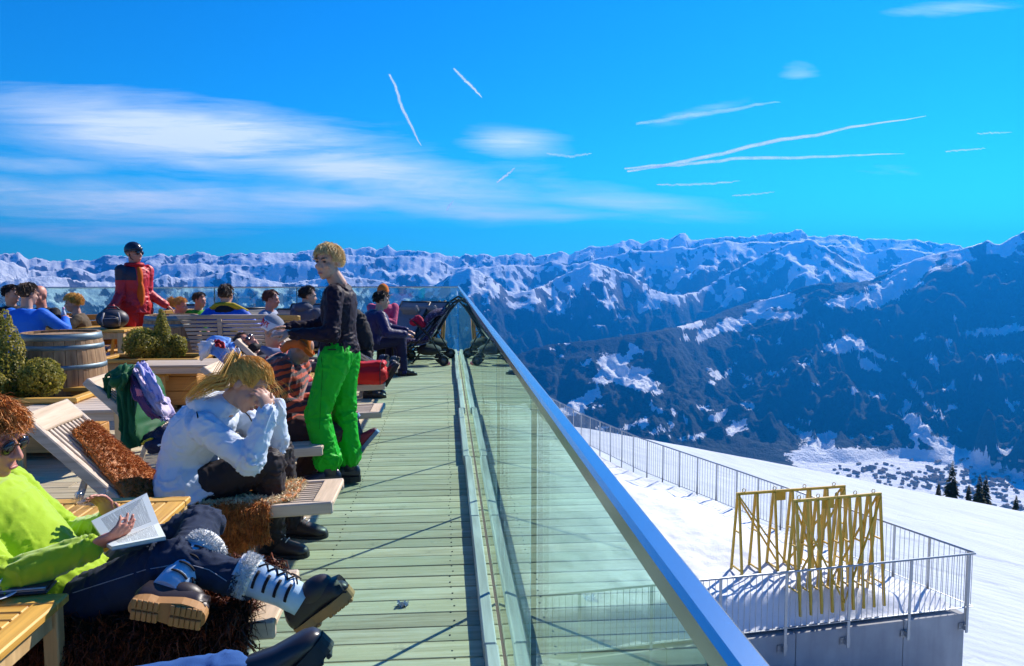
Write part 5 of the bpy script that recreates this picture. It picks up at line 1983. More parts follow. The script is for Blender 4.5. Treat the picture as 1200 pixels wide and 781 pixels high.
def person(label, pel, nk, fwd_p, fwd_c, head_c, face, hands, feet, k=1.0, top=None, bottom=None, hand_curl=(.5, .5), hand_dir=(None, None), palm=((0, 0, -1), (0, 0, -1)),
           elbow=((0, 0, -1), (0, 0, -1)), knee=((0, 0, 1), (0, 0, 1)), mid=None, head_up=(0, 0, 1), skin=SKIN, female=True, voxel=.010, fat=1.0, cloth_t=.016, fold=.006, seed=1, vox_c=.012,
           shades=False, eyes=True, body_arms=True, sleeve=1.0, group=None, top_long=0.0, leg_loose=1.0, collar=0.0, build_feet=None, base=None, legk=1.0, leg_end=.95, ankle_r=None, hem=0.0):
    """hands / feet: [left, right] wrist and ankle targets. returns root and joints"""
    pel, nk, head_c = Vector(pel), Vector(nk), Vector(head_c)
    base = Vector(base) if base is not None else Vector((pel.x, pel.y, 0))
    root = empty('person', base, 0, label, 'person', group)
    inv = Matrix.Translation(-base)
    up = (nk - pel).normalized()
    fp = Vector(fwd_p).normalized(); fc = Vector(fwd_c).normalized()
    sp = up
    rp = fp.cross(Vector((0, 0, 1)) if abs(fp.z) < .8 else up).normalized()
    rc = fc.cross(up).normalized()
    mid = Vector(mid) if mid is not None else (pel + nk) / 2
    SH = [nk - up * .055 * k + rc * s * .170 * k * fat ** .5 for s in (-1, 1)]
    HP = [pel + rp * s * .088 * k - up * .03 * k for s in (-1, 1)]
    J = {'sh': SH, 'hip': HP, 'el': [], 'wr': [], 'kn': [], 'an': []}
    for i in (0, 1):
        e, w = ik(SH[i], hands[i], .285 * k, .255 * k, elbow[i])
        J['el'].append(e); J['wr'].append(w)
        kn, an = ik(HP[i], feet[i], .43 * k * legk, .42 * k * legk, knee[i])
        J['kn'].append(kn); J['an'].append(an)
    r, f, u = frame3(face, head_up)
    # ---- body
    mb = MB()
    slim = [(t, a * .93, b * .93) for t, a, b in PROF]
    mb.loft(torso_secs(pel, mid, nk, rp, rc, k, slim))
    for i in (0, 1):
        mb.capsule(SH[i], J['el'][i], .046 * k, .037 * k); mb.capsule(J['el'][i], J['wr'][i], .036 * k, .024 * k)
        mb.capsule(HP[i], J['kn'][i], .078 * k, .052 * k); mb.capsule(J['kn'][i], J['an'][i], .050 * k, .034 * k)
        hd = Vector(hand_dir[i]) if hand_dir[i] is not None else (J['wr'][i] - J['el'][i])
        hand_geo(mb, J['wr'][i], hd, palm[i], 1 if i == 0 else -1, hand_curl[i], k)
    head_geo(mb, head_c, r, f, u, k, nk, female)
    body = remeshed(mb, 'body', skin, root, voxel, 2)
    body.matrix_parent_inverse = inv
    grp = []
    before = set(root.children)
    face_bits(root, head_c, r, f, u, k, shades, eyes)
    # ---- clothes
    if top is not None:
        m = MB()
        ct = cloth_t
        prof = [(t, a + ct * 1.1, b + ct * 1.1) for t, a, b in PROF if t > (-.06 if not top_long else -.16)]
        if top_long: prof = [(-.16 - top_long * .5, .160 + .026 * hem + ct, .120 + .026 * hem + ct)] + [(t, a + .018 * hem, b + .022 * hem) if t < .13 else (t, a, b) for t, a, b in prof]
        prof[-2] = (1.0, .075 + ct, .068 + ct); prof[-1] = (1.02 + collar, .058 + ct, .055 + ct)
        m.loft(torso_secs(pel, mid, nk, rp, rc, k * fat, prof))
        bones = [(tuple(pel), tuple(nk), (1, .3))]
        for i in (0, 1):
            m.capsule(SH[i], J['el'][i], (.054 + ct * .9) * k * fat ** .4, (.044 + ct * .8) * k)
            we = J['el'][i].lerp(J['wr'][i], sleeve * .97)
            m.capsule(J['el'][i], we, (.043 + ct) * k, (.030 + ct * .8) * k)
            bones.append((tuple(SH[i]), tuple(J['el'][i]), (.5, 1))); bones.append((tuple(J['el'][i]), tuple(we), (1, .8)))
        o = remeshed(m, 'top', top, root, vox_c, 4, bones, fold, seed, .004)
        J['top'] = o
    if bottom is not None:
        m = MB()
        ct = cloth_t * .9
        prof = [(t, a + ct * .35, b + ct * .35) for t, a, b in PROF if t < .16]
        m.loft(torso_secs(pel, mid, nk, rp, rc, k * (.5 + .5 * fat), prof))
        bones = [(tuple(pel), tuple(nk), (0, 0))]
        for i in (0, 1):
            m.capsule(HP[i], J['kn'][i], (.086 + ct) * k * leg_loose, (.058 + ct) * k * leg_loose)
            ae = J['kn'][i].lerp(J['an'][i], leg_end)
            m.capsule(J['kn'][i], ae, (.056 + ct) * k * leg_loose, ankle_r or (.042 + ct) * k * leg_loose)
            bones.append((tuple(HP[i]), tuple(J['kn'][i]), (.6, 1))); bones.append((tuple(J['kn'][i]), tuple(ae), (1, 1)))
        o = remeshed(m, 'trousers', bottom, root, vox_c, 4, bones, fold, seed + 3, .004)
        J['trousers'] = o
    J['head'] = (head_c, r, f, u); J['root'] = root; J['inv'] = inv; J['k'] = k
    return J


def finish(J):
    """parts were made in world space: tie them to the person's base"""
    for ch in J['root'].children: ch.matrix_parent_inverse = J['inv']


def shoe(J, i, toe, sole_up, mat, sole_mat, L=.27, shaft=.0, shaft_r=.055, name='shoe', thick=.022, wide=.048, treads=0, shaft_mat=None, shin=None):
    """foot at ankle i; toe = pointing direction, sole_up = away from the sole"""
    root = J['root']; k = J['k']; an = J['an'][i]
    x, _, _ = Vector(toe).normalized(), 0, 0
    z = Vector(sole_up); z = (z - x * z.dot(x)).normalized(); y = z.cross(x)
    P = lambda a, b, c: an + (x * a + y * b + z * c) * k
    sh = empty_child(name, root)
    hb, tf = -.075, L - .085
    h0 = -.085
    m = MB()
    secs = []
    for (a, w, h, lo) in ((hb, .020, .055, .012), (hb + .02, .036, .095, 0), (0.0, wide * .82, .112, 0), (.05, wide * .86, .098, 0), (.10, wide * .98, .072, 0), (.14, wide, .060, 0), (tf - .03, wide * .9, .050, .0), (tf - .008, wide * .55, .040, .004), (tf, .018, .025, .012)):
        ring = []
        for q in range(16):
            an_ = 2 * math.pi * q / 16
            yy = math.cos(an_) * w; zz = math.sin(an_)
            ring.append(P(a, yy, h0 + lo + (h - lo) * (.5 + .5 * max(-1, min(1, zz * 1.15))) if zz > -1 else h0))
        secs.append(ring)
    m.loft(secs)
    m.build('upper', mat, sh)
    out = []
    for q in range(28):
        a = 2 * math.pi * q / 28
        cx = math.cos(a); sy = math.sin(a)
        xx = (hb + tf) / 2 + (tf - hb) / 2 * 1.03 * (abs(cx) ** .75) * (1 if cx > 0 else -1)
        wv = wide * (1.06 if cx > -.1 else .88) * (.84 if -.35 < cx < .15 else 1)
        out.append((xx, wv * (abs(sy) ** .7) * (1 if sy > 0 else -1)))
    m = MB()
    m.loft([[P(a, b, h0 - thick) for a, b in out], [P(a, b, h0 + .012) for a, b in out]], False)
    if treads:
        for q in range(treads):
            a = hb + .015 + (tf - hb - .03) * q / (treads - 1)
            if .02 < a < .05: continue
            for b in (-.5, .5):
                m.box(P(a, b * wide * .95, h0 - thick - .004), (.014 * k, wide * .78 * k, .010 * k), Matrix((x, y, z)).transposed(), .002)
    m.build('sole', sole_mat, sh)
    if shaft:
        s = Vector(shin).normalized() if shin is not None else (J['kn'][i] - an).normalized()
        m = MB()
        pts = [an - z * .03 * k, an + s * shaft * .25 * k, an + s * shaft * .6 * k, an + s * shaft * k]
        m.tube(pts, [shaft_r * .95 * k, shaft_r * 1.0 * k, shaft_r * 1.08 * k, shaft_r * 1.16 * k], 18)
        m.build('shaft', shaft_mat or mat, sh)
    return sh, P, (x, y, z)


def beanie(root, c, r, f, u, mat, k=1.0, slouch=0.0, mat2=None):
    M = Matrix((r, f, u)).transposed()
    cc = c + (f * -.012 + u * .034) * k
    m = MB()
    prof = [(1.0, -.10), (1.07, -.05), (1.08, .10), (1.05, .35), (.94, .62), (.70, .88), (.35, 1.05), (.02, 1.10)]
    V = []
    rings = []
    for (a, b) in prof:
        rings.append([cc + M @ Vector((math.cos(t) * .080 * a, math.sin(t) * .101 * a - slouch * max(0, b), b * .105)) * k for t in [2 * math.pi * i / 24 for i in range(24)]])
    m.loft(rings, True, True); m.build('hat', mat, root)
    m = MB()
    rings = []
    for (a, b) in ((1.05, -.16), (1.13, -.15), (1.14, .16), (1.06, .18)):
        rings.append([cc + M @ Vector((math.cos(t) * .080 * a, math.sin(t) * .101 * a, b * .105)) * k for t in [2 * math.pi * i / 24 for i in range(24)]])
    m.loft(rings, True, False); m.build('hat_brim', mat2 or mat, root)


def surf(o, px, py, lift=.003):
    """where the view ray through a photo pixel meets an object whose mesh is in world space"""
    d = ray(px, py).normalized()
    ok, loc, nor, _ = o.ray_cast(Vector((0, 0, CAM_H)), d)
    return loc - d * lift if ok else None


def seam(J, o, pix, rad, mat, name='seam', lift=.001):
    P = []
    for (a, b) in zip(pix, pix[1:]):
        for t in np.linspace(0, 1, 7)[:-1]:
            q = surf(o, a[0] * (1 - t) + b[0] * t, a[1] * (1 - t) + b[1] * t, lift)
            if q is not None and (not P or (q - P[-1]).length < .12): P.append(q)
    if len(P) > 2: MB().tube(P, rad, 6).build(name, mat, J['root'])
# ================================================================== the guests
V3 = Vector
M_BOOT_DARK = mat_plain('boot_rubber', (.03, .022, .025), .45, 0, .2, 20, .2, 60, .002)
M_SOLE_TAN = mat_plain('sole_gum', (.42, .21, .07), .7, 0, .2, 20, .3, 80, .003)
M_SOLE_BLK = mat_plain('sole_black', (.02, .02, .022), .7)
M_SKIBOOT = mat_plain('ski_boot_shell', (.018, .022, .045), .3, 0, .2, 10, .05)
M_BUCKLE = mat_plain('ski_boot_buckle', (.12, .35, .62), .35, .2)
M_WHITE = mat_plain('white_mark', (.8, .8, .82), .5)
M_JEANS = cloth('jeans_dark', (.022, .033, .065), .85, .25, .4, 300)
M_JEANS2 = cloth('jeans_blue', (.03, .10, .30), .85, .25, .4, 300)
M_BLACK = cloth('black', (.018, .016, .02), .7)


# ---- standing woman
J = person('woman with short blond hair in black top and bright green ski trousers, standing', at_y(398, 412, 5.47), at_y(397, 334, 5.46), (-1, .18, 0), (-1, .05, .1), at_y(385, 307, 5.42), (-.48, -.87, -.05),
           [at_y(343, 391, 5.22), at_y(337, 384, 5.55)], [at_y(387, 552, 5.30), at_y(410, 549, 5.56)], k=.97, top=cloth('aubergine', (.016, .008, .018), .6), bottom=cloth('ski_green', (.012, .42, .018), .5, .12, .2, 200, .0),
           hand_curl=(.35, .45), palm=((-.2, .5, -.8), (-.2, -.3, -.9)), elbow=((.35, -.35, -1), (.3, .5, -1)), knee=((-1, 0, 0), (-1, 0, 0)), voxel=.0055, vox_c=.008, leg_loose=1.20, fold=.012, seed=11, cloth_t=.011, legk=.955, leg_end=.80, ankle_r=.088)
c, r_, f_, u_ = J['head']
hair(J['root'], c, r_, f_, u_, H_BLOND, .97, .085, .013, 1900, 3, 'short', None, None, .58, .0025, .0020, .35)
for i in (0, 1):
    sh, P, fr = shoe(J, i, (-1, -.12 + .1 * i, 0), (0, 0, 1), M_SKIBOOT, M_SOLE_BLK, .31, .17, .060, 'ski_boot', .03, .056, 0)
    for q, z in enumerate((-.045, -.005, .07, .13)):
        y = -.058 if i == 0 else -.058
        MB().box(P(.075 - .05 * min(q, 2), y * (1.0 if q < 2 else 1.15), z), (.085, .012, .016), Matrix((fr[0], fr[1], fr[2])).transposed(), .003).build('buckle', M_BUCKLE, sh)
    m = MB(); a, b, d = P(.01, -.066, .045), P(.045, -.066, .045), P(.03, -.066, .085)
    off = fr[1] * -.003
    m.add([a, b, d, a + off, b + off, d + off], [(0, 1, 2), (5, 4, 3), (0, 3, 4, 1), (1, 4, 5, 2), (2, 5, 3, 0)]); m.build('logo', M_WHITE, sh)
seam(J, J['trousers'], [(372, 396), (378, 430), (376, 470), (374, 510)], .0022, cloth('green_dark', (.008, .22, .012)), 'side_seam')
seam(J, J['trousers'], [(366, 393), (385, 396), (410, 396)], .006, MATS['cloth_ski_green'], 'waistband')
p = at_y(389, 410, 5.27)
MB().box(p, (.055, .004, .008), Matrix.Rotation(.1, 3, 'Z')).build('pocket_zip', M_BLACK, J['root'])
finish(J)

# ---- reader in the lime fleece
hipR = at_y(88, 696, 2.78)
J = person('woman in lime green fleece and sunglasses reading a book on the lounger', hipR, at_y(-38, 574, 2.78), (1, 0, .15), (.78, -.05, .62), at_y(-12, 514, 2.74), (.95, -.16, -.26),
           [at_y(133, 612, 2.90), at_y(108, 641, 2.60)], [at_y(196, 692, 2.50), at_y(350, 700, 2.60)], k=1.0, top=cloth('lime_fleece', (.36, .55, .015), .95, .10, .5, 90, .5), bottom=M_JEANS,
           hand_curl=(.75, .6), hand_dir=((-.25, -.15, .8), (.75, .1, .35)), palm=((-.2, -.8, -.4), (.2, .5, .8)), elbow=((0, .6, -1), (-.1, -.55, -1)), knee=((.55, .75, .45), (.1, -.25, 1)), head_up=(-.25, 0, .97), voxel=.0055, vox_c=.008,
           skin=SKIN_RED, shades=True, fold=.011, seed=21, cloth_t=.017, leg_loose=.98, fat=1.03, leg_end=.58)
c, r_, f_, u_ = J['head']
hair(J['root'], c, r_, f_, u_, H_GINGER, 1.0, .085, .020, 3200, 5, 'short', None, None, .42, .005, .0018)
M_BOOTBLUE = mat_plain('boot_quilt_blue', (.42, .58, .74), .4, 0, .35, 12, .4, 30, .006)
M_CUFF = mat_plain('boot_cuff_fur', (.72, .73, .72), .9, 0, .1, 40, .8, 60, .01)


def snow_boot(J, i, toe, up, shin):
    sh, P, fr = shoe(J, i, toe, up, M_BOOT_DARK, M_SOLE_TAN, .232, 0, .05, 'snow_boot', .020, .042, 13)
    an = J['an'][i]
    s = Vector(shin).normalized()
    x, y, z = fr
    side = s.cross(x).normalized()
    m = MB().tube([an - z * .02, an + s * .05, an + s * .11, an + s * .17], [.052, .052, .056, .060], 20)
    st = m.build('shaft', M_BOOTBLUE, sh)
    m = MB().ellipsoid(an + x * .055 - z * .015, (.066, .045, .042), Matrix((x, y, z)).transposed(), 18, 12); m.build('vamp', M_BOOT_DARK, sh)
    front = (x - s * x.dot(s)).normalized()
    for q in range(5):
        t = .02 + .034 * q
        for w in (-1, 1):
            a0 = an + s * t + front * .048 + side * .030 * w; a1 = an + s * (t + .034) + front * .052 - side * .030 * w
            MB().tube([a0, (a0 + a1) / 2 + front * .012, a1], .0032, 6).build('lace', M_BLACK, sh)
    for q in range(4):
        t = .025 + .038 * q
        for w in (-1, 1):
            pth = [an + s * (t + .012 * math.sin(b * 1.4)) + (front * math.cos(b) + side * w * math.sin(b)) * .0585 for b in np.linspace(.75, 1.75, 6)]
            MB().tube(pth, .0065, 6, sq=.5).build('strap', M_BLACK, sh)
    # fur cuff
    rs = np.random.RandomState(4 + i)

    def fp(q, rs_):
        b = rs_.random() * 6.283; h = rs_.random()
        n_ = (front * math.cos(b) + side * math.sin(b))
        p0 = an + s * (.165 + .045 * h) + n_ * .060
        d = (n_ + s * rs_.gauss(.2, .5) + side * rs_.gauss(0, .4)).normalized()
        return [p0, p0 + d * .009, p0 + d * .017 + s * -.003], rs_.random()
    MB().tube([an + s * .16, an + s * .19, an + s * .222], [.062, .066, .060], 18).build('cuff', M_CUFF, sh)
    o = strands('fur', 1400, fp, hair_mat('cuff', (.55, .56, .55), (.85, .86, .86)), sh, .0016, 3, 'cuff_fur'); o['kind'] = 'stuff'
    return sh


M_STITCH = mat_plain('jeans_stitch', (.30, .30, .34), .8)
seam(J, J['trousers'], [(70, 700), (120, 684), (170, 668), (215, 660), (245, 668), (270, 684)], .0016, M_STITCH, 'stitching')
seam(J, J['top'], [(99, 622), (104, 634), (108, 650)], .004, MATS['cloth_lime_fleece'], 'cuff_seam')
seam(J, J['top'], [(0, 690), (40, 690), (75, 680)], .003, MATS['cloth_lime_fleece'], 'hem_seam')
snow_boot(J, 1, (.80, .05, .60), (-.55, 0, .83), (-.93, .05, .42))
snow_boot(J, 0, (.96, .02, -.22), (.05, .98, .22), (.35, .85, .35))
finish(J)

# ---- the book
S0, S1 = at_y(124.5, 637, 2.60), at_y(186, 613, 2.70)
T0, T1 = at_y(107, 611, 2.72), at_y(172, 578, 2.82)
L0, L1 = at_y(131, 641, 2.50), at_y(194, 629, 2.58)
bk = empty('open_book', S0, 0, 'open paperback book held in the reader\'s hands', 'book')
t = NT('printed_page')
wv = t.node('ShaderNodeTexWave'); wv.wave_type = 'BANDS'; wv.bands_direction = 'Y'
wv.inputs['Scale'].default_value = 9.0; wv.inputs['Distortion'].default_value = 0
t.l.new(t.coord('UV'), wv.inputs['Vector'])
sx = t.node('ShaderNodeSeparateXYZ'); t.l.new(t.coord('UV'), sx.inputs[0])
inx = t.math('MULTIPLY', t.math('GREATER_THAN', sx.outputs[0], .14), t.math('LESS_THAN', sx.outputs[0], .88))
iny = t.math('MULTIPLY', t.math('GREATER_THAN', sx.outputs[1], .10), t.math('LESS_THAN', sx.outputs[1], .90))
wd = t.noise(t.map((60, 2, 1), kind='UV'), 1.0, 2)
ink = t.math('MULTIPLY', t.math('MULTIPLY', inx, iny), t.math('MULTIPLY', t.math('GREATER_THAN', wv.outputs['Fac'], .45), t.math('GREATER_THAN', wd, .40)))
t.set(Base_Color=t.mix(t.math('MULTIPLY', ink, .75), (.70, .76, .72), (.06, .08, .09)), Roughness=.85)
M_PAGE = t.m
M_PAPER = mat_plain('page_edge', (.72, .66, .50), .85, 0, .1, 200, .3, 600, .001)


def page_block(q, lab, th):
    a, b, d, e = [Vector(x) for x in q]
    n = (b - a).cross(e - a).normalized()
    if n.dot(Vector((-.3, -.8, .5))) < 0: n = -n
    o0 = [x - S0 for x in (a, b, d, e)]
    m = MB(); m.add([x - n * .0005 for x in o0] + [x - n * th for x in o0], [(0, 1, 2, 3), (7, 6, 5, 4), (0, 4, 5, 1), (1, 5, 6, 2), (2, 6, 7, 3), (3, 7, 4, 0)])
    m.build('page_block', M_PAPER, bk, recalc=True)
    me = bpy.data.meshes.new('page'); me.from_pydata([tuple(x + n * .0008) for x in o0], [], [(0, 1, 2, 3)])
    uv = me.uv_layers.new(); 
    for k_, w in enumerate(((0, 0), (1, 0), (1, 1), (0, 1))): uv.data[k_].uv = w
    me.materials.append(M_PAGE); obj('page', me, bk)
    m = MB(); m.add([x * 1.0 - n * (th + .0005) for x in o0] + [x - n * (th + .0025) for x in o0], [(0, 1, 2, 3), (7, 6, 5, 4), (0, 4, 5, 1), (1, 5, 6, 2), (2, 6, 7, 3), (3, 7, 4, 0)])
    m.build('cover', mat_plain('book_cover', (.25, .32, .40), .5), bk, recalc=True)


page_block((S0, S1, T1, T0), 'a', .009)
page_block((L0, L1, S1, S0), 'b', .009)

# ---- guest in jeans
J = person('guest in blue jeans and dark boots, only the legs in view', (-1.36, 1.62, .43), (-1.76, 1.58, .82), (1, .1, .1), (.8, 0, .6), (-1.82, 1.57, 1.04), (.95, 0, .1),
           [(-1.40, 1.90, .60), (-1.30, 1.32, .52)], [at_y(285, 790, 1.97), (-.56, 1.62, .43)], k=1.02, top=cloth('navy_jumper', (.03, .04, .09)), bottom=M_JEANS2, knee=((.1, .25, 1), (0, 0, 1)), voxel=.012, vox_c=.010, fold=.005, seed=31, leg_loose=1.1, female=False, palm=((0, -1, 0), (0, 1, 0)))
c, r_, f_, u_ = J['head']; hair(J['root'], c, r_, f_, u_, H_BROWN, 1.02, .04, .01, 500, 6)
sh, P, fr = shoe(J, 0, (.72, .15, .66), (-.62, 0, .78), mat_plain('boot_leather', (.025, .022, .028), .35, 0, .2, 20, .25, 50, .002), M_SOLE_BLK, .29, .16, .055, 'boot', .028, .052, 10)
shoe(J, 1, (.75, 0, .6), (-.6, 0, .8), M_BOOT_DARK, M_SOLE_BLK, .29, .16, .055, 'boot', .028, .052, 10)
finish(J)

# ---- woman in the pale blue jacket, head in her hands
pz = at_y(226, 588, 4.14); pz.z = .41
J = person('woman in pale blue jacket with fair ponytail, bent forward with her head in her hands', pz, at_y(262, 480, 4.10), (1, -.05, .05), (.75, -.05, -.62), at_y(291, 452, 4.06), (.72, -.30, -.62),
           [at_y(322, 476, 4.17), at_y(314, 482, 3.92)], [at_z(343, 611, .09), at_z(318, 632, .09)], k=1.0, top=cloth('pale_blue', (.62, .70, .82), .6, .06, .15, 200, .1), bottom=cloth('charcoal', (.028, .022, .025), .55, .2),
           hand_curl=(.9, .9), hand_dir=((-.3, -.2, .7), (-.25, .1, .75)), palm=((-.6, -.2, .1), (-.5, .4, .1)), elbow=((.9, .1, -.8), (.75, -.35, -.9)), knee=((.5, .1, 1), (.5, -.1, 1)), mid=at_y(206, 520, 4.16), head_up=(.62, .05, .70),
           voxel=.006, vox_c=.008, fold=.013, seed=41, cloth_t=.022, fat=1.10, top_long=.10, leg_loose=1.12, eyes=False, hem=1.0)
c, r_, f_, u_ = J['head']
tie = V3((0, -.92, .30)).normalized()
tp = c + (f_ * -.115 + u_ * .055)
tail = [tp + f_ * .02, tp - f_ * .03 + V3((-.01, 0, .01)), at_y(262, 446, 4.02), at_y(246, 449, 4.0), at_y(232, 458, 4.0), at_y(220, 468, 4.0)]
hair(J['root'], c, r_, f_, u_, H_HONEY, 1.12, .10, .003, 5200, 7, 'back', tie, tail, .52, .0016, .0014, .10)
# loose wisps and hood, seams
def wp(i, rs):
    a = c + (r_ * rs.gauss(0, .05) + f_ * .06 + u_ * (.07 + rs.gauss(0, .02)))
    d = V3((rs.uniform(.2, .9), rs.gauss(0, .4), -.3)).normalized()
    L = rs.uniform(.06, .15)
    return [a, a + d * L * .4 + V3((0, 0, .01)), a + d * L * .75 + V3((0, 0, -.02)), a + d * L + V3((0, 0, -.06))], rs.random()
strands('wisp', 40, wp, H_HONEY, J['root'], .0008, 8, 'loose_hair')
hd = MB(); nk = at_y(258, 478, 4.10)
hd.ellipsoid(nk + V3((-.05, -.01, .015)), (.115, .125, .075), Matrix.Rotation(.5, 3, 'Y')); hd.ellipsoid(nk + V3((.02, 0, .02)), (.085, .105, .06), Matrix.Rotation(.3, 3, 'Y'))
remeshed(hd, 'hood', MATS['cloth_pale_blue'], J['root'], .009, 4, [(tuple(nk - V3((.1, 0, 0))), tuple(nk + V3((.1, 0, 0))), (1, 1))], .006, 44, .008)
seam(J, J['top'], [(282, 478), (292, 488), (298, 500), (303, 512)], .0035, M_BLACK, 'piping')
seam(J, J['top'], [(232, 490), (230, 480), (238, 470), (246, 466)], .0035, M_BLACK, 'piping')
seam(J, J['top'], [(245, 585), (255, 575), (268, 560), (276, 552)], .0030, M_BLACK, 'pocket_piping')
seam(J, J['top'], [(190, 586), (215, 592), (245, 590), (268, 578)], .0030, MATS['cloth_pale_blue'], 'hem')
for i in (0, 1):
    sh, P, fr = shoe(J, i, (1, -.15, .02), (0, 0, 1), M_BOOT_DARK, M_SOLE_BLK, .28, .15, .055, 'boot', .026, .05, 0)
    for q in range(4): MB().tube([P(.02 + .022 * q, -.03, .035 - .014 * q), P(.03 + .022 * q, 0, .05 - .014 * q), P(.02 + .022 * q, .03, .035 - .014 * q)], .003, 6).build('lace', M_WHITE, sh)
finish(J)

# ---- child in the tiger striped jumper
t = NT('cloth_tiger')
wv = t.node('ShaderNodeTexWave'); wv.wave_type = 'BANDS'; wv.bands_direction = 'Z'
wv.inputs['Scale'].default_value = 6.2; wv.inputs['Distortion'].default_value = 5.0; wv.inputs['Detail'].default_value = 2; wv.inputs['Detail Scale'].default_value = 1.1
t.l.new(t.map((1, 1, 1), (0, R(18), 0)), wv.inputs['Vector'])
t.set(Base_Color=t.ramp(wv.outputs['Fac'], [(.44, (.035, .012, .022)), (.52, (.48, .055, .012))]), Roughness=.9)
t.b.inputs['Sheen Weight'].default_value = .3
t.set(Normal=t.bump(t.noise(t.coord(), 120, 3), .4, .002))
pk_ = at_y(330, 488, 5.62); pk_.z = .43
J = person('child in orange and black striped jumper and brown trousers, bending down on the lounger', pk_, at_y(343, 424, 5.66), (1, -.15, .05), (.8, -.2, -.5), at_y(353, 409, 5.68), (.6, -.1, -.75),
           [at_y(368, 468, 5.85), at_y(362, 478, 5.42)], [at_z(368, 548, .08), at_z(353, 556, .08)], k=.86, top=t.m, bottom=cloth('brown_cord', (.075, .035, .028), .85), knee=((.5, .1, 1), (.5, -.1, 1)), mid=at_y(322, 450, 5.66), head_up=(.7, 0, .7), voxel=.010, vox_c=.009, fold=.009, seed=51,
           cloth_t=.028, fat=1.35, leg_loose=1.25, eyes=False)
c, r_, f_, u_ = J['head']
beanie(J['root'], c, r_, f_, u_, cloth('orange_knit', (.62, .17, .03), .95), .9, .1)
for i in (0, 1): shoe(J, i, (1, -.1, 0), (0, 0, 1), mat_plain('shoe_maroon', (.20, .02, .05), .6), M_SOLE_BLK, .24, .10, .05, 'shoe')
ms = MB(); ms.tube([at_y(330, 412, 5.5), at_y(338, 404, 5.5), at_y(350, 402, 5.5), at_y(358, 408, 5.52)], [.025, .035, .04, .03], 8); remeshed(ms, 'scarf', cloth('orange_scarf', (.60, .13, .03)), J['root'], .009, 3, None, 0, 5, .012)
finish(J)

# ---- child in red jacket and knitted hat, reclining on the lounger behind
hc = at_y(321, 391, 6.90)
J = person('child in white and grey bobble-less hat with red lettering and red jacket, reclining', at_y(352, 455, 6.92), at_y(322, 413, 6.92), (1, 0, .2), (.75, -.1, .55), hc, (.80, -.30, -.35),
           [at_y(352, 430, 7.1), at_y(350, 436, 6.7)], [at_z(405, 500, .30), at_z(420, 514, .09)], k=.92, top=cloth('red_jacket', (.45, .015, .02), .6), bottom=cloth('grey_pants', (.08, .08, .10)), knee=((0, .2, 1), (.2, -.2, 1)), voxel=.010, fold=.006, seed=61, cloth_t=.02, head_up=(.1, 0, 1))
c, r_, f_, u_ = J['head']
M_HATW = cloth('hat_white', (.66, .68, .74), .95, .05, .5, 200); M_HATG = cloth('hat_grey', (.26, .27, .31), .95, .05, .5, 200)
beanie(J['root'], c, r_, f_, u_, M_HATG, 1.02, .03, M_HATW)
Mh = Matrix((r_, f_, u_)).transposed(); cc = c + (f_ * -.012 + u_ * .034) * 1.02
m = MB()
rings = []
for (a, b) in ((1.145, .10), (1.12, .55), (1.07, .62)):
    rings.append([cc + Mh @ Vector((math.cos(q) * .0815 * a, math.sin(q) * .103 * a - .0, b * .107)) for q in [2 * math.pi * i / 24 for i in range(24)]])
m.loft(rings, True, False); m.build('hat_band', M_HATW, J['root'])
# the lettering on the hat: a row of small red strokes, as far as it can be read
for q, ang in enumerate(np.linspace(-.2, -1.7, 7)):
    for (dz, ln, tilt) in ((.33, .05, .2 if q % 2 else -.2), (.40, .035, .9)):
        d = Mh @ Vector((math.cos(ang + .0), -math.sin(ang) * -1, 0))
        pos = cc + Mh @ Vector((math.cos(ang) * .0815 * 1.14, math.sin(ang) * .103 * 1.14, dz * .107))
        tg = Mh @ Vector((-math.sin(ang), math.cos(ang), 0)); tg.normalize()
        e = (u_ * math.cos(tilt) + tg * math.sin(tilt)) * ln * .5
        MB().tube([pos - e, pos + e], .004, 5).build('letter', mat_plain('hat_red', (.55, .02, .05), .8), J['root'])
ang = -.9
pos = cc + Mh @ Vector((math.cos(ang) * .0815 * 1.155, math.sin(ang) * .103 * 1.155, .0)); nn = (pos - cc).normalized(); tg = nn.cross(u_).normalized()
MB().box(pos, (.042, .004, .02), Matrix((tg, nn, tg.cross(nn))).transposed(), .001).build('hat_patch', mat_plain('hat_red', (.55, .02, .05), .8), J['root'])
MB().box(pos + nn * .003, (.030, .003, .010), Matrix((tg, nn, tg.cross(nn))).transposed(), .001).build('hat_patch_centre', M_HATW, J['root'])
cl = MB().tube([at_y(306, 408, 6.75), at_y(318, 414, 6.7), at_y(334, 412, 6.8)], [.03, .04, .03], 8); remeshed(cl, 'collar', cloth('slate_collar', (.13, .16, .28)), J['root'], .01, 3, None, 0, 5, .008)
shoe(J, 1, (.62, -.25, .75), (-.75, .1, .62), mat_plain('shoe_maroon', (.20, .02, .05), .6), mat_plain('shoe_blue_sole', (.15, .25, .45), .6), .27, .0, .05, 'shoe')
shoe(J, 0, (.8, 0, .5), (-.5, 0, .8), mat_plain('shoe_maroon', (.20, .02, .05), .6), mat_plain('shoe_blue_sole', (.15, .25, .45), .6), .27, .0, .05, 'shoe')
finish(J)

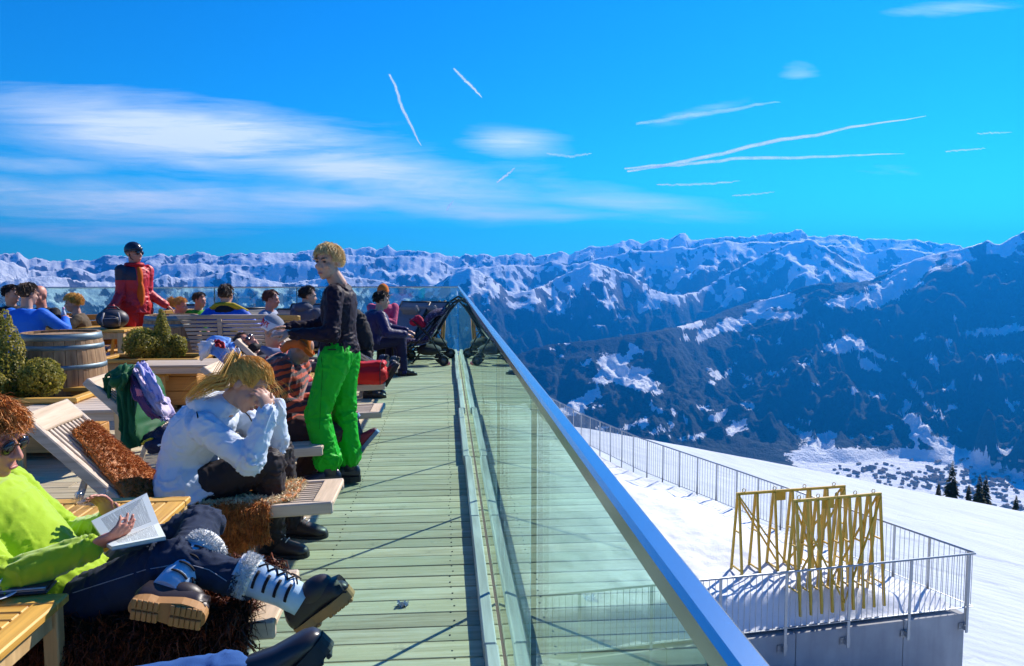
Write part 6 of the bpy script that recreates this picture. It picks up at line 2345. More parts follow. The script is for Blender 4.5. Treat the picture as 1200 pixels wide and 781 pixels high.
# ---- man asleep in the sun
hc = at_y(288, 403, 8.2)
J = person('sunburnt man with sunglasses lying back on a lounger, dark scarf at his neck', (-1.42, 8.27, .42), at_y(303, 418, 8.22), (1, 0, .2), (.6, -.05, .78), hc, (.52, -.42, .74),
           [(-1.25, 8.45, .52), (-1.22, 8.05, .52)], [(-.70, 8.36, .42), (-.66, 8.16, .42)], k=1.0, top=cloth('grey_fleece', (.07, .065, .075), .95, .3, .6, 60), bottom=M_BLACK, knee=((0, 0, 1), (0, 0, 1)), head_up=(-.75, -.1, .62), voxel=.010, female=False, skin=SKIN_RED, shades=True, seed=71, cloth_t=.02)
c, r_, f_, u_ = J['head']; hair(J['root'], c, r_, f_, u_, H_BROWN, 1.0, .035, .008, 600, 9, face_line=.30)
sc2 = MB().tube([hc + V3((.03, -.10, -.10)), hc + V3((.09, -.06, -.03)), hc + V3((.12, .04, -.02)), hc + V3((.10, .12, -.08))], [.04, .045, .045, .04], 8); remeshed(sc2, 'scarf', M_BLACK, J['root'], .01, 3, None, 0, 5, .015)
for i in (0, 1): shoe(J, i, (.5, 0, .85), (-.85, 0, .5), M_BOOT_DARK, M_SOLE_BLK, .28, .1, .055, 'shoe')
finish(J)


# ---- sitters and standers further back
def sitter(label, hx, hy, Y, ang, top, bottom, hairm=None, look=None, lean=.12, k=1.0, hands='lap', hat=None, female=False, skin=SKIN, hl=.04, seat=None, seed=1, hn=450, chair=None, curl=0.0, shades=False, up=(0, 0, 1), tail=None, drop=None, fat=1.05, ct=.018):
    h = at_y(hx, hy, Y)
    f = V3((math.sin(R(ang)), math.cos(R(ang)), 0)); r = f.cross(V3((0, 0, 1)))
    nk = h - V3((0, 0, .165 * k)) - f * .035
    pl = nk - V3((0, 0, .47 * k)) - f * lean * .5
    if drop is not None: pl.z = drop; 
    pl.z = max(pl.z, .40)
    lk = V3((math.sin(R(look)), math.cos(R(look)), -.12)) if look is not None else f + V3((0, 0, -.1))
    kz = min(pl.z + .02, .50)
    ft = [pl + f * .45 * k - r * .12 * s_ for s_ in (1, -1)]
    for q in ft: q.z = .09
    if hands == 'lap': hh = [pl + f * .30 - r * .12 * s_ + V3((0, 0, .14)) for s_ in (1, -1)]
    elif hands == 'table': hh = [pl + f * .42 - r * .20 * s_ + V3((0, 0, .36)) for s_ in (1, -1)]
    else: hh = [Vector(q) for q in hands]
    J = person(label, pl, nk, f, f, h, lk, hh, ft, k=k, top=top, bottom=bottom, elbow=(-r - V3((0, 0, 1)), r - V3((0, 0, 1))), knee=(f + V3((0, 0, .8)),) * 2, voxel=.013, vox_c=.014, female=female, skin=skin, seed=seed, shades=shades, head_up=up, fat=fat, cloth_t=ct, fold=.006)
    c, r_, f_, u_ = J['head']
    if hairm is not None: hair(J['root'], c, r_, f_, u_, hairm, k, hl, .012, hn, seed, 'short', None, tail, .45, curl, .0036)
    if hat is not None: beanie(J['root'], c, r_, f_, u_, hat, k)
    for i in (0, 1): shoe(J, i, f, (0, 0, 1), M_BOOT_DARK, M_SOLE_BLK, .28, .08, .055, 'shoe')
    if chair:
        if 'stool' in chair:
            st_ = empty('stool', (pl.x, pl.y, 0), 0, chair, 'stool')
            MB().lathe([(.001, pl.z - .12), (.17, pl.z - .12), (.175, pl.z - .135), (.17, pl.z - .15), (.001, pl.z - .15)], 24).build('seat', M_OILED, st_)
            for q_ in range(4): MB().tube([(.10 * math.cos(q_ * 1.571 + .8), .10 * math.sin(q_ * 1.571 + .8), pl.z - .15), (.16 * math.cos(q_ * 1.571 + .8), .16 * math.sin(q_ * 1.571 + .8), 0)], .017, 7).build('leg', M_OILED_Z, st_)
        else:
            make_armchair((pl.x, pl.y, 0), math.atan2(f.x, -f.y), chair, M_OILED)
    return J


J = sitter('broad man in bright blue shirt seen from behind at the long table', 33, 345, 9.55, 12, cloth('azure_shirt', (.015, .14, .62), .6), M_JEANS, H_BROWN, 25, .10, 1.05, 'table', seed=81, chair='round wooden stool under the man in the bright blue shirt', fat=1.18); finish(J)
J = sitter('bald man facing the table next to the bright blue shirt', 46, 346, 10.95, 195, cloth('dark_zip', (.02, .02, .025)), M_BLACK, None, 190, .1, 1.06, 'table', skin=SKIN_RED, seed=82, chair='wooden armchair under the bald man'); finish(J)
J = sitter('dark haired guest in black behind the bright blue shirt', 13, 345, 11.0, 150, M_BLACK, M_BLACK, H_DARK, 100, .1, 1.0, 'table', seed=83, hl=.06, chair='wooden armchair under the dark haired guest in black'); finish(J)
J = sitter('woman with curly fair hair leaning over the long table', 86, 355, 10.75, 250, cloth('olive_vest', (.10, .075, .05)), M_BLACK, H_HONEY, 245, .2, .95, 'table', seed=84, hl=.09, curl=.008, hn=900, female=True, chair='wooden armchair under the curly haired woman'); finish(J)
J = sitter('man in blue, black and yellow ski jacket on the slatted bench, his back turned', 265, 346, 10.02, 0, cloth('cobalt_shell', (.01, .09, .50), .5), M_BLACK, H_BROWN, 5, .02, 1.03, [at_y(232, 382, 10.25), at_y(305, 380, 10.25)], seed=85, hl=.035, fat=1.2, drop=.52)
c, r_, f_, u_ = J['head']
nk_ = c - V3((0, 0, .17))
m = MB(); m.ellipsoid(nk_ + V3((0, -.09, -.06)), (.13, .07, .12)); remeshed(m, 'black_hood', M_BLACK, J['root'], .012, 4, None, 0, 3, .012)
m = MB(); m.tube([nk_ + V3((-.22, -.03, -.03)), nk_ + V3((-.10, -.07, .045)), nk_ + V3((0, -.085, .055)), nk_ + V3((.10, -.07, .045)), nk_ + V3((.26, -.03, -.04))], [.03, .04, .04, .04, .03], 8); remeshed(m, 'yellow_yoke', cloth('mustard', (.42, .30, .02)), J['root'], .012, 3, None, 0, 3, .006)
m = MB(); m.tube([nk_ + V3((-.16, -.13, -.25)), nk_ + V3((0, -.145, -.27)), nk_ + V3((.16, -.13, -.25))], [.04, .05, .04], 8); remeshed(m, 'yellow_hem', cloth('mustard', (.42, .30, .02)), J['root'], .012, 3, None, 0, 3, .006)
finish(J)
tl = None
h_ = at_y(212, 357, 11.8)
J = sitter('woman in black with fair hair tied up, looking down near the far barrel', 211, 358, 11.8, 80, M_BLACK, M_BLACK, H_HONEY, 95, .1, .95, 'lap', seed=86, hl=.08, female=True, skin=SKIN_RED, chair='wooden armchair under the woman in black by the far barrel', tail=[h_ + V3((-.10, 0, .06)), h_ + V3((-.13, 0, .07)), h_ + V3((-.15, 0, .03)), h_ + V3((-.14, 0, -.02))]); finish(J)
J = sitter('boy with a green hood sitting between the far barrel and the bench', 234, 352, 12.0, 120, cloth('leaf_hood', (.06, .30, .02)), M_BLACK, H_BROWN, 110, .1, .92, 'lap', seed=87, skin=SKIN_RED, chair='wooden armchair under the boy with the green hood'); finish(J)
J = sitter('dark haired guest resting in the taupe deck chair', 318, 351, 11.15, 100, cloth('mauve_shirt', (.30, .34, .45)), M_BLACK, H_AUBURN, 90, .25, 1.0, 'lap', seed=88, skin=SKIN_RED, up=(-.35, 0, .9)); finish(J)
J = sitter('man in slate grey hooded jacket sitting before the far glass', 361, 347, 11.0, 35, cloth('slate_hoodie', (.075, .085, .12)), M_BLACK, H_DARK, 70, .12, 1.06, 'lap', seed=89, chair='wooden armchair under the grey hooded man', fat=1.15)
c, r_, f_, u_ = J['head']; nk_ = c - V3((0, 0, .16)); m = MB(); m.ellipsoid(nk_ + V3((-.05, -.07, 0)), (.13, .11, .08)); remeshed(m, 'hood', MATS['cloth_slate_hoodie'], J['root'], .012, 4, None, 0, 3, .012); finish(J)
# light blue sleeves behind the standing woman
h_ = at_y(399, 345, 9.35)
J = sitter('guest with pale blue sleeves and black body warmer behind the standing woman', 398, 346, 9.40, 85, cloth('ice_sleeve', (.28, .45, .72)), M_BLACK, H_DARK, 88, .18, 1.0, [at_y(404, 420, 9.75), at_y(423, 436, 9.15)], seed=90, hl=.05, drop=.46)
pl_ = at_y(402, 390, 9.42); m = MB(); m.ellipsoid(pl_ + V3((0, 0, .05)), (.19, .21, .27)); m.ellipsoid(pl_ + V3((.22, -.05, -.02)), (.12, .12, .30), Matrix.Rotation(-.25, 3, 'Y')); remeshed(m, 'body_warmer', M_BLACK, J['root'], .014, 3, [(tuple(pl_ - V3((0, 0, .3))), tuple(pl_ + V3((0, 0, .3))), (1, 1))], .02, 4, .0); finish(J)
# navy jacket by the pushchairs
J = sitter('woman in navy padded jacket bending over the pushchair', 447, 352, 11.3, 75, cloth('navy_padded', (.022, .020, .085), .45), cloth('navy_pants', (.014, .013, .05), .6), H_DARK, 80, .30, 1.02, [at_y(476, 388, 11.5), at_y(474, 392, 11.05)], seed=91, hl=.06, female=True, drop=.50, fat=1.3, ct=.03, up=(.3, 0, .9))
finish(J)
J = sitter('guest in orange knitted hat drinking from a white cup', 449, 344, 11.9, 165, cloth('rose_jacket', (.50, .07, .16)), M_BLACK, None, 170, .05, .98, [at_y(444, 372, 11.7), at_y(451, 352, 11.70)], hat=MATS['cloth_orange_knit'], seed=92, female=True, drop=.60)
finish(J)
cp = at_y(449, 348, 11.72); cup = empty('cup', cp - V3((0, 0, .05)), 0, 'white cup held up to the orange knitted hat guest', 'cup')
MB().lathe([(.001, 0), (.028, 0), (.04, .08), (.038, .08), (.026, .006), (.001, .006)], 18).build('bowl', MCH, cup)
MB().tube([(.037, 0, .065), (.06, 0, .055), (.055, 0, .025), (.033, 0, .02)], .005, 6).build('handle', MCH, cup)

# red jacket, standing
h_ = at_y(157, 297, 10.8)
f = V3((.75, -.62, 0)).normalized(); rr_ = f.cross(V3((0, 0, 1)))
nk_ = h_ - V3((0, 0, .165)); pl_ = nk_ - V3((0, 0, .50))
t = NT('cloth_red_shell')
sxz = t.node('ShaderNodeSeparateXYZ'); t.l.new(t.coord(), sxz.inputs[0])
zz = t.math('ADD', sxz.outputs[2], t.math('MULTIPLY', t.noise(t.coord(), 4.0, 2), .03))
lat = t.math('ADD', t.math('MULTIPLY', t.math('SUBTRACT', sxz.outputs[0], nk_.x), rr_.x), t.math('MULTIPLY', t.math('SUBTRACT', sxz.outputs[1], nk_.y), rr_.y))
t.set(Base_Color=t.mix(t.math('MULTIPLY', t.math('GREATER_THAN', zz, nk_.z - .17), t.math('GREATER_THAN', lat, .05)), (.55, .012, .02), (.02, .018, .04)), Roughness=.5, Normal=t.bump(t.noise(t.coord(), 140, 3), .2, .0015))
mred = t.m
mred_plain = cloth('red_plain', (.50, .012, .02), .5)
J = person('man in red ski suit and dark helmet standing by the backpack table', pl_, nk_, f, f, h_, (.92, -.40, .0), [nk_ + rr_ * -.36 + f * .10 + V3((0, 0, -.52)), nk_ + rr_ * .38 + f * .10 + V3((0, 0, -.54))],
           [V3((pl_.x, pl_.y, .09)) - rr_ * .14, V3((pl_.x, pl_.y, .09)) + rr_ * .14], k=1.06, top=mred, bottom=cloth('red_pants', (.52, .02, .015), .55), knee=(f, f), voxel=.011, vox_c=.012, female=False, seed=93, cloth_t=.018, fat=1.0, top_long=.14, leg_loose=1.2, fold=.012, shades=True, skin=SKIN_RED)
c, r_, f_, u_ = J['head']
Mh = Matrix((r_, f_, u_)).transposed()
m = MB(); m.ellipsoid(c + u_ * .045 - f_ * .012, (.098, .122, .108), Mh, 22, 14)
keep = [fc for fc in m.f if not ((sum((Vector(m.v[i]) for i in fc), Vector()) / len(fc) - c).dot(u_) < .015 and (sum((Vector(m.v[i]) for i in fc), Vector()) / len(fc) - c).dot(f_) > -.02)]
m.f = keep; m.sm = [True] * len(keep); m.mi = [0] * len(keep)
m.build('helmet', mat_plain('helmet_shell', (.015, .017, .035), .25), J['root'])
MB().tube([c + r_ * -.09 + f_ * .05 + u_ * .055, c + f_ * .122 + u_ * .062, c + r_ * .09 + f_ * .05 + u_ * .055], [.012, .014, .012], 8).build('helmet_brim', mat_plain('helmet_shell', (.015, .017, .035), .25), J['root'])
for s_ in (-1, 1): MB().tube([c + r_ * .085 * s_ + u_ * .0, c + r_ * .075 * s_ + f_ * .02 - u_ * .07, c + f_ * .05 - u_ * .115], .006, 6).build('chin_strap', M_BLACK, J['root'])
m = MB(); Mv = Matrix((rr_, f, V3((0, 0, 1)))).transposed(); m.ellipsoid(nk_ + f * .100 + V3((0, 0, -.16)), (.055, .05, .16), Mv); m.ellipsoid(nk_ + f * .125 + V3((0, 0, -.36)), (.05, .05, .17), Mv); remeshed(m, 'orange_vest', cloth('orange_vest', (.65, .11, .01)), J['root'], .012, 3, None, 0, 3, .004)
m = MB(); m.tube([nk_ + V3((math.cos(a) * .095, math.sin(a) * .09, .015)) for a in np.linspace(0, 6.283, 17)], .03, 8, False); m.build('collar', mred_plain, J['root'])
for i in (0, 1): shoe(J, i, f, (0, 0, 1), M_SKIBOOT, M_SOLE_BLK, .30, .22, .07, 'ski_boot')
finish(J)
# ================================================================== sheepskins
def sheepskin(label, grid, n, length, cols, droop, seed, cols2=None, split=None, width=.0035):
    """grid[i][j] of world points (a closed-ish sheet); fur grows off its upper side"""
    G = np.array([[tuple(p) for p in r] for r in grid])
    c0 = V3(G.reshape(-1, 3).mean(0))
    root = empty('sheepskin', (c0.x, c0.y, G[..., 2].min()), 0, label, 'sheepskin', 'sheepskins on the loungers')
    base = root.location.copy()
    mat = hair_mat(cols[0], cols[1], cols[2])
    mat2 = hair_mat(*cols2) if cols2 else mat
    m = MB(); m.sheet([[V3(p) - base for p in r] for r in G], .012)
    o = m.build('pelt', mat, root); a = o.data.attributes.new('tone', 'FLOAT', 'POINT'); a.data.foreach_set('value', np.full(len(o.data.vertices), .45, np.float32))
    du = np.gradient(G, axis=0); dv = np.gradient(G, axis=1); N = np.cross(du, dv); N /= np.linalg.norm(N, axis=2, keepdims=True) + 1e-9
    cam_side = np.array([0, -.5, 1.0])
    N = np.where(((N @ cam_side) < 0)[..., None], -N, N)
    ni, nj = G.shape[:2]
    rs0 = np.random.RandomState(seed)
    clump = rs0.randn(400, 3) * .45

    def mk(filt):
        def path(i, rs):
            while True:
                u = rs.random() * (ni - 1.001); v = rs.random() * (nj - 1.001)
                if filt is None or filt(u / (ni - 1), v / (nj - 1)): break
            a, b = int(u), int(v); fu, fv = u - a, v - b
            w = lambda A: A[a, b] * (1 - fu) * (1 - fv) + A[a + 1, b] * fu * (1 - fv) + A[a, b + 1] * (1 - fu) * fv + A[a + 1, b + 1] * fu * fv
            p = V3(w(G)) - base; nn = V3(w(N)).normalized()
            ci = (int(u * 2.3) * 31 + int(v * 2.3) * 17) % 400
            d = (nn * .8 + V3(clump[ci]) + V3((rs.gauss(0, .3), rs.gauss(0, .3), rs.gauss(0, .3)))).normalized()
            L = length * (.6 + .7 * rs.random())
            g = V3((0, 0, -1)) * droop
            p1 = p + d * L * .45; p2 = p1 + (d * .6 + g * .7).normalized() * L * .35; p3 = p2 + (d * .25 + g).normalized() * L * .3
            jt = lambda q_: q_ + V3((rs.gauss(0, .10), rs.gauss(0, .10), rs.gauss(0, .10))) * L
            return [p - nn * .004, jt(p1), jt(p2), jt(p3)], min(1, max(0, .5 + .25 * math.sin(ci) + rs.gauss(0, .18)))
        return path
    if split:
        o = strands('fur', int(n * .55), mk(lambda u, v: split(u, v)), mat, root, width, seed, 'fur'); o['kind'] = 'stuff'
        o = strands('fur', int(n * .45), mk(lambda u, v: not split(u, v)), mat2, root, width, seed + 1, 'fur'); o['kind'] = 'stuff'
    else:
        o = strands('fur', n, mk(None), mat, root, width, seed, 'fur'); o['kind'] = 'stuff'


DARKFUR = ('dark_fleece', (.030, .008, .005), (.19, .055, .022)); RUST = ('rust_fleece', (.24, .065, .014), (.72, .27, .06)); CREAM = ('cream_fleece', (.62, .50, .27), (.90, .80, .55))
rnd = random.Random(77)
# under the reader: over the seat and down the near side of her lounger
G = []
for i in range(20):
    x = -1.62 + .98 * i / 19
    row = []
    for (y, z) in ((3.02, .36), (2.90, .355), (2.78, .352), (2.66, .352), (2.575, .352), (2.535, .335), (2.522, .29), (2.515, .24), (2.51, .20 - .05 * math.sin(i * .7))):
        row.append((x + rnd.gauss(0, .006), y + rnd.gauss(0, .006), z + rnd.gauss(0, .006) + (.02 if i > 15 else 0)))
    G.append(row)
sheepskin('dark brown shaggy sheepskin hanging over the lounger under the reader', G, 15000, .075, DARKFUR, .8, 5, width=.0030)
# on the back of the pale blue jacket's lounger
LB = V3((LX, 4.14, 0))
A_, B_, C_ = [V3((LX + x, 4.14, z)) for x, z in LP]
d2_ = (C_ - B_)
n2_ = V3((d2_.z, 0, -d2_.x)).normalized()
G = []
for i in range(18):
    tt = -.12 + .86 * i / 17
    hw = .30 - .17 * max(0, (tt - .05) / .7)
    row = []
    for j in range(14):
        y = -.02 + .10 * max(0, tt) + hw * (j / 13 * 2 - 1) * .80
        p = B_ + d2_ * tt + n2_ * (.035 + .03 * math.sin(math.pi * j / 13)) + V3((0, min(.235, max(-.235, y)) * 1.0, rnd.gauss(0, .004)))
        if tt < 0: p.z = .325 + .02
        row.append(p)
    G.append(row)
sheepskin('rust coloured sheepskin draped on the backrest behind the pale blue jacket', G, 20000, .024, RUST, .25, 6, width=.0020)
# over the middle of the same lounger: cream above, rust hanging at the side
G = []
for i in range(14):
    x = -1.33 + .46 * i / 13
    row = []
    for (y, z) in ((4.37, .34), (4.25, .345), (4.13, .345), (4.02, .345), (3.93, .345), (3.895, .325), (3.885, .27), (3.88, .21), (3.878, .15 - .04 * math.sin(i * .9))):
        row.append((x + .10 * (1 if y > 3.93 else 0) + rnd.gauss(0, .005), y, z + rnd.gauss(0, .004)))
    G.append(row)
sheepskin('cream and rust sheepskin hanging over the lounger in front of the pale blue jacket', G, 14000, .036, RUST, .75, 7, CREAM, lambda u, v: v > .52, width=.0022)
G = []
for i in range(8):
    x = -1.22 + .16 * i / 7
    G.append([(x, y, z + rnd.gauss(0, .004)) for (y, z) in ((5.55, .335), (5.40, .335), (5.25, .335), (5.16, .33), (5.135, .26), (5.13, .18))])
sheepskin('small dark brown sheepskin over the seat edge below the striped child', G, 2600, .04, ('umber_fleece', (.04, .02, .015), (.16, .08, .05)), .8, 8)


# ================================================================== coats thrown over the loungers
def draped(name, label, cat, chains, mat, voxel=.011, fold=.010, seed=1, group=None, extra=()):
    """chains: list of [(point, radius), ...]; soft flattened folds"""
    pts = [V3(p) for ch in chains for p, r in ch]
    c = sum(pts, V3()) / len(pts); zb = min(p.z for p in pts)
    root = empty(name, (c.x, c.y, zb), 0, label, cat, group)
    inv = Matrix.Translation(-root.location)
    m = MB(); bones = []
    for ch in chains:
        for (a, ra), (b, rb) in zip(ch, ch[1:]):
            m.capsule(a, b, ra, rb, 12, 3); bones.append((tuple(a), tuple(b), (.6, .6)))
    o = remeshed(m, 'cloth', mat, root, voxel, 5, bones, fold, seed, .012)
    for (nm, chs, mt) in extra:
        m = MB()
        for ch in chs:
            for (a, ra), (b, rb) in zip(ch, ch[1:]): m.capsule(a, b, ra, rb, 12, 3)
        remeshed(m, nm, mt, root, voxel, 4, None, 0, seed + 4, .010)
    for ch in root.children: ch.matrix_parent_inverse = inv
    return root


P_ = lambda x, y, Y: at_y(x, y, Y)
M_GREENC = cloth('bottle_green', (.012, .10, .035), .6)
M_LILAC = cloth('lilac_white', (.60, .52, .70), .6)


def drape(root, name, rows, mat, fold=.03, seed=1, nu=26, nv=44, thick=.014, freq=5.0):
    """soft cloth sheet through rows of world points (top edge first); folds run down it"""
    Rw = [[V3(p) for p in r] for r in rows]
    G = []

    def samp(pts, t):
        f = t * (len(pts) - 1); a = min(int(f), len(pts) - 2); u = f - a
        p0, p1, p2, p3 = pts[max(a - 1, 0)], pts[a], pts[a + 1], pts[min(a + 2, len(pts) - 1)]
        return .5 * ((2 * p1) + (p2 - p0) * u + (2 * p0 - 5 * p1 + 4 * p2 - p3) * u * u + (3 * p1 - p0 - 3 * p2 + p3) * u ** 3)
    for i in range(nv):
        v = i / (nv - 1)
        G.append([samp([samp(r, j / (nu - 1)) for r in Rw], v) for j in range(nu)])
    A = np.array([[tuple(p) for p in r] for r in G])
    du = np.gradient(A, axis=0); dv = np.gradient(A, axis=1); N = np.cross(dv, du); N /= np.linalg.norm(N, axis=2, keepdims=True) + 1e-9
    uu, vv = np.meshgrid(np.linspace(0, 1, nu), np.linspace(0, 1, nv))
    d = (1 - 2 * np.abs(vnoise(uu * freq + .9 * fbm(uu * 3, vv * 3, None, 3, seed + 2), vv * 1.6, None, seed))) * fold + fbm(uu * 7, vv * 6, None, 3, seed + 5) * fold * .5
    A = A + N * d[..., None]
    m = MB(); m.sheet([[V3(p) for p in r] for r in A], thick)
    o = m.build(name, mat, root)
    o.matrix_parent_inverse = Matrix.Translation(-root.location)
    return o


q = P_(140, 500, 5.2)
rt = empty('coat', (q.x, q.y, .3), 0, 'bottle green coat hanging over the lounger back behind the pale blue jacket', 'coat')
drape(rt, 'body', [[P_(124, 446, 5.18), P_(140, 433, 5.25), P_(158, 430, 5.42), P_(176, 438, 5.62)], [P_(128, 438, 5.12), P_(146, 428, 5.15), P_(166, 432, 5.30), P_(186, 448, 5.60)], [P_(136, 470, 5.06), P_(150, 468, 5.06), P_(166, 466, 5.15), P_(196, 470, 5.55)], [P_(140, 500, 5.02), P_(152, 502, 5.02), P_(166, 498, 5.05), P_(204, 486, 5.5)], [P_(140, 522, 5.00), P_(152, 526, 5.00), P_(164, 522, 5.02), P_(172, 512, 5.1)]], M_GREENC, .03, 3)
drape(rt, 'hood', [[P_(130, 438, 5.10), P_(142, 430, 5.08), P_(154, 430, 5.14)], [P_(128, 446, 5.04), P_(142, 440, 5.0), P_(154, 440, 5.06)], [P_(130, 456, 5.06), P_(142, 458, 5.02), P_(152, 454, 5.08)]], M_GREENC, .03, 8, 16, 18)
drape(rt, 'sleeve', [[P_(122, 444, 5.22), P_(130, 440, 5.2)], [P_(120, 456, 5.2), P_(130, 456, 5.18)], [P_(122, 470, 5.2), P_(131, 470, 5.18)]], M_GREENC, .02, 9, 10, 16)
q = P_(180, 480, 5.2)
rt = empty('jacket', (q.x, q.y, .35), 0, 'lilac and white padded jacket thrown across the green coat', 'jacket')
drape(rt, 'body', [[P_(148, 432, 5.18), P_(158, 425, 5.22), P_(172, 432, 5.30)], [P_(154, 446, 5.08), P_(168, 442, 5.08), P_(184, 452, 5.20)], [P_(162, 464, 5.02), P_(178, 462, 5.00), P_(194, 470, 5.12)], [P_(174, 484, 4.98), P_(190, 482, 4.97), P_(203, 484, 5.06)], [P_(184, 494, 4.98), P_(196, 492, 4.98), P_(204, 488, 5.05)]], M_LILAC, .035, 7, 26, 44, .016, 4.0)
drape(rt, 'sleeve', [[P_(160, 425, 5.16), P_(170, 430, 5.18)], [P_(170, 440, 5.02), P_(182, 444, 5.05)], [P_(180, 456, 4.97), P_(192, 460, 5.0)], [P_(186, 470, 4.95), P_(196, 472, 4.98)]], cloth('lavender', (.42, .40, .72), .5), .03, 12, 14, 26, .016, 3.0)
drape(rt, 'plum_lining', [[P_(146, 436, 5.16), P_(152, 434, 5.15)], [P_(154, 456, 5.04), P_(164, 458, 5.0)], [P_(164, 474, 4.98), P_(176, 478, 4.95)], [P_(176, 490, 4.96), P_(186, 492, 4.95)]], cloth('plum', (.16, .06, .14)), .02, 13, 12, 26, .012, 3.0)
drape(rt, 'rose_tag', [[P_(158, 455, 4.96), P_(165, 457, 4.96)], [P_(160, 464, 4.95), P_(167, 464, 4.95)]], cloth('rose_tag', (.75, .20, .25)), .006, 14, 8, 8, .008)
draped('bag', 'dark blue soft bag lying on the seat below the lilac jacket', 'bag', [[(P_(178, 517, 5.1), .05), (P_(193, 510, 5.05), .065), (P_(205, 502, 5.15), .05)], [(P_(180, 523, 5.0), .038), (P_(197, 521, 5.0), .042)], [(P_(172, 505, 5.2), .04), (P_(176, 492, 5.3), .04)]],
       cloth('midnight', (.022, .025, .06), .5), .010, .016, 9, None, (('badge', [[(P_(186, 522, 4.945), .014), (P_(192, 521, 4.945), .012)]], M_WHITE), ('yellow_strap', [[(P_(168, 520, 5.0), .012), (P_(178, 514, 4.98), .012)]], cloth('yellow_strap', (.70, .45, .03)))))
q = P_(262, 420, 8.0)
rt = empty('jacket', (q.x, q.y, .5), 0, 'blue and white striped jacket hung over the lounger beside the sunburnt man', 'jacket')
M_SKYJ = cloth('sky_jacket', (.16, .36, .80), .5)
drape(rt, 'body', [[P_(232, 404, 8.12), P_(248, 397, 8.1), P_(268, 398, 8.1), P_(280, 408, 8.15)], [P_(236, 412, 8.02), P_(252, 404, 8.0), P_(270, 408, 7.98), P_(284, 418, 8.02)], [P_(256, 420, 7.96), P_(262, 420, 7.94), P_(274, 424, 7.92), P_(288, 430, 7.96)], [P_(260, 440, 7.94), P_(266, 440, 7.92), P_(276, 440, 7.92), P_(288, 440, 7.95)]], M_SKYJ, .035, 11, 24, 34, .016)
drape(rt, 'white_panel', [[P_(232, 404, 8.02), P_(240, 399, 8.0), P_(250, 398, 7.98)], [P_(232, 414, 7.98), P_(240, 410, 7.96), P_(247, 406, 7.94)], [P_(234, 424, 7.98), P_(239, 420, 7.96), P_(244, 414, 7.94)]], M_WHITE, .03, 15, 14, 16, .012)
for x0, x1 in ((264, 272), (270, 280), (276, 287)):
    drape(rt, 'white_stripe', [[P_(x0, 408, 7.88), P_(x0 + 3, 408, 7.88)], [P_((x0 + x1) / 2, 420, 7.85), P_((x0 + x1) / 2 + 3, 420, 7.85)], [P_(x1, 434, 7.86), P_(x1 + 3, 434, 7.86)]], M_WHITE, .008, x0, 6, 16, .010)
drape(rt, 'red_panel', [[P_(252, 398, 7.98), P_(262, 400, 7.97)], [P_(253, 405, 7.92), P_(263, 408, 7.91)]], cloth('red_jacket', (.45, .015, .02)), .015, 16, 10, 10, .012)
rb = empty('bag', (P_(432, 450, 8.1).x, 8.1, .33), R(-4), 'red roll-top bag lying across the foot of the far lounger', 'bag')
m = MB(); m.box((-.02, 0, .11), (.44, .30, .19), None, .06); m.box((.0, 0, .22), (.36, .20, .05), None, .02)
remeshed(m, 'body', cloth('bag_red', (.55, .015, .015), .45), rb, .011, 6, [((-.25, 0, .1), (.25, 0, .1), (1, 1))], .008, 13, .014)
for x in (-.12, .14): MB().tube([(x, -.155, .03), (x, -.165, .12), (x, -.13, .23), (x, 0, .255), (x, .13, .23)], .010, 6, sq=.4).build('strap', M_BLACK, rb)
rb = empty('blanket', (P_(432, 424, 8.3).x, 8.32, .50), R(-4), 'dark green knitted wrap lying on the red bag', 'blanket')
G = [[(-.2 + .4 * i / 14, -.10 + .2 * j / 8, .035 + .022 * math.sin(i * 1.3 + j * .4) - .02 * abs(j - 4) / 4) for j in range(9)] for i in range(15)]
MB().sheet(G, .02).build('cloth', cloth('deep_teal', (.04, .08, .08), .95), rb)
# padded boots sticking up at the foot of that lounger, and tall navy boots on the planks
def tall_boot(loc, ang, tilt, mat, label):
    root = empty('boot', loc, ang, label, 'boot', 'boots near the red bag')
    m = MB(); m.capsule((0, 0, .08), (-.03, 0, .40), .062, .072, 14, 3); m.capsule((-.02, 0, .055), (.15, 0, .045), .055, .045, 14, 3)
    o = remeshed(m, 'upper', mat, root, .009, 3, [((0, 0, .0), (0, 0, .42), (1, 1))], .007, 4)
    s = MB(); out = [(.06 + .145 * math.cos(a), (.052 if math.cos(a) > 0 else .042) * math.sin(a)) for a in np.linspace(0, 6.283, 25)[:-1]]
    s.loft([[V3((x, y, -.012)) for x, y in out], [V3((x, y, .016)) for x, y in out]], False); s.build('sole', M_SOLE_BLK, root)
    root.rotation_euler = (0, -tilt, ang)
    return root


M_PADB = cloth('boot_padded', (.06, .07, .09), .35, .5, .3, 30)
q = at_y(448, 446, 8.35); tall_boot((q.x, 8.5, .40), R(-20), R(75), M_PADB, 'padded dark boot propped on its heel beside the red bag')
q = at_y(458, 446, 8.55); tall_boot((q.x, 8.75, .36), R(-15), R(65), M_PADB, 'padded dark boot leaning against the other behind the red bag')
q = at_z(468, 438, .02); tall_boot((q.x, q.y, .013), R(-60), 0, cloth('boot_navy', (.02, .022, .10), .5), 'tall navy boot standing on the planks by the navy jacket')
q = at_z(461, 436, .02); tall_boot((q.x - .05, q.y + .12, .013), R(-40), 0, cloth('boot_navy', (.02, .022, .10), .5), 'navy boot standing just behind its pair')


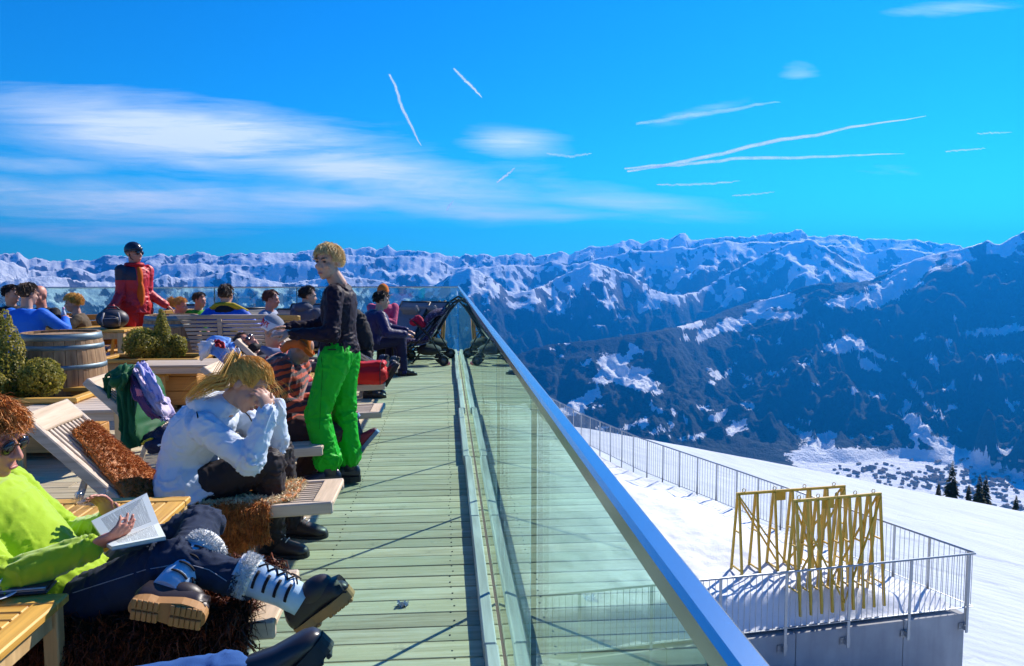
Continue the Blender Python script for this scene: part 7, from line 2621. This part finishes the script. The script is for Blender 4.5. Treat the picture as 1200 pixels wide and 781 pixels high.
# ================================================================== pushchairs
def pushchair(loc, rz, label, seatm, dotted=True):
    root = empty('pushchair', loc, rz, label, 'pushchair', 'pushchairs by the corner')
    T = lambda pts, r, nm, mt=M_BLACKM: MB().tube(pts, r, 8).build(nm, mt, root)
    for s in (-1, 1):
        y = .20 * s
        T([(-.38, y, .10), (.05, y, .52), (.46, y, .98)], .013, 'push_bar')
        T([(.30, y, .10), (.05, y, .52), (-.18, y, .72)], .012, 'side_tube')
        T([(.46, y, .98), (.55, y, 1.03), (.60, y, 1.00)], .017, 'handle')
        T([(-.38, y, .11), (.30, y, .11)], .010, 'stay')
        for x in (-.38, .30):
            for w in (-.028, .028):
                wh = empty_child('wheel', root); wh.location = (x, y + w, .085)
                MB().lathe([(.052, -.014), (.066, -.017), (.078, -.012), (.082, 0), (.078, .012), (.066, .017), (.052, .014), (.052, -.014)], 22, M=Matrix.Rotation(math.pi / 2, 3, 'X')).build('tyre', M_SOLE_BLK, wh)
                MB().lathe([(.012, -.012), (.050, -.009), (.052, .009), (.012, .012), (.001, .012)], 16, M=Matrix.Rotation(math.pi / 2, 3, 'X')).build('rim', mat_plain('wheel_grey', (.12, .12, .13), .4, .4), wh)
    T([(.46, -.20, .98), (.46, .20, .98)], .011, 'cross_bar')
    G = []
    prof = [(-.34, .30), (-.22, .42), (-.05, .40), (.05, .42), (.16, .60), (.28, .80), (.36, .92)]
    for (x, z) in prof:
        G.append([(x + .03 * math.sin(math.pi * j / 8), -.19 + .38 * j / 8, z - .05 * math.sin(math.pi * j / 8)) for j in range(9)])
    MB().sheet(G, .02).build('seat', seatm, root)
    H = []
    for a in np.linspace(.0, 1.5, 8):
        H.append([(.34 - .34 * math.sin(a) * .9, .22 * math.cos(b), .56 + .24 * math.cos(a) * 1.0 + .09 * math.sin(b)) for b in np.linspace(math.pi, 0, 11)])
    if dotted: MB().sheet(H, .008).build('hood', seatm, root)
    m = MB(); m.ellipsoid((.10, 0, .24), (.20, .17, .09)); m.build('basket', mat_plain('basket_mesh', (.03, .03, .035), .8), root)
    return root


t = NT('cloth_star_print')
vo = t.node('ShaderNodeTexVoronoi'); vo.inputs['Scale'].default_value = 34
t.l.new(t.coord(), vo.inputs['Vector'])
t.set(Base_Color=t.ramp(vo.outputs['Distance'], [(.20, (.55, .45, .65)), (.24, (.035, .018, .055))]), Roughness=.8)
M_STAR = t.m
q = at_z(500, 427, .0)
pushchair((q.x - .06, q.y - .1, 0), R(8), 'dark pushchair with a white dotted cover beside the navy jacket', M_STAR)
q = at_z(518, 423, .0)
pushchair((q.x - .20, q.y + .50, 0), R(14), 'black folded-back pushchair in the corner of the railing', cloth('pram_black', (.02, .018, .025)), False)
draped('blanket', 'crimson blanket heaped in the dotted pushchair', 'blanket', [[(at_y(484, 378, 12.4), .06), (at_y(490, 375, 12.4), .07), (at_y(496, 380, 12.4), .05)]], cloth('crimson', (.35, .01, .05)), .014, .01, 4)
# folded wooden chair leaning in the corner
q = at_z(526, 415, 0)
fc = empty('folded_chair', (-.06, 14.05, 0), 0, 'folded wooden chair leaning upright in the railing corner', 'chair')
for s in (-1, 1):
    MB().tube([(s * .10 - .10, 0, 0), (s * .09 - .06, .06, .45), (s * .05 - .0, .17, .95)], .022, 6).build('frame_rail', M_ORANGE, fc)
    MB().tube([(s * .07 - .12, .07, 0), (s * .06 - .07, .11, .40), (s * .03 - .02, .20, .80)], .018, 6).build('rear_rail', M_ORANGE, fc)
for z in (.2, .4, .6, .8): MB().beam((-.16 + z * .08, .03 + z * .12, z), (.02 + z * .02, .03 + z * .12, z), .03, .015).build('slat', M_ORANGE, fc)
# pink blossom toys by the wheels and a scrap of foil on the planks
q = at_z(524, 427, .02)
m = MB()
for a in range(6): m.ellipsoid((.03 * math.cos(a * 1.047), .03 * math.sin(a * 1.047), .035), (.022, .022, .028))
o = m.build('toy', mat_plain('toy_pink', (.70, .18, .25), .7), None, (q.x, q.y, 0), 'small pink rattle dropped beside the pushchair wheels', 'toy')
q = at_z(472, 711, .0)
G = [[(.05 * (i / 6 - .5) * 1.0, .035 * (j / 4 - .5), .008 + .010 * math.sin(i * 2.1 + j * 1.7) + .006 * math.cos(j * 3 + i)) for j in range(5)] for i in range(7)]
MB().sheet(G, .0006, False).build('paper_scrap', mat_plain('foil_scrap', (.55, .58, .62), .3, .5), None, (q.x, q.y, .004), 'crumpled scrap of silvery paper on the planks', 'litter')
